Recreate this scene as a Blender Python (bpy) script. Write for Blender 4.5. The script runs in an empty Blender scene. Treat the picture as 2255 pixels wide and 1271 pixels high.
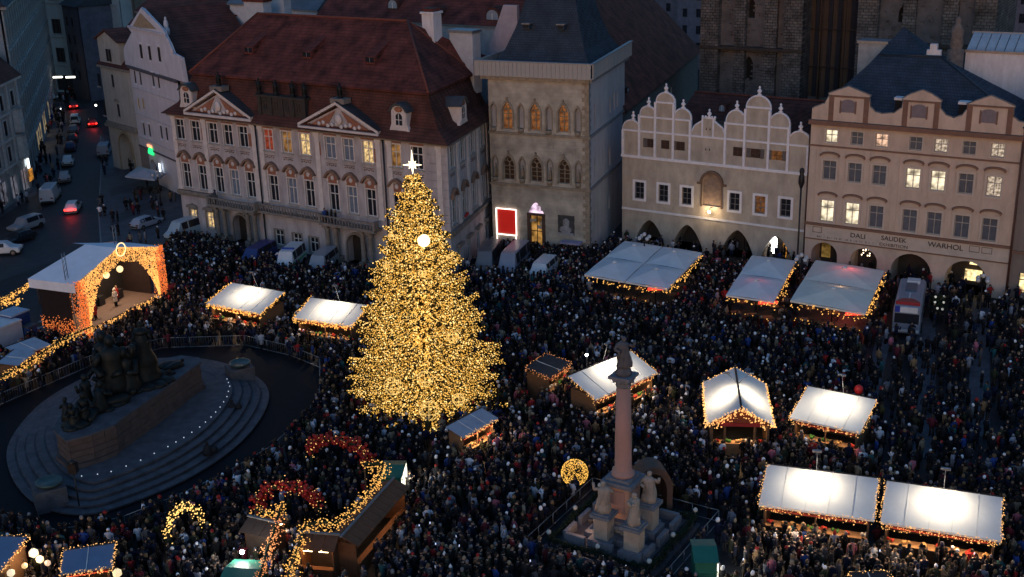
import bpy, math, random
import numpy as np
from mathutils import Matrix, Vector
random.seed(7)
SC = bpy.context.scene
COL = SC.collection
rad = math.radians
# ------------------------------------------------------------------ camera
W0, H0, FPX = 2255.0, 1271.0, 2630.0
PITCH, ROLL, CAMH = rad(19.2), rad(1.68), 42.0
_F = Vector((0, math.cos(PITCH), -math.sin(PITCH)))
_U0 = Vector((0, math.sin(PITCH), math.cos(PITCH)))
_R0 = Vector((1, 0, 0))
_R = _R0 * math.cos(ROLL) - _U0 * math.sin(ROLL)
_U = _R0 * math.sin(ROLL) + _U0 * math.cos(ROLL)
CAM = Vector((0, 0, CAMH))
cd = bpy.data.cameras.new('camera')
cam = bpy.data.objects.new('camera', cd)
COL.objects.link(cam)
cd.sensor_width = 36; cd.sensor_fit = 'HORIZONTAL'
cd.lens = 36 * FPX / W0
cd.clip_start = 0.5; cd.clip_end = 3000
m = Matrix((( _R.x, _U.x, -_F.x, 0), (_R.y, _U.y, -_F.y, 0), (_R.z, _U.z, -_F.z, CAMH), (0, 0, 0, 1)))
cam.matrix_world = m
SC.camera = cam
SC.render.resolution_x = 1024; SC.render.resolution_y = 577
# ------------------------------------------------------------------ dusk sky and the afterglow
w = bpy.data.worlds.new('World'); SC.world = w; w.use_nodes = True
nt = w.node_tree; bg = nt.nodes['Background']
sky = nt.nodes.new('ShaderNodeTexSky'); sky.sky_type = 'NISHITA'; sky.sun_disc = False
sky.sun_elevation = rad(3.0); sky.sun_rotation = rad(195); sky.altitude = 200; sky.air_density = 1.4; sky.ozone_density = 4.0
nt.links.new(sky.outputs[0], bg.inputs[0]); bg.inputs[1].default_value = 0.15
sl = bpy.data.lights.new('afterglow', 'SUN'); sl.energy = 0.06; sl.angle = rad(30); sl.color = (1, .90, .88)
so = bpy.data.objects.new('afterglow', sl); COL.objects.link(so)
so.rotation_euler = (rad(72), 0, rad(-15))
SC.view_settings.view_transform = 'Standard'; SC.view_settings.look = 'None'
SC.view_settings.gamma = 1; SC.view_settings.use_curve_mapping = False
SC.view_settings.exposure = 1.6
SC.render.engine = 'CYCLES'
SC.cycles.max_bounces = 5
SC.cycles.sample_clamp_indirect = 3
# ------------------------------------------------------------------ helpers
def ray(u, v):
    return _R * (u - W0 / 2) - _U * (v - H0 / 2) + _F * FPX
def G(u, v, z=0.0):
    d = ray(u, v); t = (z - CAMH) / d.z
    return CAM + d * t
def PX(p):
    d = Vector(p) - CAM; k = FPX / d.dot(_F)
    return W0 / 2 + d.dot(_R) * k, H0 / 2 - d.dot(_U) * k
def zat(u, v, xy):
    """height above the ground point xy that shows at photo row v"""
    lo, hi = 0.0, CAMH - .1
    for _ in range(40):
        mm = (lo + hi) / 2
        if PX((xy[0], xy[1], mm))[1] > v: lo = mm
        else: hi = mm
    return lo

def tag(o, label=None, cat=None, group=None, kind=None):
    if label: o['label'] = label
    if cat: o['category'] = cat
    if group: o['group'] = group
    if kind: o['kind'] = kind
    return o
def empty(name, loc, rz=0, **k):
    o = bpy.data.objects.new(name, None); COL.objects.link(o)
    o.empty_display_size = .3
    o.matrix_basis = Matrix.Translation(loc) @ Matrix.Rotation(rz, 4, 'Z')
    return tag(o, **k)

class MB:
    def __init__(s): s.v = []; s.f = []; s.m = []; s.sm = []
    def add(s, vs, fs, mi=0, smooth=False):
        b = len(s.v); s.v += [tuple(q) for q in vs]
        for f in fs: s.f.append(tuple(b + i for i in f)); s.m.append(mi); s.sm.append(smooth)
        return s
    def box(s, x0, x1, y0, y1, z0, z1, mi=0):
        return s.add([(x0,y0,z0),(x1,y0,z0),(x1,y1,z0),(x0,y1,z0),(x0,y0,z1),(x1,y0,z1),(x1,y1,z1),(x0,y1,z1)],
            [(0,3,2,1),(4,5,6,7),(0,1,5,4),(1,2,6,5),(2,3,7,6),(3,0,4,7)], mi)
    def poly(s, pts, mi=0): return s.add(pts, [tuple(range(len(pts)))], mi)
    def prism(s, pts, ax, a, b, mi=0):
        """pts 2D extruded along ax ('y': pts are x,z; 'z': pts are x,y; 'x': pts are y,z)"""
        def c(p, t): return {'y': (p[0], t, p[1]), 'z': (p[0], p[1], t), 'x': (t, p[0], p[1])}[ax]
        n = len(pts)
        vs = [c(p, a) for p in pts] + [c(p, b) for p in pts]
        fs = [tuple(range(n))[::-1], tuple(range(n, 2 * n))] + [(i, (i+1) % n, n + (i+1) % n, n + i) for i in range(n)]
        return s.add(vs, fs, mi)
    def loft(s, rings, mi=0, cap=True, smooth=True, closed=True):
        n = len(rings[0]); vs = [p for r in rings for p in r]; fs = []
        for k in range(len(rings) - 1):
            for i in range(n if closed else n - 1):
                j = (i + 1) % n
                fs.append((k*n+i, k*n+j, (k+1)*n+j, (k+1)*n+i))
        if cap and closed: fs += [tuple(range(n))[::-1], tuple(range((len(rings)-1)*n, len(rings)*n))]
        return s.add(vs, fs, mi, smooth)
    def lathe(s, prof, c=(0, 0, 0), n=12, mi=0, smooth=True, sq=(1, 1), a0=0):
        rs = [[(c[0] + r*sq[0]*math.cos(a0+2*math.pi*i/n), c[1] + r*sq[1]*math.sin(a0+2*math.pi*i/n), c[2] + z) for i in range(n)] for r, z in prof]
        return s.loft(rs, mi, True, smooth)
    def tube(s, p, q, r, n=6, mi=0, r2=None):
        p = Vector(p); q = Vector(q); d = (q - p)
        if d.length < 1e-6: return s
        d.normalize(); a = d.orthogonal().normalized(); b = d.cross(a); r2 = r if r2 is None else r2
        rs = [[c + (a*math.cos(2*math.pi*i/n) + b*math.sin(2*math.pi*i/n))*rr for i in range(n)] for c, rr in ((p, r), (q, r2))]
        return s.loft(rs, mi, True, True)
    def path(s, pts, r, n=6, mi=0):
        for a, b in zip(pts[:-1], pts[1:]): s.tube(a, b, r, n, mi)
        return s
    def sph(s, c, r, nu=8, nv=5, mi=0, sc=(1, 1, 1)):
        pr = [(max(.001, math.sin(math.pi*k/nv)), -math.cos(math.pi*k/nv)) for k in range(nv+1)]
        rs = [[(c[0]+r*sc[0]*a*math.cos(2*math.pi*i/nu), c[1]+r*sc[1]*a*math.sin(2*math.pi*i/nu), c[2]+r*sc[2]*b) for i in range(nu)] for a, b in pr]
        return s.loft(rs, mi, False, True)
    def mesh(s, name, mats):
        me = bpy.data.meshes.new(name); me.from_pydata(s.v, [], s.f)
        for mt in (mats if isinstance(mats, (list, tuple)) else [mats]): me.materials.append(mt)
        if s.f:
            me.polygons.foreach_set('material_index', s.m)
            me.polygons.foreach_set('use_smooth', s.sm)
        me.update(); return me
    def make(s, name, mats, parent=None, M=None, **k):
        return put(name, s.mesh(name, mats), parent, M, **k)
def put(name, me, parent=None, M=None, **k):
    o = bpy.data.objects.new(name, me); COL.objects.link(o)
    if parent: o.parent = parent
    if M is not None: o.matrix_basis = M
    return tag(o, **k)
def T(x, y, z=0): return Matrix.Translation((x, y, z))
def RZ(a): return Matrix.Rotation(a, 4, 'Z')
OCT = ([(1,0,0),(-1,0,0),(0,1,0),(0,-1,0),(0,0,1),(0,0,-1)], [(0,2,4),(2,1,4),(1,3,4),(3,0,4),(2,0,5),(1,2,5),(3,1,5),(0,3,5)])
def dots(pts, r, jit=0.3):
    """many small bulbs as one mesh (numpy)"""
    n = len(pts); P = np.array([tuple(p) for p in pts]); R = r * (1 + jit * (np.random.RandomState(3).rand(n) * 2 - 1))
    O = np.array(OCT[0], float); V = (P[:, None, :] + O[None] * R[:, None, None]).reshape(-1, 3)
    Fc = (np.array(OCT[1])[None] + (np.arange(n) * 6)[:, None, None]).reshape(-1, 3)
    return V, Fc
def npmesh(name, V, Fc, mats, col=None, mi=None):
    me = bpy.data.meshes.new(name); nv, nf = len(V), len(Fc); k = Fc.shape[1]
    me.vertices.add(nv); me.vertices.foreach_set('co', np.ascontiguousarray(V, dtype=np.float32).ravel())
    me.loops.add(nf * k); me.loops.foreach_set('vertex_index', np.ascontiguousarray(Fc, dtype=np.int32).ravel())
    me.polygons.add(nf); me.polygons.foreach_set('loop_start', np.arange(0, nf * k, k, dtype=np.int32))
    for mt in (mats if isinstance(mats, (list, tuple)) else [mats]): me.materials.append(mt)
    if mi is not None: me.polygons.foreach_set('material_index', np.asarray(mi, dtype=np.int32))
    if col is not None:
        at = me.color_attributes.new('tint', 'FLOAT_COLOR', 'POINT')
        at.data.foreach_set('color', np.concatenate([col, np.ones((nv, 1))], 1).astype(np.float32).ravel())
    me.update(calc_edges=True); me.validate(); return me

# ------------------------------------------------------------------ materials
MC = {}
EM = .36   # lamps are measured for exposure 0, the picture is exposed brighter
def mat(key, color, rough=.8, noise=.25, scale=1.5, metal=0.0, bump=0.0, bscale=8, spec=.3, streak=0.0, coords='Object', dirt=None):
    if key in MC: return MC[key]
    mt = bpy.data.materials.new(key); mt.use_nodes = True; n = mt.node_tree; L = n.links.new
    b = n.nodes['Principled BSDF']; b.inputs['Roughness'].default_value = rough; b.inputs['Metallic'].default_value = metal
    b.inputs['Specular IOR Level'].default_value = spec
    tc = n.nodes.new('ShaderNodeTexCoord'); no = n.nodes.new('ShaderNodeTexNoise'); no.inputs['Scale'].default_value = scale
    no.inputs['Detail'].default_value = 6; no.inputs['Roughness'].default_value = .65
    mp = n.nodes.new('ShaderNodeMapping'); L(tc.outputs[coords], mp.inputs[0]); L(mp.outputs[0], no.inputs['Vector'])
    if streak: mp.inputs['Scale'].default_value = (1, 1, streak)
    rp = n.nodes.new('ShaderNodeValToRGB'); rp.color_ramp.elements[0].position = .3; rp.color_ramp.elements[1].position = .72
    c = color; d = dirt or tuple(x * (1 - noise) for x in c)
    rp.color_ramp.elements[0].color = (*d, 1); rp.color_ramp.elements[1].color = (*[min(1, x * (1 + noise * .5)) for x in c], 1)
    L(no.outputs[0], rp.inputs[0]); L(rp.outputs[0], b.inputs['Base Color'])
    if bump:
        nb = n.nodes.new('ShaderNodeTexNoise'); nb.inputs['Scale'].default_value = bscale; nb.inputs['Detail'].default_value = 4
        bu = n.nodes.new('ShaderNodeBump'); bu.inputs['Strength'].default_value = bump; bu.inputs['Distance'].default_value = .05
        L(tc.outputs[coords], nb.inputs['Vector']); L(nb.outputs[0], bu.inputs['Height']); L(bu.outputs[0], b.inputs['Normal'])
    MC[key] = mt; return mt
def emis(key, color, st, base=None):
    st = st * EM
    if key in MC: return MC[key]
    mt = bpy.data.materials.new(key); mt.use_nodes = True; n = mt.node_tree
    b = n.nodes['Principled BSDF']; b.inputs['Base Color'].default_value = (*(base or color), 1)
    b.inputs['Emission Color'].default_value = (*color, 1); b.inputs['Emission Strength'].default_value = st
    b.inputs['Roughness'].default_value = .6
    MC[key] = mt; return mt
def litwin(key, color, st, scale=1.2):
    """a lit room behind glass: uneven brightness of lamps and curtains"""
    if key in MC: return MC[key]
    mt = emis(key, color, st, tuple(x * .12 for x in color)); n = mt.node_tree; L = n.links.new; b = n.nodes['Principled BSDF']; b.inputs['Roughness'].default_value = .3
    tc = n.nodes.new('ShaderNodeTexCoord'); no = n.nodes.new('ShaderNodeTexNoise'); no.inputs['Scale'].default_value = scale
    L(tc.outputs['Object'], no.inputs['Vector'])
    mr = n.nodes.new('ShaderNodeMapRange'); mr.inputs[1].default_value = .35; mr.inputs[2].default_value = .7
    mr.inputs[3].default_value = st * .15 * EM; mr.inputs[4].default_value = st * 1.6 * EM
    L(no.outputs[0], mr.inputs[0]); L(mr.outputs[0], b.inputs['Emission Strength'])
    return mt
def bricked(key, c1, c2, mortar, sx, sy, bump=.4, rough=.85, msize=.02, axes='xz', noise=.35, off=.5):
    """masonry / tiles in object space: axes picks the two object axes the pattern runs on"""
    if key in MC: return MC[key]
    mt = bpy.data.materials.new(key); mt.use_nodes = True; n = mt.node_tree; L = n.links.new
    b = n.nodes['Principled BSDF']; b.inputs['Roughness'].default_value = rough; b.inputs['Specular IOR Level'].default_value = .25
    tc = n.nodes.new('ShaderNodeTexCoord'); sp = n.nodes.new('ShaderNodeSeparateXYZ'); cb = n.nodes.new('ShaderNodeCombineXYZ')
    L(tc.outputs['Object'], sp.inputs[0])
    if axes == 'rz':
        ad = n.nodes.new('ShaderNodeMath'); ad.operation = 'ADD'; L(sp.outputs[0], ad.inputs[0]); L(sp.outputs[1], ad.inputs[1]); L(ad.outputs[0], cb.inputs[0]); L(sp.outputs[2], cb.inputs[1])
    else:
        L(sp.outputs['xyz'.index(axes[0])], cb.inputs[0]); L(sp.outputs['xyz'.index(axes[1])], cb.inputs[1])
    br = n.nodes.new('ShaderNodeTexBrick'); L(cb.outputs[0], br.inputs['Vector']); br.inputs['Scale'].default_value = 1
    br.inputs['Brick Width'].default_value = sx; br.inputs['Row Height'].default_value = sy; br.inputs['Mortar Size'].default_value = msize
    br.offset = off
    br.inputs['Color1'].default_value = (*c1, 1); br.inputs['Color2'].default_value = (*c2, 1); br.inputs['Mortar'].default_value = (*mortar, 1)
    no = n.nodes.new('ShaderNodeTexNoise'); no.inputs['Scale'].default_value = .6; no.inputs['Detail'].default_value = 9; L(tc.outputs['Object'], no.inputs['Vector'])
    mr = n.nodes.new('ShaderNodeMapRange'); mr.inputs[1].default_value = .3; mr.inputs[2].default_value = .7; mr.inputs[3].default_value = 1 - noise; mr.inputs[4].default_value = 1 + noise * .6
    L(no.outputs[0], mr.inputs[0])
    mx = n.nodes.new('ShaderNodeVectorMath'); mx.operation = 'SCALE'; L(br.outputs['Color'], mx.inputs[0]); L(mr.outputs[0], mx.inputs['Scale']); L(mx.outputs[0], b.inputs['Base Color'])
    bu = n.nodes.new('ShaderNodeBump'); bu.inputs['Strength'].default_value = bump; bu.inputs['Distance'].default_value = .03; bu.invert = True
    L(br.outputs['Fac'], bu.inputs['Height']); L(bu.outputs[0], b.inputs['Normal'])
    MC[key] = mt; return mt
def tint_mat(key, rough=.8):
    mt = bpy.data.materials.new(key); mt.use_nodes = True; n = mt.node_tree
    a = n.nodes.new('ShaderNodeVertexColor'); a.layer_name = 'tint'; b = n.nodes['Principled BSDF']
    n.links.new(a.outputs[0], b.inputs['Base Color']); b.inputs['Roughness'].default_value = rough; b.inputs['Specular IOR Level'].default_value = .2
    return mt
glass_dark = mat('dark_glass', (.014, .017, .026), .35, .3, 2, spec=.2)
glass_blue = mat('curtained_glass', (.16, .2, .28), .25, .3, 1.5, spec=.6)
dark_frame = mat('dark_window_frame', (.03, .032, .04), .6, .2, 3)
white_paint = mat('white_paint', (.62, .6, .58), .6, .15, 3)
dark_metal = mat('dark_metal', (.03, .03, .035), .45, .2, 3, metal=.6)
galv = mat('galvanised_metal', (.3, .31, .33), .45, .25, 4, metal=.7)
roof_red = bricked('clay_roof_tiles', (.155, .040, .030), (.115, .032, .025), (.05, .02, .015), .22, .3, .6, axes='xz', noise=.62)
roof_red_old = bricked('old_dark_clay_tiles', (.12, .042, .032), (.09, .034, .027), (.025, .015, .012), .22, .3, .6, axes='xz', noise=.45)
slate = bricked('blue_grey_slate', (.035, .055, .085), (.028, .045, .07), (.015, .02, .03), .3, .25, .5, axes='xz', noise=.3)
lit_warm = litwin('warm_lit_room', (1, .68, .3), .75, 3.0)
lit_orange = litwin('orange_lit_room', (1, .36, .10), .2, 1.3)
lit_cream = litwin('cream_lit_room', (1, .84, .58), 1.2, .9)

# ------------------------------------------------------------------ facade frame
class Face:
    """a wall plane: x runs along the wall to the right, y into the building, z up"""
    def __init__(s, root, xy, ang):
        s.root = root; s.M = Matrix.Translation((xy[0], xy[1], 0)) @ RZ(ang); s.inv = s.M.inverted()
        s.L = root.matrix_basis.inverted() @ s.M; s.ang = ang
    def px(s, u, v, d=0.0):
        o = s.inv @ CAM; q = s.inv.to_3x3() @ ray(u, v); t = (d - o.y) / q.y; p = o + q * t
        return p.x, p.z
    def wp(s, x, y, z=0): return s.M @ Vector((x, y, z))
    def put(s, mb, name, mats, parent=None, off=None, **k):
        """mesh in face coordinates; off = (x,y,z) local origin of a reused mesh"""
        Mx = s.L if off is None else s.L @ T(*off)
        o = mb.make(name, mats, s.root, None, **k) if isinstance(mb, MB) else put(name, mb, s.root, None, **k)
        if parent is not None and parent is not s.root:
            o.parent = parent; o.matrix_basis = parent.matrix_basis.inverted() @ Mx
        else: o.matrix_basis = Mx
        return o
def arcpts(x0, x1, zs, z1, shape, n=7):
    """left springing to apex to right springing"""
    cx = (x0 + x1) / 2; w = (x1 - x0) / 2; h = z1 - zs; P = []
    if shape == 'round':
        for i in range(2*n+1):
            t = math.pi - math.pi * i / (2*n); P.append((cx + w*math.cos(t), zs + h*math.sin(t)))
    else:
        for i in range(n+1):
            t = i / n; P.append((x0 + w * (t**1.0) * (1), zs + h * math.sin(math.pi/2 * t**.85) * .82 + h * .18 * t))
        P += [(2*cx - x, z) for x, z in P[:-1][::-1]]
    return P
def wallmb(x0, x1, z0, z1, ops, rd=.3, back=None):
    """wall with real openings; ops = (x0,x1,z0,z1,shape[,depth])"""
    b = MB(); xs = sorted({round(q, 4) for q in [x0, x1] + [o[0] for o in ops] + [o[1] for o in ops] if x0 <= q <= x1})
    zs = sorted({round(q, 4) for q in [z0, z1] + [o[2] for o in ops] + [o[3] for o in ops] if z0 <= q <= z1})
    for i in range(len(xs)-1):
        run = None
        for j in range(len(zs)-1):
            cx, cz = (xs[i]+xs[i+1])/2, (zs[j]+zs[j+1])/2
            hole = any(o[0] < cx < o[1] and o[2] < cz < o[3] for o in ops)
            if not hole:
                if run is None: run = zs[j]
            if run is not None and (hole or j == len(zs)-2):
                e = zs[j] if hole else zs[j+1]
                b.poly([(xs[i],0,run),(xs[i+1],0,run),(xs[i+1],0,e),(xs[i],0,e)]); run = None
    for o in ops:
        a, c, d, e = o[:4]; sh = o[4] if len(o) > 4 else 'rect'; D = o[5] if len(o) > 5 else rd
        if sh == 'rect': L = [(a, d), (a, e), (c, e), (c, d)]
        else:
            zsp = e - (c - a) * (.5 if sh == 'round' else .72)
            zsp = max(zsp, d + .05)
            A = arcpts(a, c, zsp, e, sh); k = len(A) // 2
            for i in range(k): b.poly([(a,0,e),(A[i][0],0,A[i][1]),(A[i+1][0],0,A[i+1][1])])
            for i in range(k, len(A)-1): b.poly([(c,0,e),(A[i][0],0,A[i][1]),(A[i+1][0],0,A[i+1][1])])
            L = [(a, d)] + A + [(c, d)]
        for p, q in zip(L[:-1], L[1:]): b.poly([(p[0],0,p[1]),(p[0],D,p[1]),(q[0],D,q[1]),(q[0],0,q[1])])
        b.poly([(a,0,d),(c,0,d),(c,D,d),(a,D,d)])
        if back is not None: b.poly([(p[0], D, p[1]) for p in L], back)
    return b
WM = {}
def window(F, x, z, w, h, lit=None, frame=None, y=.2, cols=2, rows=(.34,), sill=True, fw=.07, mull=.09, surround=None, sw=.16, key=''):
    """x centre, z bottom. window > pane (+ sill, surround)"""
    w = round(w, 2); h = round(h, 2); frame = frame or white_paint
    k = ('f', w, h, cols, rows, fw, mull, frame.name)
    if k not in WM:
        b = MB(); b.box(-w/2, -w/2+fw, -.06, .04, 0, h); b.box(w/2-fw, w/2, -.06, .04, 0, h); b.box(-w/2+fw, w/2-fw, -.06, .04, 0, fw); b.box(-w/2+fw, w/2-fw, -.06, .04, h-fw, h)
        for c in range(1, cols): b.box(-w/2+w*c/cols-mull/2, -w/2+w*c/cols+mull/2, -.055, .03, fw, h-fw)
        for r in rows: zz = h*(1-r); b.box(-w/2+fw, w/2-fw, -.05, .02, zz-mull/2, zz+mull/2)
        WM[k] = b.mesh('window', frame)
        WM[('p', w, h)] = None
    o = F.put(WM[k], 'window', None, off=(x, y, z))
    g = lit or glass_dark
    kp = ('p', w, h, g.name)
    if kp not in WM: WM[kp] = MB().poly([(-w/2+.02,0,.02),(w/2-.02,0,.02),(w/2-.02,0,h-.02),(-w/2+.02,0,h-.02)]).mesh('pane', g)
    F.put(WM[kp], 'pane', None, parent=o, off=(x, y+.045, z))
    if sill:
        ks = ('s', w, frame.name)
        if ks not in WM: WM[ks] = MB().box(-w/2-.15, w/2+.15, -.16, .0, -.14, 0).mesh('sill', sill if not isinstance(sill, bool) else MC['trim'])
        F.put(WM[ks], 'sill', None, parent=o, off=(x, 0, z-.01))
    if surround is not None:
        kk = ('r', w, h, surround.name, sw)
        if kk not in WM:
            b = MB(); e = -.06
            b.box(-w/2-sw, -w/2, e, .01, -sw, h+sw); b.box(w/2, w/2+sw, e, .01, -sw, h+sw); b.box(-w/2, w/2, e, .01, h, h+sw); b.box(-w/2, w/2, e, .01, -sw, 0)
            WM[kk] = b.mesh('surround', surround)
        F.put(WM[kk], 'surround', None, parent=o, off=(x, 0, z))
    return o
mat('trim', (.33, .31, .29), .8, .25, 3)
BLOCK = []   # ground polygons (world xy) where no one stands
def blockpoly(pts): BLOCK.append(np.array([(p[0], p[1]) for p in pts]))
def roofmb(pts, faces): b = MB(); b.add(pts, faces); return b
# ================================================================== GROUND
GX0, GX1 = -420, 420
cob = bricked('dark_cobbles', (.026, .028, .036), (.018, .02, .027), (.012, .012, .014), .16, .16, .8, rough=.55, msize=.02, axes='xy', noise=.4)  # cobble colour lowered to stand in for deep dusk shade underfoot
slabm = bricked('pale_paving_slabs', (.095, .10, .12), (.07, .075, .09), (.04, .04, .045), .6, .4, .4, rough=.6, axes='xy', noise=.3)
asph = mat('worn_asphalt', (.035, .036, .042), .6, .35, .7, bump=.3, bscale=30)
b = MB(); b.poly([(GX0,-40,0),(GX1,-40,0),(GX1,900,0),(GX0,900,0)]); b.make('ground', cob, kind='structure')
def sheet(name, pix, m, z=.004, wpts=None, label=None):
    P = wpts or [G(u, v) for u, v in pix]
    b = MB(); b.poly([(p[0], p[1], z) for p in P]); return b.make(name, m, kind='structure')
# street running off to the upper left, and its pavements
road = [(-60,640),(120,575),(225,535),(215,470),(222,340),(215,250),(200,190),(150,190),(155,250),(165,300),(158,380),(130,440),(40,500),(-80,560)]
sheet('road', road, asph, .004)
sheet('pavement', [(225,545),(219,470),(226,345),(222,300),(420,440),(420,520),(300,560)], slabm, .11)
kp = [G(u, v) for u, v in [(225,545),(219,470),(226,345),(222,300)]]
b = MB()
for p, q in zip(kp[:-1], kp[1:]):
    d = (q-p).normalized(); nn = Vector((-d.y, d.x, 0)) * .18
    b.add([(p.x,p.y,0),(q.x,q.y,0),(q.x+nn.x,q.y+nn.y,0),(p.x+nn.x,p.y+nn.y,0),(p.x,p.y,.125),(q.x,q.y,.125),(q.x+nn.x,q.y+nn.y,.125),(p.x+nn.x,p.y+nn.y,.125)],
          [(4,5,6,7),(0,1,5,4),(1,2,6,5),(2,3,7,6),(3,0,4,7)])
b.make('kerb', mat('granite_kerb', (.2,.2,.21), .7, .2, 4), kind='structure')
sheet('pavement', [(60,440),(130,400),(152,300),(140,215),(118,215),(95,320),(72,415),(0,470),(-60,520)], slabm, .02)
# pale bands of paving that cross the cobbles
for pts in ([(2020,700),(2060,700),(2060,1010),(2000,1010)], [(2140,660),(2180,660),(2180,960),(2130,960)], [(1930,740),(1962,740),(1930,900),(1895,900)], [(300,540),(420,470),(430,486),(320,556)], [(2200,655),(2290,665),(2300,700),(2195,690)]):
    sheet('paving_band', pts, slabm, .008)
sheet('paving_band', [(240,420),(400,372),(402,382),(244,436)], mat('dark_paving', (.05,.05,.06), .6), .116)
sheet('paving_band', [(240,480),(400,420),(402,432),(244,498)], mat('dark_paving', (.05,.05,.06), .6), .116)

# ================================================================== PALACE
pal_wall = mat('pale_pink_stucco', (.435, .405, .425), .85, .3, .9, bump=.15, streak=.35, dirt=(.26,.235,.245))
pal_trim = mat('cream_stucco_trim', (.60, .55, .54), .8, .2, 1.5)
pal_terra = mat('terracotta_stucco', (.30, .125, .075), .85, .3, 2.5, dirt=(.2,.09,.06))
pal_stone = mat('grey_carved_stone', (.22, .19, .17), .85, .35, 1.8, bump=.4)
dark_wood = mat('dark_door_wood', (.03, .022, .018), .6, .3, 3)
dark_int = mat('dark_interior', (.012, .011, .012), .9, .1, 1)
bronze = mat('weathered_bronze', (.011, .015, .016), .55, .5, 1.6, metal=.3, bump=.5, bscale=3)
def palace():
    a = rad(-33); xy = (-41.36, 146.37); L = 41.7
    root = empty('palace', (*xy, 0), a, label='long pink rococo palace with red tiled mansard roof, two pediments and a balcony', cat='palace')
    F = Face(root, xy, a); c = F.wp(L, 0); S = Face(root, (c.x, c.y), rad(74)); SL = 16.5
    X2 = [1.3,4.0,7.0,9.5,12.0,16.0,18.9,21.7,25.5,28.1,30.9,34.7,37.7]
    X1 = [1.6,4.4,7.25,9.85,12.5,16.2,19.15,21.85,25.5,28.2,30.9,34.7,37.7]
    ops = [(x-.75,x+.75,12.05,14.55) for x in X2] + [(x-.7,x+.7,5.95,9.05) for x in X1]
    gw = [(1.95,1.15,1.25,2.0),(4.85,1.15,1.25,2.0),(16.35,.55,1.35,1.85),(19.2,.45,1.35,1.85),(21.8,.35,1.35,1.85),(34.8,.5,1.35,1.9),(37.8,.5,1.35,1.9)]
    ops += [(x-w/2,x+w/2,z,z+h) for x,z,w,h in gw]
    ops += [(8.9,11.4,0,3.5,'round',1.0),(27.0,29.5,0,3.6,'round',1.0)]
    F.put(wallmb(0, L, 0, 15.1, ops, .28, 1), 'wall', [pal_wall, dark_int])
    lits = {5: litwin('red_curtain_room', (.9,.14,.06), .22, 2.5), 6: litwin('amber_room', (1,.5,.15), .22), 7: lit_warm, 8: glass_blue, 9: glass_blue, 10: lit_warm, 11: litwin('amber_room', (1,.5,.15), .22)}
    for i, x in enumerate(X2): window(F, x, 12.05, 1.5, 2.5, lits.get(i), surround=pal_trim, sw=.14)
    for i, x in enumerate(X1):
        window(F, x, 5.95, 1.4, 3.1, {3: glass_blue, 6: glass_blue, 9: glass_blue}.get(i), rows=(.36,), surround=pal_trim, sw=.14)
        h = MB(); k = 9
        arc = [(-1.15+2.3*j/k, .95*math.sin(math.pi*j/k)**.8) for j in range(k+1)]
        inner = [(p[0]*.82, p[1]*.8) for p in arc]
        for j in range(k):
            p, q, r, s_ = arc[j], arc[j+1], inner[j+1], inner[j]
            h.prism([(p[0], p[1]+.6), (q[0], q[1]+.6), (r[0], r[1]+.5), (s_[0], s_[1]+.5)], 'y', -.42, -.02)
        hd = F.put(h, 'window_hood', mat('brown_hood_stone', (.20,.13,.10), .85, .3, 2), off=(x, 0, 9.22))
        t = MB(); t.prism([(-.8,0)]+[(p[0]*.85, p[1]*.8+.35) for p in inner]+[(.8,0)], 'y', -.1, 0); t.sph((0,-.1,.6), .28, 7, 5, 1, (1,.5,1.1))
        for sx in (-.75,.75): t.sph((sx,-.08,.25), .16, 6, 4, 1, (1,.5,1.8))
        F.put(t, 'tympanum', [pal_terra, pal_trim], parent=hd, off=(x, 0, 9.22))
    for x, z, w_, h_ in gw: window(F, x, z, w_, h_, lit_warm if x < 6 else (glass_blue if x > 30 else None), surround=pal_stone, sw=.18, key='g')
    for x in (1.95, 4.85):
        hb = MB(); hb.prism([(-.95,0),(.95,0),(.8,.3),(0,.5),(-.8,.3)], 'y', -.35, 0); F.put(hb, 'window_hood', pal_stone, off=(x,0,3.45))
    # under-sill ornaments and terracotta panels between the bays
    om = MB(); om.box(-.8,.8,-.05,0,0,.07,0)
    for j in range(5): om.sph((-.6+.3*j, -.05, -.13 - (.08 if j % 2 == 0 else 0)), .1, 5, 4, 0, (1.2,.5,.8))
    ome = om.mesh('sill_ornament', mat('brown_hood_stone', (.2,.13,.1)))
    for x in X2: F.put(ome, 'sill_ornament', None, off=(x, 0, 11.45))
    for x in (5.5, 13.3, 23.6, 32.2): 
        p = MB(); p.box(-.42,.42,-.07,0,0,1.5); p.box(-.3,.3,-.1,-.07,.15,1.35); F.put(p, 'relief_panel', pal_terra, off=(x, 0, 12.3))
    fr = MB(); fr.box(-.9, .9, -.06, 0, 14.72, 15.0); frm = fr.mesh('frieze_panel', pal_terra)
    for x in X2: F.put(frm, 'frieze_panel', None, off=(x,0,0))
    # pilasters
    pm = MB(); pm.box(-.32,.32,-.14,0,5.9,14.6); pm.box(-.42,.42,-.2,0,14.5,14.95); pm.box(-.42,.42,-.2,0,5.7,5.98)
    pme = pm.mesh('pilaster', pal_trim)
    for x in (.35, 5.6, 13.75, 14.9, 23.6, 32.4, 33.95, 40.6): F.put(pme, 'pilaster', None, off=(x, 0, 0))
    ru = MB()
    for k in range(16):
        ru.box(39.0, L+.02, -.08, 0, .1+k*.92, .96+k*.92)
    F.put(ru, 'corner_rustication', pal_wall)
    # cornices
    c1 = MB(); c1.box(-.1, 6.6, -.45, 0, 5.28, 5.62); c1.box(0, 6.6, -.25, 0, 4.95, 5.28); c1.box(33.6, L+.3, -.45, 0, 5.28, 5.62)
    F.put(c1, 'string_course', pal_stone)
    c2 = MB(); c2.box(-.3, L+.4, -.5, .02, 15.0, 15.28); F.put(c2, 'eaves_cornice', pal_stone)
    dp = MB(); 
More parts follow.
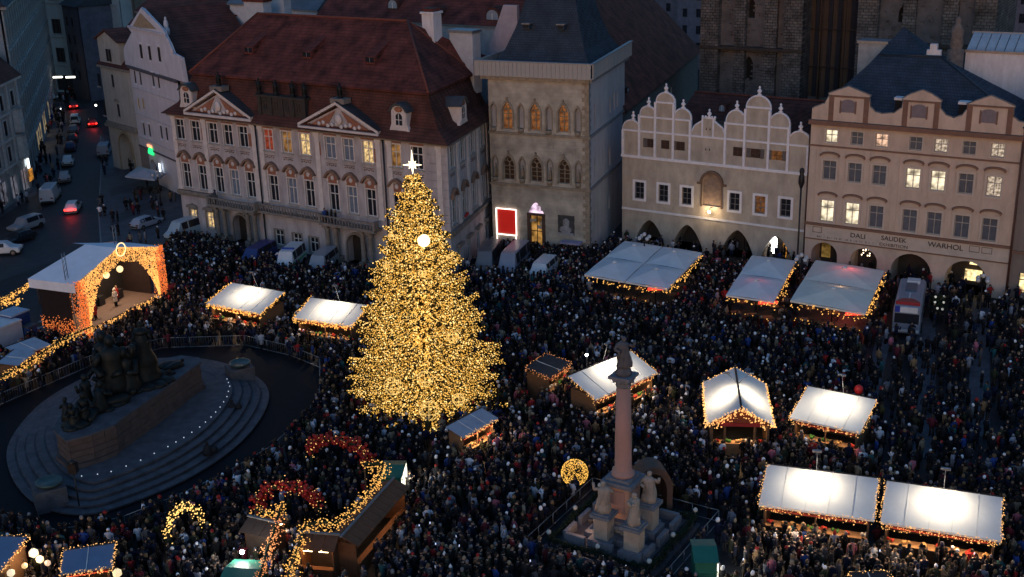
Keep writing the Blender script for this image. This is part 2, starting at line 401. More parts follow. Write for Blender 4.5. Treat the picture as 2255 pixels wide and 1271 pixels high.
    for x in (14.3, 33.25): dp.tube((x,-.22,.2),(x,-.22,15.1),.09,6)
    for x, nm in ((14.3,0),(33.25,1)):
        q = MB(); q.tube((0,-.24,.2),(0,-.24,15.1),.09,6); q.sph((0,-.24,15.0),.2,6,4); F.put(q, 'downpipe', dark_metal, off=(x,0,0))
    # portals and balcony
    for xa in (6.9, 24.7):
        for dx in (0, 1.25, 5.2, 6.3):
            cm = MB(); cm.box(-.4,.4,-1.25,0,0,.7); cm.lathe([(.3,.7),(.34,.85),(.29,1.0),(.27,3.7),(.36,3.85),(.38,4.1)], (0,-.75,0), 10); cm.box(-.42,.42,-1.2,0,4.1,4.45)
            F.put(cm, 'portal_column', pal_stone, off=(xa+dx, 0, 0))
    bl = MB(); bl.box(6.4, 32.2, -1.0, 0, 4.5, 4.82); bl.box(6.2, 14.0, -1.6, -1.0, 4.5, 4.84); bl.box(24.2, 32.3, -1.6, -1.0, 4.5, 4.84)
    bal = F.put(bl, 'balcony', pal_stone)
    rl = MB(); rl.box(6.2, 14.0, -1.55,-1.35, 5.55, 5.7); rl.box(24.2, 32.3, -1.55,-1.35, 5.55, 5.7); rl.box(14.0, 24.2, -1.0,-.8, 5.55, 5.7)
    for x in (6.2,14.0,24.2,32.1): rl.box(x,x+.3,-1.6 ,-.8,4.84,5.8)
    F.put(rl, 'balcony_rail', pal_stone, parent=bal)
    bm = MB(); bm.lathe([(.05,0),(.1,.2),(.06,.45),(.07,.7)], (0,0,0), 6); bme = bm.mesh('baluster', pal_stone)
    for k in range(58):
        x = 6.6 + k*.44; yy = -1.45 if (x < 14 or x > 24.2) else -.9
        F.put(bme, 'baluster', None, parent=bal, off=(x, yy, 4.84))
    for xd in (10.15, 28.25):
        d = MB(); d.box(-1.2,-.02,.85,.95,0,3.0); d.box(.02,1.2,.85,.95,0,3.0)
        for sx in (-.6,.6):
            for zz in (.5,1.7): d.box(sx-.4,sx+.4,.82,.86,zz,zz+.9)
        F.put(d, 'door', dark_wood, off=(xd,0,0))
        ar = MB(); A = arcpts(-1.45,1.45,2.2,3.75,'round',6); B_ = arcpts(-1.25,1.25,2.2,3.5,'round',6)
        for j in range(len(A)-1): ar.prism([A[j],A[j+1],B_[j+1],B_[j]], 'y', -.2, 0)
        ar.box(-1.45,-1.25,-.2,0,0,2.2); ar.box(1.25,1.45,-.2,0,0,2.2); F.put(ar, 'door_arch', pal_stone, off=(xd,0,0))
    # pediments with gabled roofs
    for x0, x1, zb, za, dark in ((3.1,14.2,15.35,18.5,0),(21.5,33.1,15.3,18.4,1)):
        cx = (x0+x1)/2; p = MB()
        p.prism([(x0+.5,zb+.35),(x1-.5,zb+.35),(cx,za-.35)], 'y', -.25, .2)
        pd = F.put(p, 'pediment', pal_wall)
        q = MB(); q.box(x0,x1,-.75,.3,zb,zb+.35)
        for s_ in (-1,1):
            e = cx + s_*(x1-x0)/2; q.prism([(e,zb+.3),(e,zb+.62),(cx,za+.32),(cx,za)], 'y', -.75, .3)
        F.put(q, 'pediment_cornice', pal_trim, parent=pd)
        t = MB(); w_=(x1-x0)/2
        t.prism([(cx-w_*.72,zb+.55),(cx-w_*.08,za-.75),(cx-w_*.3,zb+.55)], 'y', -.36, -.25); t.prism([(cx+w_*.72,zb+.55),(cx+w_*.08,za-.75),(cx+w_*.3,zb+.55)], 'y', -.36, -.25)
        F.put(t, 'tympanum', pal_terra, parent=pd)
        r_ = MB(); r_.sph((cx,-.4,zb+1.4),.55,9,6,0,(1,.35,1.1)); 
        for k in range(10): r_.sph((cx-w_*.5+w_*k/9.0, -.38, zb+.75+.18*math.sin(k*2.1)), .24, 6, 4, 0, (1.2,.4,1))
        F.put(r_, 'relief', pal_trim, parent=pd)
        g = MB(); g.add([(x0-.1,-.8,zb+.66),(cx,-.8,za+.36),(x1+.1,-.8,zb+.66),(x0-.1,3.0,zb+.66),(cx,5.0,za+.36),(x1+.1,3.0,zb+.66)], [(0,1,4,3),(1,2,5,4)])
        F.put(g, 'pediment_roof', mat('lead_roof', (.06,.062,.07), .5, .3, 1, metal=.3), parent=pd)
        st = MB(); st.box(cx-1.0,cx+1.0,-.4,.8,za+.05,za+.6); F.put(st, 'pediment_plinth', pal_stone, parent=pd)
    # roof: mansard skirt, then steep main roof
    zb, zt, zr = 15.28, 19.9, 26.4
    cS = Vector((L, 0)); 
    def sl(x, y):  # a point given in side-face coords, into front-face coords
        p = F.inv @ S.wp(x, y); return (p.x, p.y)
    e0, e1, e2 = (-.9,-.9), (L+.75,-.9), sl(SL+.8,-.9)
    m0, m1 = (-.3,-.2), None
    k0, k1, k2 = (3.0,1.6), sl(1.3,1.9), sl(SL-1,1.9)
    k1 = (38.4, 1.6)
    j0, j1, j2 = (1.0,.5), (40.2,.5), sl(SL,.7)
    r0, r1 = (6.8,9.6), (30.0,9.6); bk0, bk1 = (-.5,18.5), sl(SL+.8,8)
    def V(p, z): return (p[0], p[1], z)
    mr = MB(); mr.add([V(e0,zb),V(e1,zb),V(e2,zb),V(j0,zb+1.3),V(j1,zb+1.3),V(j2,zb+1.3),V(k0,zt),V(k1,zt),V(k2,zt+.1),V((-.9,18),zb),V((1,16),zb+1.3),V((3,15),zt)],
        [(0,1,4,3),(1,2,5,4),(3,4,7,6),(4,5,8,7),(9,0,3,10),(10,3,6,11)])
    F.put(mr, 'mansard_roof', roof_red_old)
    o = .25
    m2 = MB(); q0=(k0[0]-.3,k0[1]-.4); q1=(k1[0]+.3,k1[1]-.4); q2=(k2[0]+.5,k2[1])
    m2.add([V(q0,zt+o),V(q1,zt+o),V(q2,zt+o+.1),V(r0,zr),V(r1,zr),V((2.7,17.5),zt),V((38,20),zt),V(q0,zt+.05),V(q1,zt+.05),V(q2,zt+.1)],
        [(0,1,4,3),(1,2,4),(0,3,5),(2,6,4),(4,6,5,3),(7,8,1,0),(8,9,2,1)])
    F.put(m2, 'roof', roof_red)
    rd_ = MB(); rd_.path([V(r0,zr+.05),V(r1,zr+.05)],.16,6); rd_.path([V(r1,zr+.05),V(q1,zt+o+.05)],.13,6); rd_.path([V(r1,zr+.05),V(q2,zt+o+.1)],.13,6); rd_.path([V(r0,zr+.05),V(q0,zt+o+.05)],.13,6)
    F.put(rd_, 'ridge_tiles', mat('ridge_clay', (.17,.055,.04), .85, .3, 3))
    # statues and dark attic
    at = MB(); at.box(14.6,22.0,.2,.9,16.2,18.3); at.box(14.4,22.2,0,1.0,18.3,18.55)
    for k in range(5): at.box(14.8+k*1.7,15.3+k*1.7,.05,.2,16.2,18.3)
    F.put(at, 'attic', mat('sooty_stone', (.05,.042,.038), .9, .4, 1.5, bump=.4))
    for k in range(4): window(F, 16.05+k*1.7, 16.9, .8, 1.0, y=.18, sill=False, frame=mat('sooty_stone', (.05,.042,.038)))
    for x, z, dd in ((8.65,19.0,.2),(14.8,18.55,.5),(17.4,18.55,.5),(20.0,18.55,.5),(21.8,18.55,.5),(27.3,18.9,.2)):
        s_ = MB(); s_.lathe([(.34,0),(.34,.22),(.22,.24),(.3,.45),(.26,.85),(.32,1.15),(.24,1.4),(.09,1.48),(.14,1.6),(.13,1.75),(.03,1.84)], (0,0,0), 8)
        s_.tube((.25,0,1.25),(.5,-.1,.9),.07,5); s_.tube((-.25,0,1.25),(-.45,-.1,1.6),.07,5)
        F.put(s_, 'statue', bronze, off=(x, dd, z))
    # ornate dormers
    def dormer(FF, x, z, y):
        d = MB(); d.box(-1.0,1.0,-.1,1.6,0,2.1); d.prism([(-1.0,2.1),(1.0,2.1),(.8,2.45),(.35,2.7),(-.35,2.7),(-.8,2.45)],'y',-.1,1.6)
        for s_ in (-1,1): d.prism([(s_*1.0,0),(s_*1.35,0),(s_*1.05,.7),(s_*1.0,2.1)],'y',-.12,.25); d.box(s_*.8-.12,s_*.8+.12,-.18,-.1,.1,2.0)
        o = FF.put(d, 'dormer', pal_trim, off=(x,y,z))
        c = MB(); c.sph((0,-.15,2.3),.3,8,5,0,(1.8,.5,1)); FF.put(c,'scrollwork',pal_terra,parent=o,off=(x,y,z))
        wn = MB(); wn.prism([(-.42,.6),(.42,.6),(.42,1.6),(.2,1.85),(-.2,1.85),(-.42,1.6)],'y',-.13,-.1); wn.box(-.04,.04,-.17,-.13,.6,1.8,1); wn.box(-.42,.42,-.17,-.13,1.15,1.22,1)
        FF.put(wn,'window',[glass_dark, white_paint],parent=o,off=(x,y,z))
        r = MB(); r.prism([(-1.35,2.05),(-1.1,2.3),(-.8,2.62),(-.35,2.95),(.35,2.95),(.8,2.62),(1.1,2.3),(1.35,2.05),(1.0,2.1),(.8,2.45),(.35,2.7),(-.35,2.7),(-.8,2.45),(-1.0,2.1)],'y',-.35,2.4)
        FF.put(r,'dormer_roof',mat('copper_lead', (.08,.085,.09), .5,.3,1,metal=.3),parent=o,off=(x,y,z))
    dormer(F, 3.1, 16.1, .1); dormer(F, 35.5, 16.1, .1); dormer(S, 6.6, 16.1, .3)
    # the wedge skylights
    for u, v in ((555,112),(683,122),(822,134)):
        x, z = F.px(u, v, 5.0)
        yy = 1.6 + (z - zt) / (zr - zt) * 8.0; x, z = F.px(u, v, yy - .3)
        d = MB(); d.add([(-.7,-.9,-.3),(.7,-.9,-.3),(.7,-.9,.55),(-.7,-.9,.55),(-.55,2.2,1.9),(.55,2.2,1.9),(.7,.2,.4),(-.7,.2,.4)], [(0,1,2,3),(3,2,5,4),(1,6,5,2),(0,3,4,7)])
        o = F.put(d, 'roof_dormer', roof_red, off=(x, yy, z))
        g_ = MB(); g_.poly([(-.6,-.92,-.1),(.6,-.92,-.1),(.6,-.92,.45),(-.6,-.92,.45)]); g_.box(-.03,.03,-.95,-.92,-.1,.45,1); F.put(g_, 'window', [glass_dark, galv], parent=o, off=(x,yy,z))
    # side wall
    XS = [1.35,4.95,8.75,12.5]
    so = [(x-.65,x+.65,12.3,14.75) for x in XS]+[(x-.65,x+.65,6.1,8.9) for x in XS]+[(x-.6,x+.6,.6,2.9) for x in (2.5,6.0,9.5,13.2)]
    S.put(wallmb(0, SL, 0, 15.1, so, .25, 1), 'wall', [pal_wall, dark_int])
    for x in XS: window(S, x, 12.3, 1.3, 2.45, surround=pal_trim, sw=.14); window(S, x, 6.1, 1.3, 2.8, surround=pal_trim, sw=.14)
    hm = MB(); hm.prism([(-1.0,0),(-.9,.5),(-.4,.95),(0,1.1),(.4,.95),(.9,.5),(1.0,0),(.75,.1),(.35,.6),(0,.72),(-.35,.6),(-.75,.1)],'y',-.4,0); hme = hm.mesh('window_hood', mat('brown_hood_stone', (.2,.13,.1)))
    hg = MB(); hg.prism([(-.9,0),(.9,0),(.8,.35),(-.8,.35)],'y',-.45,0); hgm = hg.mesh('window_hood', pal_stone)
    for x in XS: S.put(hme, 'window_hood', None, off=(x,0,9.1)); S.put(ome, 'sill_ornament', None, off=(x,0,11.7))
    for x in (2.5,6.0,9.5,13.2): window(S, x, .6, 1.2, 2.3, y=.2); S.put(hgm, 'window_hood', None, off=(x,0,3.3))
    for x in (3.2,6.85,10.6,14.3): S.put(pme, 'pilaster', None, off=(x,0,0))
    sc = MB(); sc.box(0.1,SL+.2,-.45,0,5.28,5.62); sc.box(0.1,SL+.2,-.2,0,4.9,5.28); S.put(sc,'string_course',pal_stone)
    se = MB(); se.box(0.2,SL+.4,-.5,.02,15.0,15.28); S.put(se,'eaves_cornice',pal_stone)
    # side and back walls that close the block
    LB = Face(root, (F.wp(0,18).x, F.wp(0,18).y), a-math.pi/2); LB.put(wallmb(0,18,0,15.1,[]), 'wall', pal_wall)
    # sign post plaque of red flowers on the side sill
    fl = MB(); rr = random.Random(4)
    for k in range(26): fl.sph((rr.uniform(-.55,.55),-.2+rr.uniform(-.1,.1),rr.uniform(0,.25)),.11,5,3)
    o = S.put(fl,'window_flowers',mat('red_flowers',(.5,.03,.03),.7,.3,5),off=(4.95,0,6.05))
    ch = MB(); ch.box(-.8,.8,-.8,.8,0,3.6); ch.box(-.95,.95,-.95,.95,3.6,3.85); ch.box(-.75,.75,-.75,.75,3.85,4.2,1)
    x, z = F.px(953, 92, 12.0); F.put(ch, 'chimney', [mat('white_chimney', (.62,.62,.66), .8, .2, 2, streak=.3), roof_red], off=(x, 12, z-.4))
    # people leaning on the balcony are dark bundles of coats: built with the crowd
    return F, S
PF, PS = palace()

# ================================================================== STONE BELL TOWER HOUSE
st_wall = bricked('worn_sandstone', (.43,.395,.335), (.395,.36,.305), (.355,.32,.27), .75, .42, .35, axes='xz', noise=.4, msize=.012)
st_side = mat('bluish_lit_render', (.40,.405,.44), .9, .25, .7, streak=.4, bump=.25)  # side wall: cooler bluish light of that face put into the grey
st_trim = mat('carved_sandstone', (.30,.25,.19), .9, .4, 2.2, bump=.5)
def tower_house():
    a = rad(-24.2); xy = (-2.05, 135.15); L = 12.1
    root = empty('tower_house', (*xy,0), a, label='square gothic stone tower house with planked parapet and steep blue slate roof', cat='tower')
    F = Face(root, xy, a); c = F.wp(L,0); S = Face(root, (c.x,c.y), rad(71)); SL = 17.0
    big3=[2.3,5.7,9.1]; ni3=[.55,3.95,7.35,10.8]
    ops=[(x-.62,x+.62,14.5,17.5,'pt') for x in big3]+[(x-.32,x+.32,14.6,17.3,'pt') for x in ni3]
    ops+=[(x-.7,x+.7,8.6,11.4,'pt') for x in big3]+[(x-.36,x+.36,8.8,11.2,'pt') for x in ni3]
    ops+=[(4.55,6.6,1.0,6.1,'pt')]
    F.put(wallmb(0,L,0,20.4,ops,.45,1),'wall',[st_wall,st_side])
    for x in big3:
        for z, h, w_, lm in ((14.5,3.0,1.24,lit_orange),(8.6,2.8,1.4,mat('brown_dark_leaded_glass',(.06,.035,.022),.4,.4,2))):
            o=MB(); o.box(-.05,.05,-.05,.05,0,h*.62); o.box(-w_/2,-w_/2+.08,-.05,.05,0,h*.6); o.box(w_/2-.08,w_/2,-.05,.05,0,h*.6)
            for k in range(3): o.lathe([(.2,-.05),(.2,.05),(.13,.05),(.13,-.05)],(0,0,0),8) if False else None
            for ccx,ccz,rr_ in ((-w_/4,h*.66,w_/4),(w_/4,h*.66,w_/4),(0,h*.82,w_/5)):
                ring=[(ccx+rr_*math.cos(t*math.pi/5),0,ccz+rr_*math.sin(t*math.pi/5)) for t in range(11)]
                o.path(ring,.06,4)
            for zz in (h*.2,h*.4): o.box(-w_/2,w_/2,-.02,.02,zz-.03,zz+.03)
            wn=F.put(o,'window',st_trim,off=(x,.28,z)); P=[(-w_/2,0)]+arcpts(-w_/2,w_/2,h-w_*.72,h,'pt')+[(w_/2,0)]
            g=MB(); g.poly([(p[0],0,p[1]) for p in P]); F.put(g,'pane',lm,parent=wn,off=(x,.4,z))
            s=MB(); A=arcpts(-w_/2-.2,w_/2+.2,h-w_*.72,h+.35,'pt'); B_=arcpts(-w_/2,w_/2,h-w_*.72,h,'pt')
            for j in range(len(A)-1): s.prism([A[j],A[j+1],B_[j+1],B_[j]],'y',-.1,0)
            s.box(-w_/2-.2,-w_/2,-.1,0,-.1,h-w_*.72); s.box(w_/2,w_/2+.2,-.1,0,-.1,h-w_*.72); s.sph((0,-.08,h+.5),.16,6,4)
            F.put(s,'surround',st_trim,parent=wn,off=(x,0,z))
    for x in ni3:
        for z,h in ((14.6,2.7),(8.8,2.4)):
            s=MB(); A=arcpts(-.47,.47,h-.5,h+.25,'pt'); B_=arcpts(-.34,.34,h-.5,h,'pt')
            for j in range(len(A)-1): s.prism([A[j],A[j+1],B_[j+1],B_[j]],'y',-.09,0)
            s.box(-.47,-.34,-.09,0,0,h-.5); s.box(.34,.47,-.09,0,0,h-.5)
            s.lathe([(.3,-.5),(.38,-.1),(.34,0)],(0,-.02,0),8); 
            if z<10: s.lathe([(.16,0),(.2,.5),(.14,1.1),(.05,1.2),(.1,1.4),(.02,1.5)],(0,.2,.05),6)
            F.put(s,'niche_frame',st_trim,off=(x,0,z))
    rr=random.Random(11); er=MB()   # eroded stones standing proud
    for k in range(150):
        x=rr.uniform(.1,L-.7); z=rr.choice([0,1])*6.2+rr.uniform(.3,7.2)+ (5.5 if rr.random()<.4 else 0); z=min(z,19.6)
        if any(abs(x+.3-q)<1.3 for q in big3+ni3) and (14<z<18.2 or 8.2<z<12): continue
        er.box(x,x+rr.uniform(.4,.8),-rr.uniform(.02,.07),0,z,z+rr.uniform(.25,.42))
    F.put(er,'weathered_stones',st_wall,kind='stuff')
    qn=MB()
    for k in range(44):
        w_=.75 if k%2 else .45; qn.box(L-w_,L+.06,-.06,0.0,.05+k*.46,.48+k*.46)
    F.put(qn,'corner_quoins',st_trim,kind='stuff')
    for z in (8.05,14.05):
        s=MB(); s.box(-.1,L+.22,-.22,0,z-.15,z+.12); F.put(s,'string_course',st_trim)
        s=MB(); s.box(0.0,SL,-.22,0,z-.15,z+.12); S.put(s,'string_course',mat('shaded_stone_trim',(.2,.2,.21),.85,.3,2))  # grey copy of the carved trim, weaker side light put into the colour
    # ground floor: fanlight, door, lit red panel, poster
    x0,x1=4.5,6.65
    fl=MB(); A=arcpts(x0,x1,4.85,6.15,'round'); fl.prism(A,'y',.05,.12)
    F.put(fl,'fanlight',litwin('pink_white_fanlight',(1,.72,.95),1.3,.8))
    lt=MB(); lt.box(4.45,6.7,-.12,.35,4.55,4.82); lt.box(4.45,4.85,-.08,.3,0,4.55); lt.box(6.3,6.7,-.08,.3,0,4.55); F.put(lt,'door_surround',mat('brown_frame',(.09,.055,.04),.7))
    dr=MB(); dr.poly([(4.85,.3,0),(6.3,.3,0),(6.3,.3,4.55),(4.85,.3,4.55)]); dr.box(5.55,5.62,.22,.3,0,4.5,1); dr.box(4.85,6.3,.22,.3,2.6,2.68,1)
    F.put(dr,'glass_door',[litwin('gold_lit_hall',(1,.5,.12),.35),dark_wood])
    F.put(MB().box(.75,2.95,-.12,-.02,2.1,4.95),'red_panel',emis('backlit_red_panel',(.42,.01,.006),.55))
    tb=MB(); tb.path([(.6,-.2,5.08),(3.12,-.2,5.08),(3.12,-.2,1.95),(.6,-.2,1.95),(.6,-.2,5.08)],.065,6); tb.tube((.65,-.2,1.95),(.62,-.25,1.2),.05); tb.tube((3.05,-.2,1.95),(3.1,-.25,1.2),.05)
    F.put(tb,'light_tube',emis('white_neon_tube',(1,.82,.72),3.0))
    po=MB(); po.box(8.3,10.3,-.1,0,2.55,4.9); pm_=F.put(po,'poster_board',mat('grey_poster',(.06,.06,.065),.5,.6,3))
    pf=MB(); pf.sph((9.3,-.1,4.0),.55,9,6,0,(.8,.06,1)); pf.sph((9.2,-.1,3.2),.7,9,6,0,(1.1,.06,.7)); pf.box(8.3,10.3,-.12,-.1,2.55,2.85,0); F.put(pf,'poster_print',mat('pale_poster_grey',(.3,.3,.32),.6,.5,3),parent=pm_)
    sg=MB(); sg.box(9.0,11.4,-1.4,-.4,1.9,2.1); F.put(sg,'door_canopy',mat('lilac_awning',(.3,.28,.42),.7))
    # side face
    so_=[(2.4,2.9,14.6,17.4,'pt'),(9.3,10.0,15.0,17.0,'pt'),(11.3,12.0,15.0,17.2,'pt'),(13.0,13.5,15.0,17.0,'pt'),(9.0,9.8,8.7,11.2,'pt'),(2.2,2.8,9.0,11.3,'pt'),(8.8,9.3,3.5,5.0),(1.9,2.4,3.0,5.0)]
    S.put(wallmb(0,SL,0,20.4,so_,.35,1),'wall',[st_side,dark_int])
    sq=MB()
    for k in range(44):
        w_=.45 if k%2 else .75; sq.box(0,w_,-.05,0,.05+k*.46,.48+k*.46)
    S.put(sq,'corner_quoins',mat('shaded_stone_trim',(.2,.2,.21)),kind='stuff')
    LB=Face(root,(F.wp(0,SL).x,F.wp(0,SL).y),a-math.pi/2); LB.put(wallmb(0,SL,0,20.4,[]),'wall',st_side)
    # parapet of upright planks
    plm=mat('weathered_planks',(.38,.37,.36),.85,.3,1.2,streak=.25,bump=.3)
    cor=MB(); cor.box(-.7,L+.2,-.45,0,20.15,20.55); F.put(cor,'cornice',st_trim)
    cor=MB(); cor.box(-.2,SL+.5,-.45,0,20.15,20.55); S.put(cor,'cornice',mat('shaded_stone_trim',(.2,.2,.21)))
    n=27; wd=(L+1.7)/n; pk=MB(); pk.box(.012,wd-.012,-.06,.06,0,1.62); pkm=pk.mesh('plank',plm)
    par=F.put(MB().box(-1.2,L+.55,-.55,-.35,20.5,20.62),'parapet',plm)
    for k in range(n): F.put(pkm,'plank',None,parent=par,off=(-1.2+k*wd,-.6+random.uniform(-.02,.02),20.56+random.uniform(-.03,.03)))
    par2=S.put(MB().box(-.3,SL+.8,-.55,-.35,20.5,20.62),'parapet',plm)
    for k in range(36): S.put(pkm,'plank',None,parent=par2,off=(-.45+k*wd,-.6+random.uniform(-.02,.02),20.56+random.uniform(-.03,.03)))
    cp=MB(); cp.box(-1.3,L+.75,-.75,-.35,22.15,22.27); F.put(cp,'parapet_coping',mat('grey_coping',(.28,.29,.31),.6,.2,2),parent=par)
    cp=MB(); cp.box(-.5,SL+1.1,-.75,-.35,22.15,22.27); S.put(cp,'parapet_coping',mat('grey_coping',(.28,.29,.31)),parent=par2)
    lp=MB(); lp.box(-.1,.1,0,SL,20.5,22.2); F.put(lp,'side_parapet',plm,off=(-1.25,-.6,0))
    # roof with bell-cast foot
    def sl(x,y): p=F.inv@S.wp(x,y); return (p.x,p.y)
    def ring(i,o,z): return [(i,i,z),(L-i*.9,i,z),(*sl(SL-i,i),z),(i+ -2.0*0+sl(SL-i,i)[0]-L+1.5*i*0,SL-i-2,z)]
    ap=(6.3,7.2); b0=[(.6,.6),(L-.1,.55),sl(SL-1.5,.3),(2.6,SL-2)]
    def mix(t,z): return [(p[0]+(ap[0]-p[0])*t,p[1]+(ap[1]-p[1])*t,z) for p in b0]
    rb=MB(); rb.loft([mix(0,21.9),mix(.16,23.2),mix(.32,25.5),mix(.6,31),mix(.82,36.5)],0,True,False); F.put(rb,'roof',slate)
    for x in (4.0,8.15):
        q=MB(); q.prism([(-.4,0),(.4,0),(.4,.5),(-.4,.5)],'y',-.5,.6); q.box(-.5,.5,-.65,.7,.5,.6,1); q.poly([(-.3,-.52,.08),(.3,-.52,.08),(.3,-.52,.42),(-.3,-.52,.42)],2)
        F.put(q,'roof_dormer',[slate,galv,glass_dark],off=(x,2.45,25.5))
    return F,S
BF,BS=tower_house()
# ================================================================== HOUSE WITH RENAISSANCE GABLES
gb_wall = mat('sand_stucco', (.46,.41,.35), .85, .22, .8, streak=.5, bump=.15, dirt=(.30,.265,.225))
gb_trim = mat('white_lime_trim', (.70,.71,.77), .75, .15, 2)
def gable_house():
    a=rad(-32); xy=(13.35,136.85); L=22.3
    root=empty('gable_house',(*xy,0),a,label='low sand coloured arcaded house with white outlined rounded renaissance gables',cat='house')
    F=Face(root,xy,a)
    wx=[2.25,5.3,8.2,14.0,17.0,19.9]
    arch=[(1.7,5.5,3.0),(6.5,10.3,3.05),(12.6,16.4,3.2),(17.4,20.8,3.1)]
    ops=[(x-.6,x+.6,5.45,7.45) for x in wx]+[(p,q,0,h,'pt',3.0) for p,q,h in arch]+[(10.1,12.4,5.6,9.4,'round',.25)]
    F.put(wallmb(0,L,0,10.5,ops,.22),'wall',[gb_wall])
    ib=MB(); ib.poly([(0,3.0,0),(L,3.0,0),(L,3.0,3.6),(0,3.0,3.6)]); ib.box(13.2,14.3,2.7,2.98,0,2.6); F.put(ib,'arcade_back_wall',mat('dim_arcade_wall',(.06,.05,.045),.9,.3,1))  # arcade shade is put into the back wall's dark colour
    for i,x in enumerate(wx):
        w_=window(F,x,5.45,1.2,2.0,litwin('dim_orange_room',(1,.4,.12),.09,2.5) if i==4 else None,frame=mat('grey_frame',(.2,.2,.2),.6),cols=2,rows=(.33,.66),mull=.05,surround=gb_trim,sw=.27,sill=False)
    t=MB()
    t.box(-.12,L+.1,-.16,0,10.3,10.62); t.box(0,L,-.12,0,4.0,4.22)
    F.put(t,'string_course',gb_trim)
    # gable silhouette
    def lobe(x0,x1,z0,z1,n=8): return arcpts(x0,x1,z0,z1,'round',n)
    out=[(0,10.5),(0,13.6)]+lobe(.05,2.2,13.6,14.65)+[(2.25,14.0)]+[(2.25,15.5)]+lobe(2.25,4.2,15.5,16.4)+[(4.25,15.6),(4.25,17.0)]+lobe(4.25,6.5,17.0,18.1)+[(6.5,15.6)]+lobe(6.5,8.5,15.4,16.45)+[(8.5,13.7)]
    out+=[(9.0,14.7),(9.7,15.15),(9.95,15.3),(9.95,15.6),(11.3,15.6),(11.3,15.3),(11.6,15.1),(12.3,14.6),(12.65,13.7)]
    out+=[(12.7,15.3)]+lobe(12.7,14.95,15.4,16.75)+[(15.0,15.6),(15.0,17.2)]+lobe(15.0,17.7,17.2,18.5)+[(17.7,15.6)]+lobe(17.7,19.9,15.6,16.8)+[(19.95,14.3)]+lobe(19.95,22.2,14.0,15.0)+[(L,13.6),(L,10.5)]
    clean=[out[0]]
    for p in out[1:]:
        if (Vector(p)-Vector(clean[-1])).length>.02: clean.append(p)
    import mathutils
    g=MB(); g.prism(clean,'y',0,.5); gb=F.put(g,'gable',gb_wall)
    ed=MB()
    for p,q in zip(clean[1:-2],clean[2:-1]):
        ed.tube((p[0],.1,p[1]),(q[0],.1,q[1]),.13,5)
    F.put(ed,'gable_coping',gb_trim,parent=gb)
    rl=MB()
    for z,x0,x1 in ((13.5,.1,8.5),(15.2,2.3,8.4),(13.5,8.5,12.7),(13.5,12.7,22.2),(15.25,12.75,19.9),(17.0,4.3,6.5),(17.25,15.0,17.7)): rl.box(x0,x1,-.13,0,z-.1,z+.1)
    F.put(rl,'gable_band',gb_trim,parent=gb)
    for x,z in ((.12,13.5),(2.2,15.4),(4.2,17.0),(6.45,17.0),(8.5,15.2),(12.7,15.4),(14.95,17.0),(17.7,17.0),(19.9,15.4),(22.1,13.6)):
        F.put(MB().box(-.13,.13,-.2,0,0,z-10.6),'pilaster_strip',gb_trim,parent=gb,off=(x,0,10.62))
    for x in (9.95,11.25): F.put(MB().box(-.09,.09,-.14,0,0,2.0),'pilaster_strip',gb_trim,parent=gb,off=(x,0,13.6))
    for x,z in ((1.3,14.65),(3.25,16.4),(5.38,18.1),(7.5,16.45),(10.65,15.6),(13.85,16.75),(16.35,18.5),(18.8,16.8),(21.1,15.0)):
        f=MB(); f.lathe([(.16,-.1),(.26,0),(.26,.12),(.1,.2),(.24,.38),(.26,.5),(.12,.66),(.07,.72),(.14,.84),(.1,.95),(.01,1.02)],(0,.2,0),9)
        F.put(f,'finial',gb_trim,parent=gb,off=(x,0,z+.05))
    cr=MB()
    for k in range(5): cr.sph((9.9+.36*k,.1,15.75),.17,6,4)
    F.put(cr,'crest',gb_trim,parent=gb)
    for i,(x0,x1) in enumerate(((3.2,4.05),(4.95,5.95),(6.8,7.85),(13.65,14.7),(15.7,16.8),(18.1,19.25))):
        w_=MB(); w_.box(x0,x1,-.03,-.01,11.7,12.7); w_.box((x0+x1)/2-.03,(x0+x1)/2+.03,-.06,-.03,11.7,12.7,1); w_.box(x0,x1,-.06,-.03,12.15,12.2,1)
        o=F.put(w_,'window',[mat('brown_shutter_glass',(.055,.035,.028),.3,.3,2) if i!=5 else litwin('dim_orange_room',(1,.4,.12),.09,2.5),mat('brown_frame',(.09,.055,.04))])
        if i in (0,2,4,5):
            s=MB(); s.box(x0-.5,x0-.03,-.09,-.02,11.68,12.72); F.put(s,'shutter',mat('grey_brown_shutter',(.12,.105,.1),.8,.2,3),parent=o)
            if i in (4,5): s=MB(); s.box(x1+.03,x1+.42,-.09,-.02,11.68,12.72); F.put(s,'shutter',mat('grey_brown_shutter',(.12,.105,.1)),parent=o)
    hl=MB()
    for x in (10.4,10.85):
        for z in (14.3,12.0): hl.prism([(x-.08,z),(x+.08,z),(x,z+.3)],'y',-.03,-.01)
    F.put(hl,'vent_slots',dark_int)
    # painted niche panel with its arched frame, lantern below
    n_=MB(); n_.poly([(p[0],.24,p[1]) for p in [(10.1,5.6)]+arcpts(10.1,12.4,8.25,9.4,'round')+[(12.4,5.6)]]); F.put(n_,'fresco_panel',mat('faded_fresco',(.24,.17,.13),.9,.45,2.2,dirt=(.12,.1,.1)))
    fr=MB(); A=arcpts(9.85,12.65,8.25,9.75,'round'); B_=arcpts(10.1,12.4,8.25,9.4,'round')
    for j in range(len(A)-1): fr.prism([A[j],A[j+1],B_[j+1],B_[j]],'y',-.3,0)
    fr.box(9.95,10.1,-.1,0,5.45,8.25); fr.box(12.4,12.55,-.1,0,5.45,8.25); fr.box(9.5,10.1,-.25,0,8.1,8.3); fr.box(12.4,13.0,-.25,0,8.1,8.3); F.put(fr,'niche_frame',mat('brown_stone_frame',(.17,.11,.08),.9,.3,2))
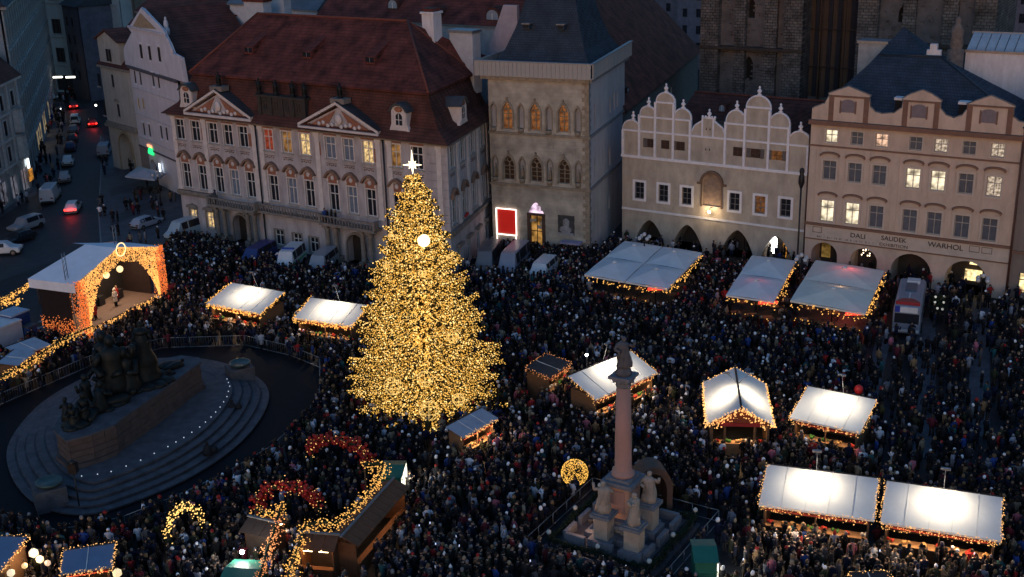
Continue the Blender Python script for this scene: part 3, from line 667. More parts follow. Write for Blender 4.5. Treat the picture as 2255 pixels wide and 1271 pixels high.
    ln=MB(); ln.sph((11.25,-.55,5.05),.17,8,6); o=F.put(ln,'wall_lantern',emis('lantern_glow',(1,.75,.4),14))
    lp=bpy.data.lights.new('wall_lantern_light','POINT'); lp.energy=60; lp.color=(1,.7,.38); lp.shadow_soft_size=.15; lo=bpy.data.objects.new('wall_lantern_light',lp); COL.objects.link(lo); lo.parent=root; lo.matrix_basis=T(11.25,-.9,5.2)
    br=MB(); br.tube((11.25,0,5.4),(11.25,-.55,5.4),.03,5); br.tube((11.25,-.55,5.4),(11.25,-.55,5.2),.03,5); F.put(br,'lantern_bracket',dark_metal,parent=o)
    # white glowing figure-one sign and orange light in the fourth arch
    sg=MB(); P=[(-.35,.15),(-.2,0),(.35,0),(.5,.3),(.5,1.1),(.5,1.7),(.3,1.95),(-.1,1.95),(-.35,1.7),(-.3,1.25),(-.1,1.1),(-.1,.75),(-.35,.6)]
    sg.prism(P,'y',-.05,.05); F.put(sg,'lit_sign',emis('white_sign_glow',(1,1,.98),5.5),off=(18.35,.9,.75))
    og=MB(); og.poly([(19.0,2.6,.0),(20.7,1.4,.0),(20.7,1.4,2.2),(19.0,2.6,2.4)]); F.put(og,'lit_shop_wall',litwin('orange_shop_glow',(1,.4,.06),.55))
    # brown drainpipe at the right end
    dp=MB(); dp.tube((L-.05,-.15,.2),(L-.05,-.15,15.0),.09,6); F.put(dp,'downpipe',mat('rust_brown_pipe',(.1,.045,.035),.6))
    # roofs behind the gables
    r=MB()
    for x0,x1,zr in ((0,8.5,15.8),(8.5,12.7,13.5),(12.7,L,16.2)):
        cx=(x0+x1)/2; r.add([(x0,.5,10.8),(cx,.5,zr-1),(x1,.5,10.8),(x0,12,10.8),(cx,12,zr-1),(x1,12,10.8)],[(0,1,4,3),(1,2,5,4)])
    F.put(r,'roof',roof_red_old)
    w2=MB(); w2.box(0,L,3.05,12,0,10.8); F.put(w2,'rear_wall',gb_wall)
    return F
GF=gable_house()

# ================================================================== GALLERY HOUSE (right)
rb_wall=mat('peach_stucco',(.53,.42,.345),.85,.26,.6,streak=.5,bump=.12)
rb_pale=mat('pale_peach_stucco',(.52,.44,.38),.85,.18,1.0)
rb_band=mat('brown_stucco_band',(.20,.115,.085),.85,.2,1.5)
lfont=None
def text(F,s,x,z,h,m,name='lettering',y=-.02,parent=None,sx=1.0):
    cu=bpy.data.curves.new('lettering','FONT'); cu.body=s; cu.size=h/.72; cu.extrude=.025; cu.align_x='LEFT'
    t=bpy.data.objects.new('tmp_text',cu); COL.objects.link(t); dg=bpy.context.evaluated_depsgraph_get(); me=bpy.data.meshes.new_from_object(t.evaluated_get(dg)); bpy.data.objects.remove(t)
    me.materials.clear(); me.materials.append(m); me.transform(Matrix.Rotation(rad(90),4,'X')@Matrix.Scale(sx,4,(1,0,0)))
    return F.put(me,name,None,off=(x,y,z),parent=parent)
def gallery_house():
    a=rad(-31.6); xy=(31.9,123.7); L=20.75
    root=empty('gallery_house',(*xy,0),a,label='tall peach stucco house with blue slate roof, three small attic gables and black lettering',cat='house')
    F=Face(root,xy,a)
    cols=[2.2,4.87,7.4,10.8,13.25,15.95,18.6]
    arch=[(.75,3.6,3.5),(5.0,7.85,3.4),(9.3,13.4,3.5),(14.8,18.9,3.5)]
    ops=[(x-.63,x+.63,14.42,15.78) for x in cols]+[(x-.7,x+.7,10.45,12.5) for x in cols]+[(x-.72,x+.72,5.85,8.2) for x in cols]+[(p,q,0,h,'round',3.2) for p,q,h in arch]
    F.put(wallmb(0,L,0,16.4,ops,.2),'wall',[rb_wall])
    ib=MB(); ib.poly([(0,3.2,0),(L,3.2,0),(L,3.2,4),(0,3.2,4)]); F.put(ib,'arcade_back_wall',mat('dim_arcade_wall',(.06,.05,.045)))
    shop=litwin('bright_shop_window',(1,.75,.35),1.6,1.5)
    s=MB(); s.prism(arcpts(16.6,18.7,2.3,3.2,'round'),'y',2.9,3.1); s.poly([(16.2,3.05,.5),(17.9,3.05,.5),(17.9,3.05,1.7),(16.2,3.05,1.7)]); F.put(s,'lit_shop_window',shop)
    s=MB(); s.poly([(1.0,3.0,.9),(2.0,3.0,.9),(2.0,3.0,3.1),(1.0,3.0,3.1)]); F.put(s,'lit_shop_window',litwin('dim_yellow_shop',(1,.6,.15),.14))
    ch=MB()
    for k in range(9): ch.sph((6.2+.45*math.sin(k*1.9),1.6,2.5+.35*math.cos(k*2.7)),.07,6,4)
    F.put(ch,'chandelier',emis('chandelier_bulbs',(1,.75,.5),5))
    lit4={0:lit_cream,2:litwin('pinkish_lit_room',(1,.62,.42),.9,1.6)}; lit3={3:lit_cream,4:lit_cream}; lit2={0:lit_cream,1:lit_cream}
    cb=mat('blue_grey_curtained_glass',(.10,.115,.15),.25,.3,1.5,spec=.6)
    spot=litwin('lamp_seen_through_window',(1,.8,.6),.5,4)
    for i,x in enumerate(cols):
        window(F,x,14.42,1.26,1.36,lit4.get(i,spot if i in(4,6) else cb),frame=mat('cream_frame',(.4,.37,.33),.6),surround=rb_pale,sw=.14,rows=(.4,),sill=False,mull=.07)
        window(F,x,10.45,1.4,2.05,lit3.get(i,spot if i==6 else cb),frame=mat('cream_frame',(.4,.37,.33)),surround=rb_pale,sw=.2,rows=(.34,),sill=False,mull=.07)
        window(F,x,5.85,1.44,2.35,lit2.get(i,cb),frame=mat('cream_frame',(.4,.37,.33)),surround=rb_pale,sw=.2,rows=(.34,),sill=False,mull=.07)
    hm=MB(); A=arcpts(-1.05,1.05,.05,.42,'round',5); B_=[(p[0]*.9,p[1]-.17) for p in A]
    for j in range(len(A)-1): hm.prism([A[j],A[j+1],B_[j+1],B_[j]],'y',-.3,0)
    hme=hm.mesh('window_hood',rb_band)
    tp=MB(); tp.prism([(-.95,-.1)]+[(p[0]*.9,p[1]-.15) for p in A]+[(.95,-.1)],'y',-.04,0); tpm=tp.mesh('hood_panel',rb_pale)
    for x in cols:
        for z in (13.05,8.75): o=F.put(hme,'window_hood',None,off=(x,0,z)); F.put(tpm,'hood_panel',None,parent=o,off=(x,0,z))
    for x,z0,z1 in [(q,5.7,13.9) for q in (.45,3.55,6.1,9.1,12.05,14.6,17.3,20.2)]: F.put(MB().box(-.28,.28,-.05,0,z0,z1),'pilaster_strip',rb_wall,off=(x,0,0))
    for z0,z1,p in ((16.3,16.75,.55),(13.95,14.1,.12),(5.35,5.62,.22)):
        F.put(MB().box(-.15,L+.15,-p,0,z0,z1),'cornice',rb_band)
    F.put(MB().box(0,L,-.06,0,3.85,5.35),'fascia_band',rb_pale)
    F.put(MB().box(0,L,-.10,-.06,3.75,3.88),'fascia_molding',rb_band)
    bk=mat('black_lettering',(.02,.018,.018),.6,.1,3); gy=mat('faded_grey_lettering',(.22,.18,.16),.7,.1,3); gy2=mat('greyish_lettering',(.10,.085,.08),.7,.1,3)
    text(F,'DALI',4.85,4.5,.5,bk,y=-.08,sx=1.1); text(F,'SAUDEK',8.1,4.62,.5,bk,y=-.08,sx=1.0); text(F,'EXHIBITION',7.95,4.0,.34,gy2,y=-.08,sx=1.15); text(F,'WARHOL',12.85,4.55,.55,bk,y=-.08,sx=1.05)
    fm=MB(); rr=random.Random(2); x=1.3
    while x<7.6:
        w_=rr.uniform(.08,.17); fm.box(x,x+.035,-.085,-.06,4.02,4.22); fm.box(x,x+w_,-.085,-.06,4.19 if rr.random()<.5 else 4.02,4.22 if rr.random()<.5 else 4.05); x+=w_+rr.choice([.06,.07,.25])
    F.put(fm,'worn_lettering',gy,kind='stuff')
    for x in (1.3,17.4,18.6): 
        q=MB(); 
        for z in (4.55,5.15): q.box(-.5,.5,-.03,0,z,z+.05)
        for dx in (-.5,.45): q.box(dx,dx+.05,-.03,0,4.6,5.15)
        F.put(q,'panel_frame',gy2,off=(x,-.06,0))
    # attic with three gables and sweeping parapet
    P=[(0,16.75),(0,17.9),(.6,18.2),(1.3,18.5),(1.77,19.4)]
    P+=[(1.6,19.55),(3.66,20.4),(5.95,19.6),(5.8,19.4),(5.95,18.5),(6.5,18.0),(7.2,17.85),(8.4,18.0),(9.15,18.6),(9.25,19.4),(9.1,19.5),(10.0,20.1),(11.05,20.5),(12.0,20.15),(12.95,19.55),(12.8,19.4),(12.85,18.8),(13.4,18.2),(14.2,17.95),(15.0,18.3),(15.4,18.9),(15.45,19.35),(15.3,19.4),(17.5,20.4),(19.75,19.5),(19.6,19.35),(19.65,18.5),(20.2,18.1),(L,18.0),(L,16.75)]
    g=MB(); g.prism(P,'y',0,.45); at=F.put(g,'attic_parapet',rb_wall)
    cp=MB()
    for p,q in zip(P[1:-2],P[2:-1]): cp.tube((p[0],.1,p[1]),(q[0],.1,q[1]),.11,5)
    F.put(cp,'parapet_coping',mat('grey_lead_coping',(.16,.15,.15),.5,.2,2),parent=at)
    for x0,x1 in ((1.75,5.85),(9.25,12.8),(15.4,19.65)):
        q=MB(); q.box(x0,x1,-.12,0,19.25,19.42); q.box(x0,x0+.5,-.08,0,16.75,19.25); q.box(x1-.5,x1,-.08,0,16.75,19.25); F.put(q,'gable_frame',rb_band,parent=at)
    for x0,x1 in ((3.03,4.44),(10.15,11.55),(16.75,18.15)):
        P2=[(x0,17.7)]+arcpts(x0,x1,18.7,19.05,'round',4)+[(x1,17.7)]; q=MB(); q.poly([(p[0],-.02,p[1]) for p in P2]); 
        q.box(x0-.15,x0,-.07,0,17.6,18.9,1); q.box(x1,x1+.15,-.07,0,17.6,18.9,1); F.put(q,'blind_window',[mat('lilac_grey_panel',(.2,.17,.19),.7,.2,2),rb_band],parent=at)
    # roofs
    r=MB(); zr=22.6
    e=[(-.3,.4,17.0),(L+14,.4,17.0),(4.5,7.5,zr),(10.6,7.5,zr+.1),(-.3,15,17),(L+14,15,17)]
    r.add([(-.3,.4,17.0),(L+.2,.4,17.3),(4.6,7.6,zr),(10.9,7.6,zr+.1),(-.3,16,17.2),(L+.2,11,17.3)],[(0,1,3,2),(0,2,4),(1,5,3),(2,3,5,4)])
    F.put(r,'roof',slate)
    x2,z2=F.px(1985,62,13); r=MB(); r.add([(2.0,7.0,19.6),(12,7.0,19.9),(x2,14,z2),(1.0,20,17),(15,20,17)],[(0,1,2),(0,2,3),(1,4,2)]); F.put(r,'rear_roof',slate)
    rt=MB(); rt.path([(4.6,7.6,zr+.05),(10.9,7.6,zr+.15),(L+.2,.6,17.4)],.12,5); F.put(rt,'ridge_flashing',mat('dark_flashing',(.02,.03,.045),.4,.2,2))
    for x in (8.7,14.9): q=MB(); q.box(-.45,.45,-.4,.4,0,1.6); q.box(-.55,.55,-.5,.5,1.6,1.85,1); F.put(q,'chimney',[dark_int,mat('white_chimney',(.62,.62,.66))],off=(x,1.2,17.6))
    u=[(2057,118),(1925,112)]
    x,z=F.px(2057,118,8.2); q=MB(); q.box(-.7,.7,-.3,.3,0,.7); q.box(-.4,.3,-.3,.3,.7,1.3); F.put(q,'roof_vent',mat('white_chimney',(.62,.62,.66)),off=(x,8.2,z-.3))
    x,z=F.px(1925,118,13.0); q=MB(); q.box(-1.5,1.5,-1,1,-3,1.2); q.box(-1.7,1.7,-1.1,1.1,1.2,1.5,1); F.put(q,'chimney',[mat('pale_grey_plaster',(.3,.32,.34),.85,.3,1),galv],off=(x,13,z))
    bx=MB(); bx.box(0,L,3.25,11,0,16.6); F.put(bx,'rear_wall',rb_wall)
    dp=MB(); dp.tube((L+.1,-.2,.2),(L+.1,-.2,16.5),.1,6); F.put(dp,'downpipe',mat('rust_brown_pipe',(.1,.045,.035)))
    return F
RF=gallery_house()
# neighbour at the right edge
def right_neighbour():
    a=rad(-31.6); p=RF.wp(20.95,0)
    root=empty('neighbour_house',(p.x,p.y,0),a,label='brownish grey house at the right edge of the picture, beside the peach gallery house',cat='house')
    F=Face(root,(p.x,p.y),a); m=mat('brown_grey_stucco',(.2,.165,.15),.85,.25,.8,streak=.4)
    xs=[2.3,5.5,8.7]
    ops=[(x-.6,x+.6,z,z+2) for x in xs for z in (5.6,9.6,13.2)]+[(.9,2.6,.9,3.0)]
    F.put(wallmb(0,12,0,17.2,ops,.2),'wall',[m])
    for x in xs:
        for z in (5.6,9.6,13.2): window(F,x,z,1.2,2.0,surround=rb_band,sw=.15,sill=False)
    window(F,1.75,.9,1.7,2.1,litwin('bright_shop_window',(1,.75,.35),1.6,1.5),frame=dark_wood,sill=False)
    F.put(MB().box(0,12,-.4,0,17.2,17.5),'cornice',rb_band); F.put(MB().box(0,12,-.2,0,5.0,5.25),'string_course',rb_band)
    F.put(MB().box(0,12,.6,12,0,17.1),'rear_wall',m)
    r=MB(); r.add([(-.3,-.3,17.5),(12,-.3,17.5),(-.3,9,21.0),(12,9,21.0),(-.3,16,17.5),(12,16,17.5)],[(0,1,3,2),(2,3,5,4)]); F.put(r,'roof',slate)
right_neighbour()

# ================================================================== HOUSES LEFT OF THE PALACE
wh_wall=mat('white_blue_stucco',(.55,.55,.60),.85,.18,.8,streak=.5,bump=.1)
cr_wall=mat('greyish_cream_stucco',(.40,.385,.35),.85,.22,.9,streak=.4)
def white_house():
    A=(-55.15,176.6); B_=(-44.2,161.5); a=math.atan2(B_[1]-A[1],B_[0]-A[0]); L=math.hypot(B_[0]-A[0],B_[1]-A[1])
    root=empty('white_gable_house',(*A,0),a,label='white baroque house with curved gable between the arched cream house and the palace',cat='house')
    F=Face(root,A,a); P=lambda u,v,d=0:F.px(u,v,d)
    e=[P(x,y) for x,y in ((300,345),(455,345),(272,133),(380,150),(330,17),(350,430))]
    ZE=P(275,143)[1]
    wl=[]
    def zz(x,y): return P(180+x*300/1192, 200+y*320/1271)
    w1=[P(305,170),P(345,185)]; 
    rows=[]
    for (u,v) in ((299,183),(311,187),(339,190),(351,194)): rows.append((*P(u,v),.72,1.8,None))
    for (u,v) in ((307,240),(317,240)): rows.append((*P(u,v),.72,1.6,emis('yellow_lit_room',(1,.66,.25),.85,(.1,.08,.04))))
    for (u,v) in ((319,298),(331,301),(357,305),(369,309)): rows.append((*P(u,v),.72,1.8,None))
    for (u,v) in ((314,128),(333,132),(354,135)): rows.append((*P(u,v),.6,1.9,None))
    ops=[(x-w/2,x+w/2,z,z+h) for x,z,w,h,_ in rows if z+h<ZE]
    shopx=P(340,385)[0]
    ops+=[(shopx-1.3,shopx+1.5,0,3.6,'round',.8),(L-4.3,L-2.5,0,3.6,'round',.6)]
    F.put(wallmb(0,L,0,ZE,ops,.2,1),'wall',[wh_wall,dark_int])
    F.put(MB().box(0,L-.1,-.05,-.01,0,4.6),'ground_floor_render',mat('taupe_render',(.22,.195,.18),.85,.2,1)) if False else None
    tr=MB(); tr.box(-.2,L,-.3,0,ZE-.25,ZE+.15); tr.box(0,L,-.15,0,4.9,5.1); F.put(tr,'cornice',mat('dark_band',(.09,.09,.11),.7))
    for x,z,w,h,l in rows:
        window(F,x,z,w,h,l,y=.12 if z+h<ZE else -.09,fw=.03,mull=.04,sill=False,frame=dark_frame)
    for z0,zz1 in ((rows[0][1]-.75,0),(rows[6][1]-.6,0),(rows[4][1]-.8,0)): F.put(MB().box(0,L-.05,-.12,0,z0-.1,z0+.1),'string_course',mat('pale_coping',(.5,.5,.55)))
    for x,z,w,h,l in rows:
        q=MB(); q.box(-w/2-.1,w/2+.1,-.16,0,h+.12,h+.32); q.box(-w/2-.1,w/2+.1,-.14,0,-.25,-.1); 
        if l is None: F.put(q,'window_hood',mat('blue_white_trim',(.66,.67,.74),.8,.15,2),off=(x,0,z))
    # curved gable
    g0=P(275,133); top=P(311,18); xr=P(402,138)[0]; base=ZE+.1; xl=g0[0]
    cx=P(308,60)[0]; 
    pts=[(xl-.1,base),(xl,base+2.0),(xl+.5,base+2.6),P(290,72),P(283,62),P(311,18),P(358,68),P(362,78),P(372,98),P(380,118),P(398,128),(xr,base)]
    g=MB(); g.prism(pts,'y',0,.5); gb=F.put(g,'gable',wh_wall)
    c=MB()
    for p,q in zip(pts[1:-2],pts[2:-1]): c.tube((p[0],.15,p[1]),(q[0],.15,q[1]),.16,5)
    F.put(c,'gable_coping',mat('pale_coping',(.5,.5,.55),.8),parent=gb)
    tm=[P(309,28),P(292,60),P(344,64)]; t=MB(); t.prism(tm,'y',-.05,0); F.put(t,'gable_panel',mat('ochre_panel',(.33,.26,.17),.85,.3,2),parent=gb)
    cb=P(318,66); t=MB(); t.box(P(285,68)[0],P(360,72)[0],-.25,0,cb[1]-.15,cb[1]+.15); F.put(t,'gable_band',mat('pale_coping',(.5,.5,.55)),parent=gb)
    # roof going back
    zr=P(318,5,3)[1]
    rp=[P(311,16,.5),P(470,0,14)]
    r=MB(); r.add([(xl,.5,base+2.2),(cx,.5,top[1]-.3),(xr,.5,base),(xl,13,base+2.2),(cx,13,top[1]-.3),(xr,13,base)],[(0,1,4,3),(1,2,5,4)]); F.put(r,'roof',roof_red_old)
    # right flank wall seen over the palace roof
    q=MB(); q.box(L-1.0,L,.6,12,0,ZE+1.5); F.put(q,'side_wall',mat('lilac_render',(.36,.33,.38),.85,.2,1))
    x,z=P(366,60,1.2); st=MB(); st.lathe([(.45,0),(.45,.8),(.3,.9),(.35,1.4),(.25,1.9),(.12,2.0),(.18,2.2),(.02,2.45)],(0,0,0),8); F.put(st,'statue',mat('pale_coping',(.5,.5,.55)),off=(x,1.2,z-1))
    # green lit shop front, orange lettering, white lamp
    x,z=P(335,335); s=MB(); s.prism(arcpts(x-.95,x+.95,z-.3,z+.75,'round',5),'y',-.3,-.1); F.put(s,'green_lit_awning',emis('green_glow',(.02,.75,.2),1.5))
    x,z=P(331,322); F.put(MB().box(x-.85,x+.8,-.2,-.08,z-.14,z+.2),'orange_lit_sign',emis('orange_glow',(1,.33,.15),1.8))
    x,z=P(358,368); F.put(MB().box(x-.16,x+.16,-.5,-.35,z-.6,z+.6),'white_lit_sign',emis('cold_white_glow',(.85,.95,1),3))
    pl=MB(); pl.box(0,shopx-1.35,-.06,0,0,4.9); pl.box(shopx+1.55,L,-.06,0,0,4.9) if False else None
    F.put(pl,'ground_floor_render',mat('taupe_render',(.22,.195,.18),.85,.2,1))
white_house()
def arch_house():
    A=(-61.9,184.0); B_=(-55.2,176.7); a=math.atan2(B_[1]-A[1],B_[0]-A[0]); L=math.hypot(B_[0]-A[0],B_[1]-A[1])
    root=empty('arched_corner_house',(*A,0),a,label='narrow cream corner house with a tall arched passage at the street mouth',cat='house')
    F=Face(root,A,a); P=F.px; ZE=P(235,148)[1]
    rows=[(*P(219,190),.8,1.9),(*P(250,192),.8,1.9),(*P(232,254),.8,1.9),(*P(263,257),.8,1.9)]
    ax=P(281,340)[0]-.1; ops=[(x-w/2,x+w/2,z,z+h) for x,z,w,h in rows]+[(ax-2.2,ax+2.2,0,6.1,'round',5)]
    ops=[o for o in ops if o[0]>0 and o[1]<L]
    F.put(wallmb(0,L,0,ZE,ops,.25,1),'wall',[cr_wall,dark_int])
    for x,z,w,h in rows: window(F,x,z,w,h,y=.12,frame=dark_frame,fw=.03,mull=.04)
    t=MB(); t.box(-.3,L+.1,-.4,0,ZE-.1,ZE+.25); t.box(-.2,L,-.5,0,6.7,7.1); t.box(0,L,-.3,0,7.1,7.5); F.put(t,'cornice',mat('dark_cream_trim',(.24,.22,.19),.85))
    h=MB(); h.prism(arcpts(-.7,.7,0,.45,'round',4),'y',-.25,0); x=rows[3][0]; F.put(h,'window_hood',mat('dark_cream_trim',(.24,.22,.19)),off=(x,0,rows[3][1]+2.3))
    ar=MB(); A1=arcpts(ax-2.5,ax+2.5,3.9,6.4,'round',7); A2=arcpts(ax-2.2,ax+2.2,3.9,6.1,'round',7)
    for j in range(len(A1)-1): ar.prism([A1[j],A1[j+1],A2[j+1],A2[j]],'y',-.15,0)
    ar.box(ax-2.5,ax-2.2,-.15,0,0,3.9); ar.box(ax+2.2,ax+2.5,-.15,0,0,3.9); F.put(ar,'passage_arch',mat('ochre_stone',(.3,.26,.18),.85,.3,1.5))
    # flank towards the street
    LB=Face(root,(F.wp(0,12).x,F.wp(0,12).y),a-math.pi/2); so=[(x,x+.8,z,z+1.8) for x in (2,5.5,9) for z in (8.5,12.5)]
    LB.put(wallmb(0,12,0,ZE,so,.2,1),'wall',[cr_wall,dark_int])
    for o in so: window(LB,o[0]+.4,o[2],.8,1.8,y=.12)
    # dormer and roof
    x,z=P(243,120,.4); d=MB(); dz=P(240,138)[1]
    xl=P(217,100,.2)[0]; xr=P(262,100,.2)[0]; zt=P(240,88,.2)[1]
    d.box(xl,xr,.1,3,ZE,zt); d.prism([(xl-.3,zt),(xr+.3,zt),((xl+xr)/2,zt+1.3)],'y',0,3); o=F.put(d,'dormer',cr_wall)
    for sx in (-.45,.45): window(F,(xl+xr)/2+sx,ZE+1.0,.5,1.8,y=-.02,sill=False,frame=dark_frame,fw=.03,mull=.03)
    r=MB(); r.prism([(xl-.6,zt-.1),((xl+xr)/2,zt+1.6),(xr+.6,zt-.1),(xr+.4,zt-.2),((xl+xr)/2,zt+1.3),(xl-.4,zt-.2)],'y',-.3,3); F.put(r,'dormer_roof',roof_red_old,parent=o)
    rf=MB(); rf.add([(-.5,-.4,ZE+.2),(L,-.4,ZE+.2),(0.5,6,ZE+6.5),(L,6,ZE+6.5),(-.5,12,ZE+.2),(L,12,ZE+.2)],[(0,1,3,2),(2,3,5,4),(0,2,4),(1,5,3)]); F.put(rf,'roof',roof_red_old)
    cm=MB(); cm.box(L-1.6,L-.9,3,3.8,ZE+3,ZE+7.6); F.put(cm,'chimney',mat('pale_grey_plaster',(.3,.32,.34)))
arch_house()
# ================================================================== ROOFS AND CHURCH BEHIND
ch_st=bricked('sooty_church_stone',(.15,.14,.135),(.10,.095,.095),(.05,.05,.052),.7,.38,.9,axes='xz',noise=.6,msize=.04)
ch_dk=mat('sooty_render',(.115,.11,.115),.95,.4,.6,bump=.4)
def church_tower(u0,u1,v,label,base_v,holes,bands):
    d=34.0; a=rad(-31)
    F0=GF; x0,_=F0.px(u0,v,d); x1,_=F0.px(u1,v,d); p=F0.wp(x0,d); L=x1-x0
    root=empty('church_tower',(p.x,p.y,0),a,label=label,cat='church tower')
    F=Face(root,(p.x,p.y),a); Hh=40
    ops=[]
    for (u,vv,w,h) in holes:
        x,z=F.px(u,vv); ops.append((x-w/2,x+w/2,z-h/2,z+h/2,'pt'))
    F.put(wallmb(1.2,L-1.2,0,Hh,ops,.6,1),'wall',[ch_dk,dark_int])
    S=Face(root,(F.wp(L,0).x,F.wp(L,0).y),a+math.pi/2); S.put(wallmb(0,14,0,Hh,[]),'wall',ch_st)
    S2=Face(root,(F.wp(0,14).x,F.wp(0,14).y),a-math.pi/2); S2.put(wallmb(0,14,0,Hh,[]),'wall',ch_st)
    rr=random.Random(int(u0))
    for bx,w in ((0,2.6),(L-2.6,2.6),(L*.33,1.6),(L*.62,1.8)):
        b=MB(); dp=1.1 if w>2 else .7
        b.box(bx,bx+w,-dp,.3,0,Hh)
        o=F.put(b,'buttress',ch_st)
        st=MB()
        z=2.0
        while z<Hh-.5:
            h=rr.uniform(.32,.42); x=bx
            while x<bx+w-.05:
                ww=min(rr.uniform(.45,.95),bx+w-x)
                if rr.random()<.75: st.box(x+.03,x+ww-.03,-dp-rr.uniform(.03,.16),-dp,z,z+h-.05)
                x+=ww
            z+=h
        F.put(st,'ashlar_blocks',ch_st,parent=o,kind='stuff')
    for z in bands:
        F.put(MB().box(-.1,L+.1,-1.35,0,z-.2,z+.2),'string_course',mat('sooty_stone',(.05,.042,.038)))
    st=MB()
    for k in range(420):
        x=rr.uniform(2.6,L-3); z=rr.uniform(5,Hh-1); st.box(x,x+rr.uniform(.25,.6),-rr.uniform(.03,.12),0,z,z+rr.uniform(.15,.3))
    F.put(st,'rubble_stones',ch_st,kind='stuff')
    return F,L
T1,_l=church_tower(1548,1770,100,'dark sooty stone church tower rising behind the house with white gables',180,[(1655,18,1.0,2.6),(1648,150,1.3,3.2),(1690,165,.8,2.4)],[T_z for T_z in (18.5,29.0)])
T2,_l2=church_tower(1892,2195,60,'dark sooty stone church tower behind the blue slate roof of the gallery house',180,[(1990,30,1.2,2.2)],[20.0,30.0])
def church_front():
    d=37; x0,_=GF.px(1765,100,d); x1,_=GF.px(1900,100,d); p=GF.wp(x0,d)
    root=empty('church_nave',(p.x,p.y,0),GF.ang,label='dark church front between the two towers, hung with tall vertical scaffold boards',cat='church')
    F=Face(root,(p.x,p.y),GF.ang); L=x1-x0
    F.put(MB().box(0,L,0,8,0,40),'wall',ch_dk)
    m1=mat('brown_scaffold_board',(.075,.05,.035),.8,.4,1,streak=.3); m2=mat('dark_netting',(.018,.02,.028),.9,.3,1)
    n=14
    for k in range(n):
        w=L/n; F.put(MB().box(.03,w-.03,-.12-(.1 if k%3==0 else 0),-.01,12 if k%4 else 8,39),'board',m1 if k in(2,4,5,7,9,10) else m2,off=(k*w,0,0))
    for z in (16,21,26,31): F.put(MB().box(0,L,-.5,-.3,z,z+.12),'scaffold_rail',dark_metal)
    for x in (.1,L/3,2*L/3,L-.1): q=MB(); q.tube((x,-.45,5),(x,-.45,39),.07,5); F.put(q,'scaffold_pole',dark_metal)
church_front()
def church_low():
    # low dark block under the recess of the right tower plus a pale statue and greenhouse roof
    d=20
    x0,z0=RF.px(2125,135,14); x1,_=RF.px(2290,150,14); _,z1=RF.px(2150,75,17)
    p=RF.wp(x0,14)
    root=empty('glass_roof_house',(p.x,p.y,0),RF.ang,label='pale glazed lean-to roof with many panes behind the blue slate roof, upper right corner',cat='glasshouse')
    F=Face(root,(p.x,p.y),RF.ang); L=x1-x0+4
    x,zb=F.px(2130,112); _,zb0=F.px(2130,135); _,zt=F.px(2160,72,3.5)
    F.put(MB().box(0,L,0,6,zb0-6,zb),'white_wall',mat('white_chimney',(.62,.62,.66)))
    F.put(MB().box(-.1,L,-.15,0,zb-.12,zb+.12),'gutter',galv)
    n=12; pw=L/n; pm=MB(); pm.add([(.04,0,0),(pw-.04,0,0),(pw-.04,3.4,zt-zb),(.04,3.4,zt-zb),(.04,0,-.04),(pw-.04,0,-.04),(pw-.04,3.4,zt-zb-.04),(.04,3.4,zt-zb-.04)],[(0,1,2,3),(7,6,5,4),(0,4,5,1)])
    pme=pm.mesh('pane',mat('milky_glass',(.32,.40,.46),.2,.3,.8,spec=.6)); 
    gr=F.put(MB().add([(0,.05,zb-.1),(L,.05,zb-.1),(L,3.5,zt-.12),(0,3.5,zt-.12)],[(0,1,2,3)]),'glass_roof',dark_metal)
    for k in range(n): F.put(pme,'pane',None,parent=gr,off=(k*pw,0,zb+.05))
    F.put(MB().box(-.2,L,3.4,3.7,zt-.1,zt+.15),'ridge_beam',galv)
    x,z=PX((0,0,0)) if False else (0,0)
church_low()
sx,sz=RF.px(2105,110,12); p=RF.wp(sx,12); q=MB(); q.lathe([(.9,-8),(.9,0),(.6,.1),(.75,.6),(.6,1.4),(.7,2.0),(.4,2.6),(.25,2.8),(.33,3.1),(.2,3.4),(.02,3.5)],(0,0,0),9)
tag(q.make('stone_statue',mat('dim_sandstone',(.16,.14,.13),.9,.4,2,bump=.4)),'eroded sandstone statue on a pillar left of the glazed roof',cat='statue').matrix_basis=T(p.x,p.y,sz)

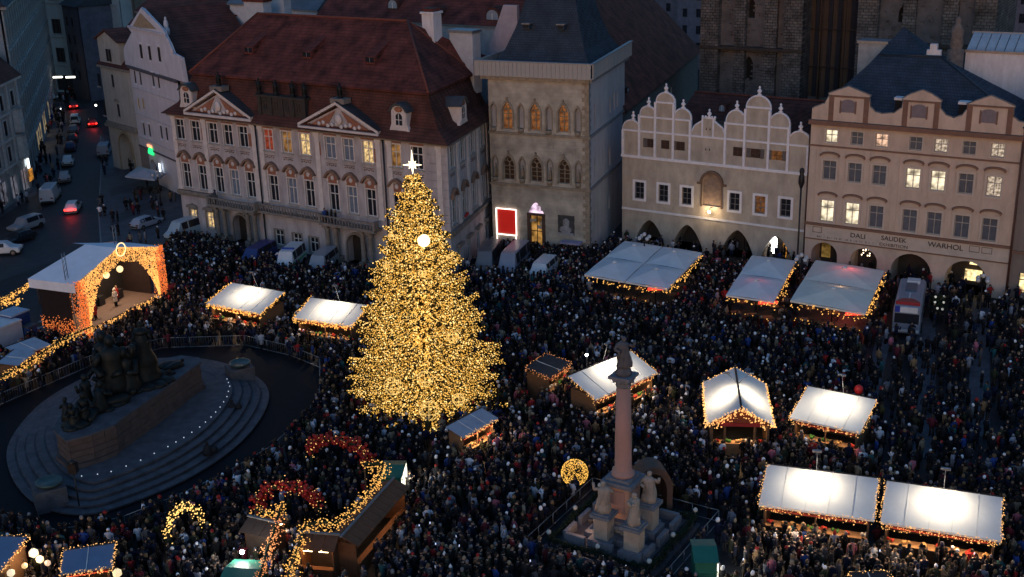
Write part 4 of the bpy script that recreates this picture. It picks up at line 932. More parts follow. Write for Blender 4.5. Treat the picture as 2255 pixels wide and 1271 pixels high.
def back_house(name,u0,v0,u1,v1,d0,zc,zr,depth,label,F0=PF,rm=None,wall=None,dorm=(),wins=False,ang=0.0,z_drop=0):
    """a long house parallel to the palace, eaves pixels (u,v) at depth d0"""
    x0,z0=F0.px(u0,v0,d0); x1,z1=F0.px(u1,v1,d0); p=F0.wp(x0,d0); z=(z0+z1)/2
    a=F0.ang+ang; root=empty(name,(p.x,p.y,0),a,label=label,cat='house'); F=Face(root,(p.x,p.y),a); L=x1-x0
    F.put(MB().box(0,L,0,depth,0,z),'wall',wall or mat('pale_grey_plaster',(.3,.32,.34)))
    F.put(MB().box(-.2,L+.2,-.3,0,z-.2,z+.05),'gutter',galv)
    r=MB(); r.add([(-.3,-.4,z),(L+.3,-.4,z),(-.3,depth/2,zr),(L+.3,depth/2,zr),(-.3,depth+.4,z),(L+.3,depth+.4,z)],[(0,1,3,2),(2,3,5,4),(0,2,4),(1,5,3)])
    rf=F.put(r,'roof',rm or roof_red)
    q=MB(); q.tube((-.3,depth/2,zr+.05),(L+.3,depth/2,zr+.05),.15,5); F.put(q,'ridge_tiles',mat('ridge_clay',(.17,.055,.04)),parent=rf)
    for fx,fy,w in dorm:
        yy=depth/2*fy; zz=z+(zr-z)*fy
        q=MB(); q.prism(arcpts(-w/2,w/2,.2,.2+w*.55,'round',5),'y',-.5,2.0); q.box(-w/2,w/2,-.5,2.0,-.4,.2); o=F.put(q,'roof_dormer',rm or roof_red_old,off=(fx*L,yy,zz+.3))
        q=MB(); q.prism(arcpts(-w/2+.15,w/2-.15,.15,.1+w*.42,'round',4),'y',-.53,-.51); q.box(-w/2+.15,w/2-.15,-.53,-.51,-.25,.15); q.box(-.04,.04,-.58,-.53,-.25,.5,1); F.put(q,'window',[mat('pale_dormer_glass',(.25,.29,.34),.2,.2,2,spec=.6),white_paint],parent=o,off=(fx*L,yy,zz+.3))
    return F,L,z
back_house('tiled_house',700,38,1150,60,24,0,30.5,18,'long red tiled house with rounded dormers directly behind the palace roof',dorm=((.36,.22,1.7),(.86,.1,2.0),(.60,.12,1.3)))
back_house('tiled_house',300,20,520,40,27,0,27,14,'dark red roofed house behind the white baroque gable, above the street',rm=roof_red_old,dorm=((.5,.5,1.0),))
bw=mat('blue_white_render',(.42,.45,.5),.85,.2,1)
for u0,v0,u1,v1,d,zr,lab in ((505,5,560,12,27,28.5,'small dark roofed white house left behind the palace ridge'),(575,10,700,30,30,29.5,'white walled house with grey roof just behind the palace ridge')):
    F,L,z=back_house('rear_house',u0,v0,u1,v1,d,0,zr,12,lab,rm=(roof_red if 'large' in lab else mat('grey_tin_roof',(.12,.14,.17),.5,.3,.6,metal=.2)),wall=bw,dorm=(((.2,.12,1.0),(.45,.12,1.0),(.68,.14,1.0)) if 'large' in lab else ()))
def blocks(u,v,d,w,h,dp,label,m,cap=None,name='chimney'):
    x,z=PF.px(u,v,d); q=MB(); q.box(-w/2,w/2,0,dp,-6,h); q.box(-w/2-.15,w/2+.15,-.15,dp+.15,h,h+.3,1)
    o=q.make(name,[m,cap or roof_red],label=label,cat='chimney'); o.matrix_basis=PF.M@T(x,d,z); return o
blocks(560,32,16,3.4,1.6,1.5,'broad white chimney block at the left end of the palace ridge',bw,roof_red)
blocks(610,24,20,2.6,1.6,1.4,'white chimney stack just behind the palace ridge, right of the broad block',bw,galv)
blocks(1015,90,13.5,3.2,.9,1.6,'low white parapet block on the roof right of the tall white chimney',bw,galv)
def gable_block():
    x,z=PF.px(1105,60,21); q=MB(); q.prism([(-2.6,-4),(2.2,-4),(2.2,2.6),(.3,2.6)],'y',0,.5); o=q.make('fire_wall',[mat('lilac_render',(.36,.33,.38))],label='slanted pale fire wall beside the slate roof of the stone tower',cat='wall'); o.matrix_basis=PF.M@T(x,21,z)
gable_block()
def side_wing():
    # wing that runs back from the stone tower on its right
    c=BS.wp(17.0,0); a=BS.ang
    root=empty('tower_wing',(c.x,c.y,0),a,label='long wing with steep red tiled roof running back from the stone tower',cat='house')
    F=Face(root,(c.x,c.y),a)
    x0,z0=F.px(1380,232); x1,z1=F.px(1528,125); z=(z0+z1)/2; L=x1+4
    ops=[(x,x+1.0,z-4.2,z-2.2) for x in (4,9,14,19,24,29) if x<L-2]+[(x,x+1.0,z-8.2,z-6.2) for x in (4,9,14,19,24,29) if x<L-2]
    wm=mat('dim_grey_stucco',(.17,.165,.16),.9,.25,.8)
    F.put(wallmb(-1,L,0,z,ops,.2,1),'wall',[wm,dark_int])
    for o in ops: window(F,o[0]+.5,o[2],1.0,2.0,y=.12,sill=False)
    F.put(MB().box(-1,L,-.45,0,z-.25,z+.05),'gutter',dark_metal)
    r=MB(); r.add([(-1,-.6,z),(L,-.6,z),(-1,9.5,z+11.5),(L-4,9.5,z+11.5),(-1,19,z),(L,19,z)],[(0,1,3,2),(2,3,5,4),(1,5,3)]); F.put(r,'roof',roof_red)
    q=MB(); q.prism([(-.5,0),(.5,0),(.5,.6),(-.5,.6)],'y',-.8,.8); q.poly([(-.4,-.82,.1),(.4,-.82,.1),(.4,-.82,.5),(-.4,-.82,.5)],1); F.put(q,'skylight',[dark_int,mat('pale_dormer_glass',(.25,.29,.34))],off=(2.2,.9,z+1.8))
    # school roof seen between gables and church
side_wing()
x,z=GF.px(1600,230,9)
F,L,z=back_house('school_house',1500,250,1800,290,14,0,14.8,10,'dark red tiled roof between the white gables and the sooty church tower',F0=GF,rm=roof_red_old,wall=mat('dim_grey_stucco',(.17,.165,.16)),dorm=((.28,.35,1.0),))

# ================================================================== STREET BUILDINGS ON THE LEFT
def street_facade(name,p,q,H,m,label,rows,xs,win=(1.3,2.1),bay=None,roof=None,trim=None,depth=14,shop=0,extra=None,cat='house',lit={}):
    p=Vector((p[0],p[1],0)); q=Vector((q[0],q[1],0)); d=q-p; a=math.atan2(d.y,d.x); L=d.length
    root=empty(name,(p.x,p.y,0),a,label=label,cat=cat); F=Face(root,(p.x,p.y),a); tr=trim or m
    n=xs; X=[L*(i+.5)/n for i in range(n)]; w,h=win
    ops=[(x-w/2,x+w/2,z,z+h) for x in X for z in rows]
    sh=[]
    if shop:
        sh=[(x-L/n*.33,x+L/n*.33,.4,3.6) for x in X]; ops+=sh
    F.put(wallmb(0,L,0,H,ops,.25,1),'wall',[m,dark_int])
    for j,z in enumerate(rows):
        for i,x in enumerate(X): window(F,x,z,w,h,lit.get((i,j)),y=.16,surround=tr,sw=.2,sill=True,frame=dark_frame,fw=.04,mull=.05)
        F.put(MB().box(0,L,-.25,0,z-.75,z-.5),'string_course',tr)
    for i,o in enumerate(sh):
        s=MB(); s.poly([(o[0],.24,o[2]),(o[1],.24,o[2]),(o[1],.24,o[3]),(o[0],.24,o[3])]); s.box((o[0]+o[1])/2-.05,(o[0]+o[1])/2+.05,.15,.24,o[2],o[3],1)
        F.put(s,'shop_window',[shop if not callable(shop) else shop(i),dark_wood])
    for i in range(n+1): F.put(MB().box(-.3,.3,-.2,0,4.4,H-.6),'pilaster',tr,off=(min(max(L*i/n,.35),L-.35),0,0))
    F.put(MB().box(-.3,L+.3,-.8,0,H-.4,H),'cornice',tr)
    F.put(MB().box(0,L,.3,depth,0,H-.1),'rear_wall',m)
    if roof:
        r=MB(); r.add([(-.5,-.9,H),(L+.5,-.9,H),(.6,3.5,H+5),(L-.6,3.5,H+5),(-.5,depth,H),(L+.5,depth,H)],[(0,1,3,2),(2,3,5,4),(0,2,4),(1,5,3)]); F.put(r,'roof',roof)
    return F,L
an=mat('grey_green_stucco',(.40,.40,.40),.9,.35,.7,streak=.4,bump=.2,dirt=(.17,.175,.17)); an_t=mat('pale_grey_carved_trim',(.50,.50,.50),.85,.35,1.4,bump=.4)
an2=mat('bluish_stucco',(.33,.335,.35),.9,.35,.7,streak=.4); an3=mat('pale_art_nouveau_stucco',(.40,.42,.42),.9,.25,.6,streak=.4)
A0=G(-170,600); A1=G(72,415)
def shopA(i): return litwin('pale_shop_glass',(.6,.6,.75),.14,1.0)
FA,LA=street_facade('corner_apartment_house',A0,A1,16.6,an,'heavy grey apartment house with carved facade at the left edge, on the street corner',[5.6,9.2,12.7],9,roof=roof_red_old,trim=an_t,shop=shopA)
q=MB()
for k in range(22):
    x=LA*.45+k*.42; q.box(x,x+.24,-.35,-.25,4.1,4.5)
FA.put(q,'shop_sign',emis('dim_white_sign',(.6,.65,.9),.35))
for x,z,w,h,m_,nm in ((LA-1.1,3.3,.7,1.4,emis('cold_white_glow',(.85,.95,1),3),'lit_sign'),(LA-.8,1.4,1.6,1.7,litwin('orange_shop_glow',(1,.4,.06),.55),'lit_shop_window'),):
    FA.put(MB().box(x-w/2,x+w/2,-.4,-.3,z,z+h),nm,m_)
# little corner bays (turret stack) up the corner of the house
for k,(x,z) in enumerate(((LA-2.2,5.2),(LA-2.2,9.0))):
    q=MB(); q.prism([(-1.1,-.02),(1.1,-.02),(.8,-.8),(-.8,-.8)],'z',0,3.2); q.prism([(-1.25,-.02),(1.25,-.02),(.95,-.95),(-.95,-.95)],'z',3.2,3.4,1); FA.put(q,'bay',[an_t,an],off=(x,0,z))
A2=G(128,212)
shl=litwin('warm_shop_row',(1,.72,.34),1.6,.9)
FB,LB_=street_facade('street_apartment_house',(A1.x-1.2,A1.y+2.0),(A2.x,A2.y),26,an2,'long dark bluish apartment house lining the left side of the street, lit shops below',[5.5,9.2,12.9,16.6,20.3],22,trim=an,shop=lambda i: shl if i in(6,7,8,10,11,14) else glass_dark,depth=14,roof=slate)
# taller house on the far left behind the corner house
C0=G(-60,470); p=FA.wp(-2,9); 
F_,L_=street_facade('tall_bay_house',(FA.wp(0,13).x,FA.wp(0,13).y),(FA.wp(LA-1,13).x,FA.wp(LA-1,13).y),30,mat('mottled_green_grey_stucco',(.34,.37,.37),.9,.5,.5,dirt=(.13,.12,.13)),'tall mottled house with bay windows rising behind the corner apartment house',[17.2,21.0,24.8],6,trim=an_t)
# street-end house facing us, with two dark big windows
e0=(-112.0,250.0); e1=(-88.5,238.5); 
E0=G(112,205); E1=G(178,232)
street_facade('street_end_house',(E0.x,E0.y+2),(E0.x+20,E0.y-9),34,an3,'pale art nouveau house closing the far end of the street, with dark square windows',[6.5,12.5,19.5,26],3,win=(2.6,3.0),trim=an3,shop=lambda i: shl if i==1 else glass_dark)
# dark houses and roofs further right behind
def far_block(u,v,z0,w,dp,h,ang,label,m,rm,ridge=5):
    p=G(u,v,z0); root=empty('far_house',(p.x,p.y,0),ang,label=label,cat='house'); F=Face(root,(p.x,p.y),ang)
    ops=[(x,x+1.1,z,z+1.8) for x in np.arange(1.2,w-1.5,3.2) for z in np.arange(4,h-2,3.6)]
    F.put(wallmb(0,w,0,h,ops,.2,1),'wall',[m,dark_int]); 
    for o in ops: window(F,o[0]+.55,o[2],1.1,1.8,y=.12,sill=False,frame=dark_frame,fw=.04,mull=.05)
    F.put(MB().box(0,w,.25,dp,0,h-.05),'rear_wall',m)
    r=MB(); r.add([(-.4,-.5,h),(w+.4,-.5,h),(-.4,dp/2,h+ridge),(w+.4,dp/2,h+ridge),(-.4,dp+.4,h),(w+.4,dp+.4,h)],[(0,1,3,2),(2,3,5,4),(0,2,4),(1,5,3)]); F.put(r,'roof',rm)
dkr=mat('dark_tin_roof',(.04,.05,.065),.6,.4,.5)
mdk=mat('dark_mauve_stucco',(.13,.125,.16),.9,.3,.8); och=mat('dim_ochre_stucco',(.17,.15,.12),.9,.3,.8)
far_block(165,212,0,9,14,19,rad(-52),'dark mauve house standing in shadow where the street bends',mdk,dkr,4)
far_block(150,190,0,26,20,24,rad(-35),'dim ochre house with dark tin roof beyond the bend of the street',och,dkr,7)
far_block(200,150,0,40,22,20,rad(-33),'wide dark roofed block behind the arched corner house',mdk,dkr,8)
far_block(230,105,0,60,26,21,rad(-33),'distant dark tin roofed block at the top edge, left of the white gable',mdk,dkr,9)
# far roofs that close the horizon at the top edge
rr=random.Random(5)
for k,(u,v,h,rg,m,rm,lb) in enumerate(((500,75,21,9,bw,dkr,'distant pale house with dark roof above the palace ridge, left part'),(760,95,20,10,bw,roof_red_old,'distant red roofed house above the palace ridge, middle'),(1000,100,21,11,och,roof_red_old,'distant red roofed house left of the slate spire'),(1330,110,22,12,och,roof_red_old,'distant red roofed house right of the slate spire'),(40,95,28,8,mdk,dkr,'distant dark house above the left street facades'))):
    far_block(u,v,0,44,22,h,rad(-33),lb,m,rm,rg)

far_block(2215,175,0,40,24,26,rad(-33),'dark house with red roof behind the glazed roof, upper right corner',mdk,roof_red_old,8)
far_block(1490,150,0,18,20,17,rad(-33),'dark red roofed house squeezed between the tower wing and the sooty church tower',mdk,roof_red_old,8)
far_block(1400,130,0,40,20,20,rad(-33),'broad dark red roofed house far behind the tower wing',mdk,roof_red_old,9)
# ================================================================== VEHICLES
tyre_m=mat('tyre_rubber',(.015,.015,.016),.9,.1,4); rim_m=mat('wheel_rim',(.25,.25,.26),.35,.2,3,metal=.8)
tail_on=emis('tail_light_on',(1,.03,.02),6); tail_off=mat('tail_light_off',(.12,.01,.01),.3,.1,2); head_off=mat('headlight_glass',(.45,.47,.5),.15,.1,2,spec=.8); head_on=emis('headlight_on',(.9,.95,1),6)
def vbody(kind,L,W,H):
    """stations (x from front -L/2 .. +L/2): (x, roof z, roof half-width, belt z, half width)"""
    w=W/2
    if kind=='car': st=[(-.5,.55,.72,.5,.78),(-.47,.72,.8,.6,.92),(-.24,.86,.84,.82,1.0),(-.08,1.0*H,.68,.92,1.0),(.2,1.0*H,.68,.94,1.0),(.36,.95*H,.68,.95,1.0),(.46,.98,.8,.93,.96),(.5,.8,.82,.6,.88)]
    elif kind=='suv': st=[(-.5,.75,.75,.6,.8),(-.47,.95,.85,.8,.94),(-.27,1.05,.86,1.0,1.0),(-.13,1.0*H,.76,1.08,1.0),(.3,1.0*H,.76,1.1,1.0),(.44,.96*H,.74,1.1,1.0),(.49,1.05,.85,1.0,.95),(.5,.8,.85,.7,.9)]
    else: st=[(-.5,.8,.78,.6,.85),(-.48,1.05,.86,.9,.95),(-.40,1.25,.88,1.15,1.0),(-.27,.98*H,.80,1.3,1.0),(-.1,1.0*H,.84,1.3,1.0),(.3,1.0*H,.84,1.3,1.0),(.48,.99*H,.84,1.3,1.0),(.5,.9*H,.82,1.2,.96)]
    rings=[]
    for x,zt,rw,zb,hw in st:
        X=x*L; zt=max(zt,zb+.02); lo=.28 if kind=='car' else .35
        rings.append([(X,-hw*w*.94,lo),(X,-hw*w,lo+.2),(X,-hw*w,zb),(X,-rw*w,zt-.04),(X,-rw*w*.8,zt),(X,rw*w*.8,zt),(X,rw*w,zt-.04),(X,hw*w,zb),(X,hw*w,lo+.2),(X,hw*w*.94,lo)])
    return st,rings
def vehicle(name,kind,L,W,H,pos,head,paint,label,group=None,cat='car',tail=False,head_l=False,extra=None,side_glass=True,roofbits=None):
    root=empty(name,(pos[0],pos[1],0),head,label=label,cat=cat,group=group)
    st,R=vbody(kind,L,W,H); b=MB(); b.loft(R,0,True,False); body=b.make('body',paint,root)
    g=MB()
    def quad(p,q,r,s,n):
        n=Vector(n)*.012; c=(Vector(p)+Vector(q)+Vector(r)+Vector(s))/4
        g.poly([c+(Vector(k)-c)*.9+n for k in (p,q,r,s)])
    g.__init__(); quad(R[2][3],R[2][6],R[3][6],R[3][3],(-.7,0,.7)); g.make('windscreen',glass_dark,root)
    i0,i1=(3,6) if kind=='car' else ((3,6) if kind=='suv' else (2,5))
    nst=len(st)
    ki=5 if kind!='van' else 6
    g.__init__(); quad(R[ki][3],R[ki][6],R[ki+1][6],R[ki+1][3],(1,0,.3)); g.make('rear_window',glass_dark,root)
    for s,(a,c) in ((-1,(2,3)),(1,(7,6))):
        g.__init__()
        rng=range(2,6) if kind=='car' else (range(3,6) if kind=='suv' else (range(3,4) if not side_glass else range(3,6)))
        for k in rng:
            if k+1<nst: quad(R[k][a],R[k+1][a],R[k+1][c],R[k][c],(0,s,.1))
        g.make('side_window',glass_dark,root)
    wr=.32 if kind=='car' else .36
    for x in (-.32*L,.31*L):
        for s in (-1,1):
            t=MB(); rs=[[(wr*k*math.cos(q*math.pi/6),s*(W/2-.02)+o,wr*k*math.sin(q*math.pi/6)) for q in range(12)] for k,o in ((.6,-.11),(1,-.11),(1,.03),(.6,.03))]
            t.loft(rs,0,True,False); w_=t.make('wheel',tyre_m,root,T(x,0,wr))
            t=MB(); t.loft([[(wr*.58*math.cos(q*math.pi/6),s*(W/2-.02)+o,wr*.58*math.sin(q*math.pi/6)) for q in range(12)] for o in (s*.0,s*.05)],0,True,False); t.make('rim',rim_m,w_)
    hz=.62 if kind=='car' else .8
    for s in (-1,1):
        MB().box(-.06,.02,-.17,.17,-.08,.08).make('headlight',head_on if head_l else head_off,root,T(-L/2-.0,s*W*.36,hz))
        MB().box(-.02,.05,-.15,.15,-.1,.1).make('tail_light',tail_on if tail else tail_off,root,T(L/2,s*W*.35,hz+.12))
    MB().box(-.05,.05,-W*.42,W*.42,-.1,.1).make('bumper',mat('black_plastic',(.03,.03,.03),.7),root,T(-L/2-.02,0,.42)); MB().box(-.05,.05,-W*.42,W*.42,-.1,.1).make('bumper',MC['black_plastic'],root,T(L/2+.02,0,.45))
    if tail:
        lp=bpy.data.lights.new('brake_glow','POINT'); lp.energy=14; lp.color=(1,.04,.03); lp.shadow_soft_size=.1; lo=bpy.data.objects.new('brake_glow',lp); COL.objects.link(lo); lo.parent=root; lo.matrix_basis=T(L/2+.35,0,.8)
    if extra: extra(root)
    c,s_=math.cos(head),math.sin(head)
    blockpoly([(pos[0]+c*x-s_*y,pos[1]+s_*x+c*y) for x,y in ((-L/2-.3,-W/2-.3),(L/2+.3,-W/2-.3),(L/2+.3,W/2+.3),(-L/2-.3,W/2+.3))])
    return root
def carp(key,c,rough=.3): 
    m=mat(key,c,rough,.12,1.5,spec=.6)
    return m
P_w=carp('white_car_paint',(.6,.61,.64)); P_s=carp('silver_car_paint',(.26,.28,.32)); P_k=carp('black_car_paint',(.02,.022,.028)); P_b=carp('dark_blue_car_paint',(.02,.03,.09)); P_g=carp('grey_car_paint',(.12,.13,.15)); P_r=carp('dark_red_car_paint',(.15,.015,.015)); P_bl=carp('bright_blue_car_paint',(.025,.04,.16))
# heading = direction from the vehicle's FRONT to its REAR
def hd(p,q): d=G(*q)-G(*p); return math.atan2(d.y,d.x)
def veh(name,kind,L,W,H,front,rear,paint,label,**k):
    f=G(*front); r=G(*rear); d=(r-f); a=math.atan2(d.y,d.x); c=(f+r)/2
    return vehicle(name,kind,L,W,H,(c.x,c.y),a,paint,label,**k)
veh('car','car',4.4,1.8,1.45,(172,450),(152,480),P_w,'white hatchback with red rear lights, driving away up the street',tail=True)
veh('van','van',5.6,2.0,2.3,(133,415),(92,468),carp('pale_grey_van_paint',(.45,.47,.53)),'pale grey delivery van parked by the left kerb of the street',cat='van',side_glass=False)
veh('suv','suv',4.8,1.95,1.75,(18,520),(100,492),P_s,'silver grey estate car parked in the lower left of the street',cat='car')
veh('car','car',4.4,1.8,1.42,(10,545),(75,522),P_k,'black car parked just below the silver estate car')
veh('car','suv',4.5,1.85,1.6,(38,558),(-25,562),P_w,'white car cut off by the left edge of the picture')
veh('car','car',4.3,1.8,1.45,(350,490),(296,508),carp('silver_blue_car_paint',(.3,.34,.42)),'silver blue car parked below the terrace on the pavement')
veh('van','van',6.2,2.0,2.3,(370,535),(458,505),carp('pale_blue_van_paint',(.33,.4,.46)),'long pale blue van with grey roof at the left foot of the palace',cat='van')
veh('van','van',5.0,1.95,2.0,(545,590),(598,562),P_bl,'dark blue van parked in front of the left palace portal',cat='van')
def police(root):
    m1=mat('reflective_green_stripe',(.05,.4,.2),.4,.1,2); MB().box(-2.4,2.4,-1.03,1.03,.85,1.08).make('green_stripe',m1,root)
    MB().box(-.7,-.4,-.7,.7,2.36,2.5).make('light_bar',mat('blue_beacon',(.03,.08,.4),.3),root)
veh('police_van','van',5.2,1.98,2.35,(618,610),(665,568),P_w,'white police van with green stripe facing the crowd before the palace',cat='police van',extra=police)
veh('van','van',5.0,1.95,2.1,(690,612),(735,575),P_s,'grey van half hidden between the police van and the great tree',cat='van')
veh('van','van',6.4,2.0,2.6,(1052,625),(1100,560),P_g,'dark grey minibus, left one of the two behind the tree',cat='minibus')
veh('van','van',6.8,2.05,2.6,(1095,632),(1165,560),carp('silver_lilac_paint',(.24,.25,.32)),'silver minibus, right one of the two behind the tree',cat='minibus')
veh('van','van',4.6,1.9,1.95,(1175,630),(1218,590),P_w,'small white van right of the silver minibus, before the stone tower',cat='van')
# parked row and traffic in the street
for i,(u,v,pt,lb) in enumerate(((144,398,P_s,'silver parked car just beyond the pale delivery van'),(151,362,P_w,'white parked hatchback with dark roof in the street row'),(156,330,P_b,'dark blue parked car behind the white hatchback'),(160,312,P_k,'black parked car in the middle of the street row'),(163,292,P_g,'grey parked car near the far end of the street row'),(167,272,P_w,'white parked van-like car at the far end of the street row'))):
    a=G(u+3,v-14); b_=G(u-3,v+10); d=b_-a; vehicle('parked_car','car' if i<5 else 'suv',4.3,1.8,1.45 if i<5 else 1.8,(G(u,v).x,G(u,v).y),math.atan2(d.y,d.x),pt,lb,group='cars parked in a row along the street')
veh('car','car',4.3,1.8,1.45,(203,268),(206,286),P_r,'dark red car with glowing brake lights on the wet street',tail=True)
veh('car','car',4.3,1.8,1.45,(163,232),(163,244),P_k,'distant black car with one row of red brake lights at the bend',tail=True)
veh('car','car',4.3,1.8,1.45,(128,250),(128,236),P_k,'distant oncoming car with white headlights left of the bend',head_l=True)
veh('van','van',4.6,1.9,2.0,(236,330),(226,352),carp('pale_lilac_grey_paint',(.32,.33,.4)),'pale grey box van parked beside the arched passage',cat='van')
# long coach-like ambulance before the gallery house
def coach():
    f=G(1993,742); r=G(2012,650); d=r-f; a=math.atan2(d.y,d.x); c=(f+r)/2; L=8.2; W=2.55; Hh=3.1
    cx,cy=f.x+math.cos(a)*L/2,f.y+math.sin(a)*L/2
    root=empty('coach',(cx,cy,0),a,label='long grey coach with red domed front and white windscreen strip right of the terraces',cat='bus')
    w=W/2; b=MB()
    R=[[(x,-w*k,.35),(x,-w*k,2.5*hz),(x,-w*.92*k,Hh*hz-.1),(x,-w*.75*k,Hh*hz),(x,w*.75*k,Hh*hz),(x,w*.92*k,Hh*hz-.1),(x,w*k,2.5*hz),(x,w*k,.35)] for x,k,hz in ((-L/2,.93,.9),(-L/2+.25,.99,.98),(-L/2+.8,1,1),(0,1,1),(L/2-.2,1,1),(L/2,.97,.96))]
    b.loft(R,0,True,False); b.make('body',carp('bus_grey_paint',(.20,.23,.30)),root)
    g=MB(); g.box(-L/2-.03,-L/2+.03,-w*.85,w*.85,1.35,2.3); g.make('windscreen',glass_dark,root)
    for s in (-1,1): MB().box(-L/2+1.2,L/2-.4,s*w*1.0-.02,s*w*1.0+.02,1.4,2.25).make('side_window',glass_dark,root)
    dm=MB(); dm.prism([(-w*.85,0),(-w*.8,.3),(-w*.5,.62),(0,.74),(w*.5,.62),(w*.8,.3),(w*.85,0)],'x',-.15,.15); 
    dm=MB(); P=[(-w*.85,0),(-w*.75,.5),(-w*.45,1.0),(0,1.2),(w*.45,1.0),(w*.75,.5),(w*.85,0)]
    dm.prism([(p[1],p[0]) for p in P],'z',0,.28); dm.make('red_roof_dome',mat('red_roof_shell',(.32,.03,.04),.4,.15,2),root,T(-L/2+.25,0,Hh-.02))
    MB().box(-L/2-.06,-L/2+.12,-w*.72,w*.5,2.42,2.95).make('destination_strip',mat('white_front_strip',(.65,.66,.7),.4),root)
    MB().box(-L/2-.05,-L/2+.13,w*.5,w*.85,2.42,2.95).make('blue_corner',mat('blue_corner_paint',(.03,.05,.35),.4),root)
    MB().box(0,2.2,-.5,.5,Hh,Hh+.16).make('roof_hatch',mat('blue_dark_hatch',(.05,.09,.14),.3,.3,1,spec=.5),root); MB().box(L/2-1.6,L/2-.6,-.7,.5,Hh,Hh+.25).make('roof_unit',P_w,root)
    MB().box(-2.4,-.6,-.06,.06,Hh+.0,Hh+.12).make('roof_rail',P_w,root)
    MB().box(-L/2-.08,-L/2+.05,-w*.9,w*.9,.5,.75).make('bumper',P_w,root)
    for x in (-.3*L,.28*L):
        for s in (-1,1):
            t=MB(); t.loft([[(.48*k*math.cos(q*math.pi/6),s*(w-.03)+o,.48*k*math.sin(q*math.pi/6)) for q in range(12)] for k,o in ((.6,-.14),(1,-.14),(1,.04),(.6,.04))],0,True,False); t.make('wheel',tyre_m,root,T(x,0,.48))
    cs,sn=math.cos(a),math.sin(a); blockpoly([(cx+cs*x-sn*y,cy+sn*x+cs*y) for x,y in ((-L/2-.5,-w-.5),(L/2+.5,-w-.5),(L/2+.5,w+.5),(-L/2-.5,w+.5))])
coach()

# ================================================================== LIGHT STRINGS
bulb_gold=emis('gold_bulbs',(1,.50,.11),1.15); bulb_warm=emis('warm_bulbs',(1,.52,.17),1.15); bulb_amber=emis('amber_bulbs',(1,.38,.13),.75)
def edge_pts(pts,step,drop=0.0,drops=0,jit=.04,rnd=None,maxd=3):
    rnd=rnd or random.Random(1); out=[]
    for p,q in zip(pts[:-1],pts[1:]):
        p=Vector(p); q=Vector(q); n=max(1,int((q-p).length/step))
        for i in range(n):
            c=p.lerp(q,(i+rnd.random()*.9)/n)+Vector((rnd.gauss(0,jit*1.3),rnd.gauss(0,jit*1.3),rnd.gauss(0,jit))); out.append(c+Vector((rnd.uniform(-jit,jit),rnd.uniform(-jit,jit),rnd.uniform(-jit,jit))))
            if drop:
                for k in range(rnd.randint(0,maxd)): out.append(c+Vector((rnd.uniform(-.08,.08),rnd.uniform(-.08,.08),-rnd.uniform(.08,drop))))
    return out
def lights(name,pts,r,m,parent=None,inv=None,**k):
    V,Fc=dots(pts,r); 
    if inv is not None:
        Mi=np.array(inv); V=V@Mi[:3,:3].T+Mi[:3,3]
    o=bpy.data.objects.new(name,npmesh(name,V,Fc,m)); COL.objects.link(o)
    if parent: o.parent=parent
    return tag(o,**k)

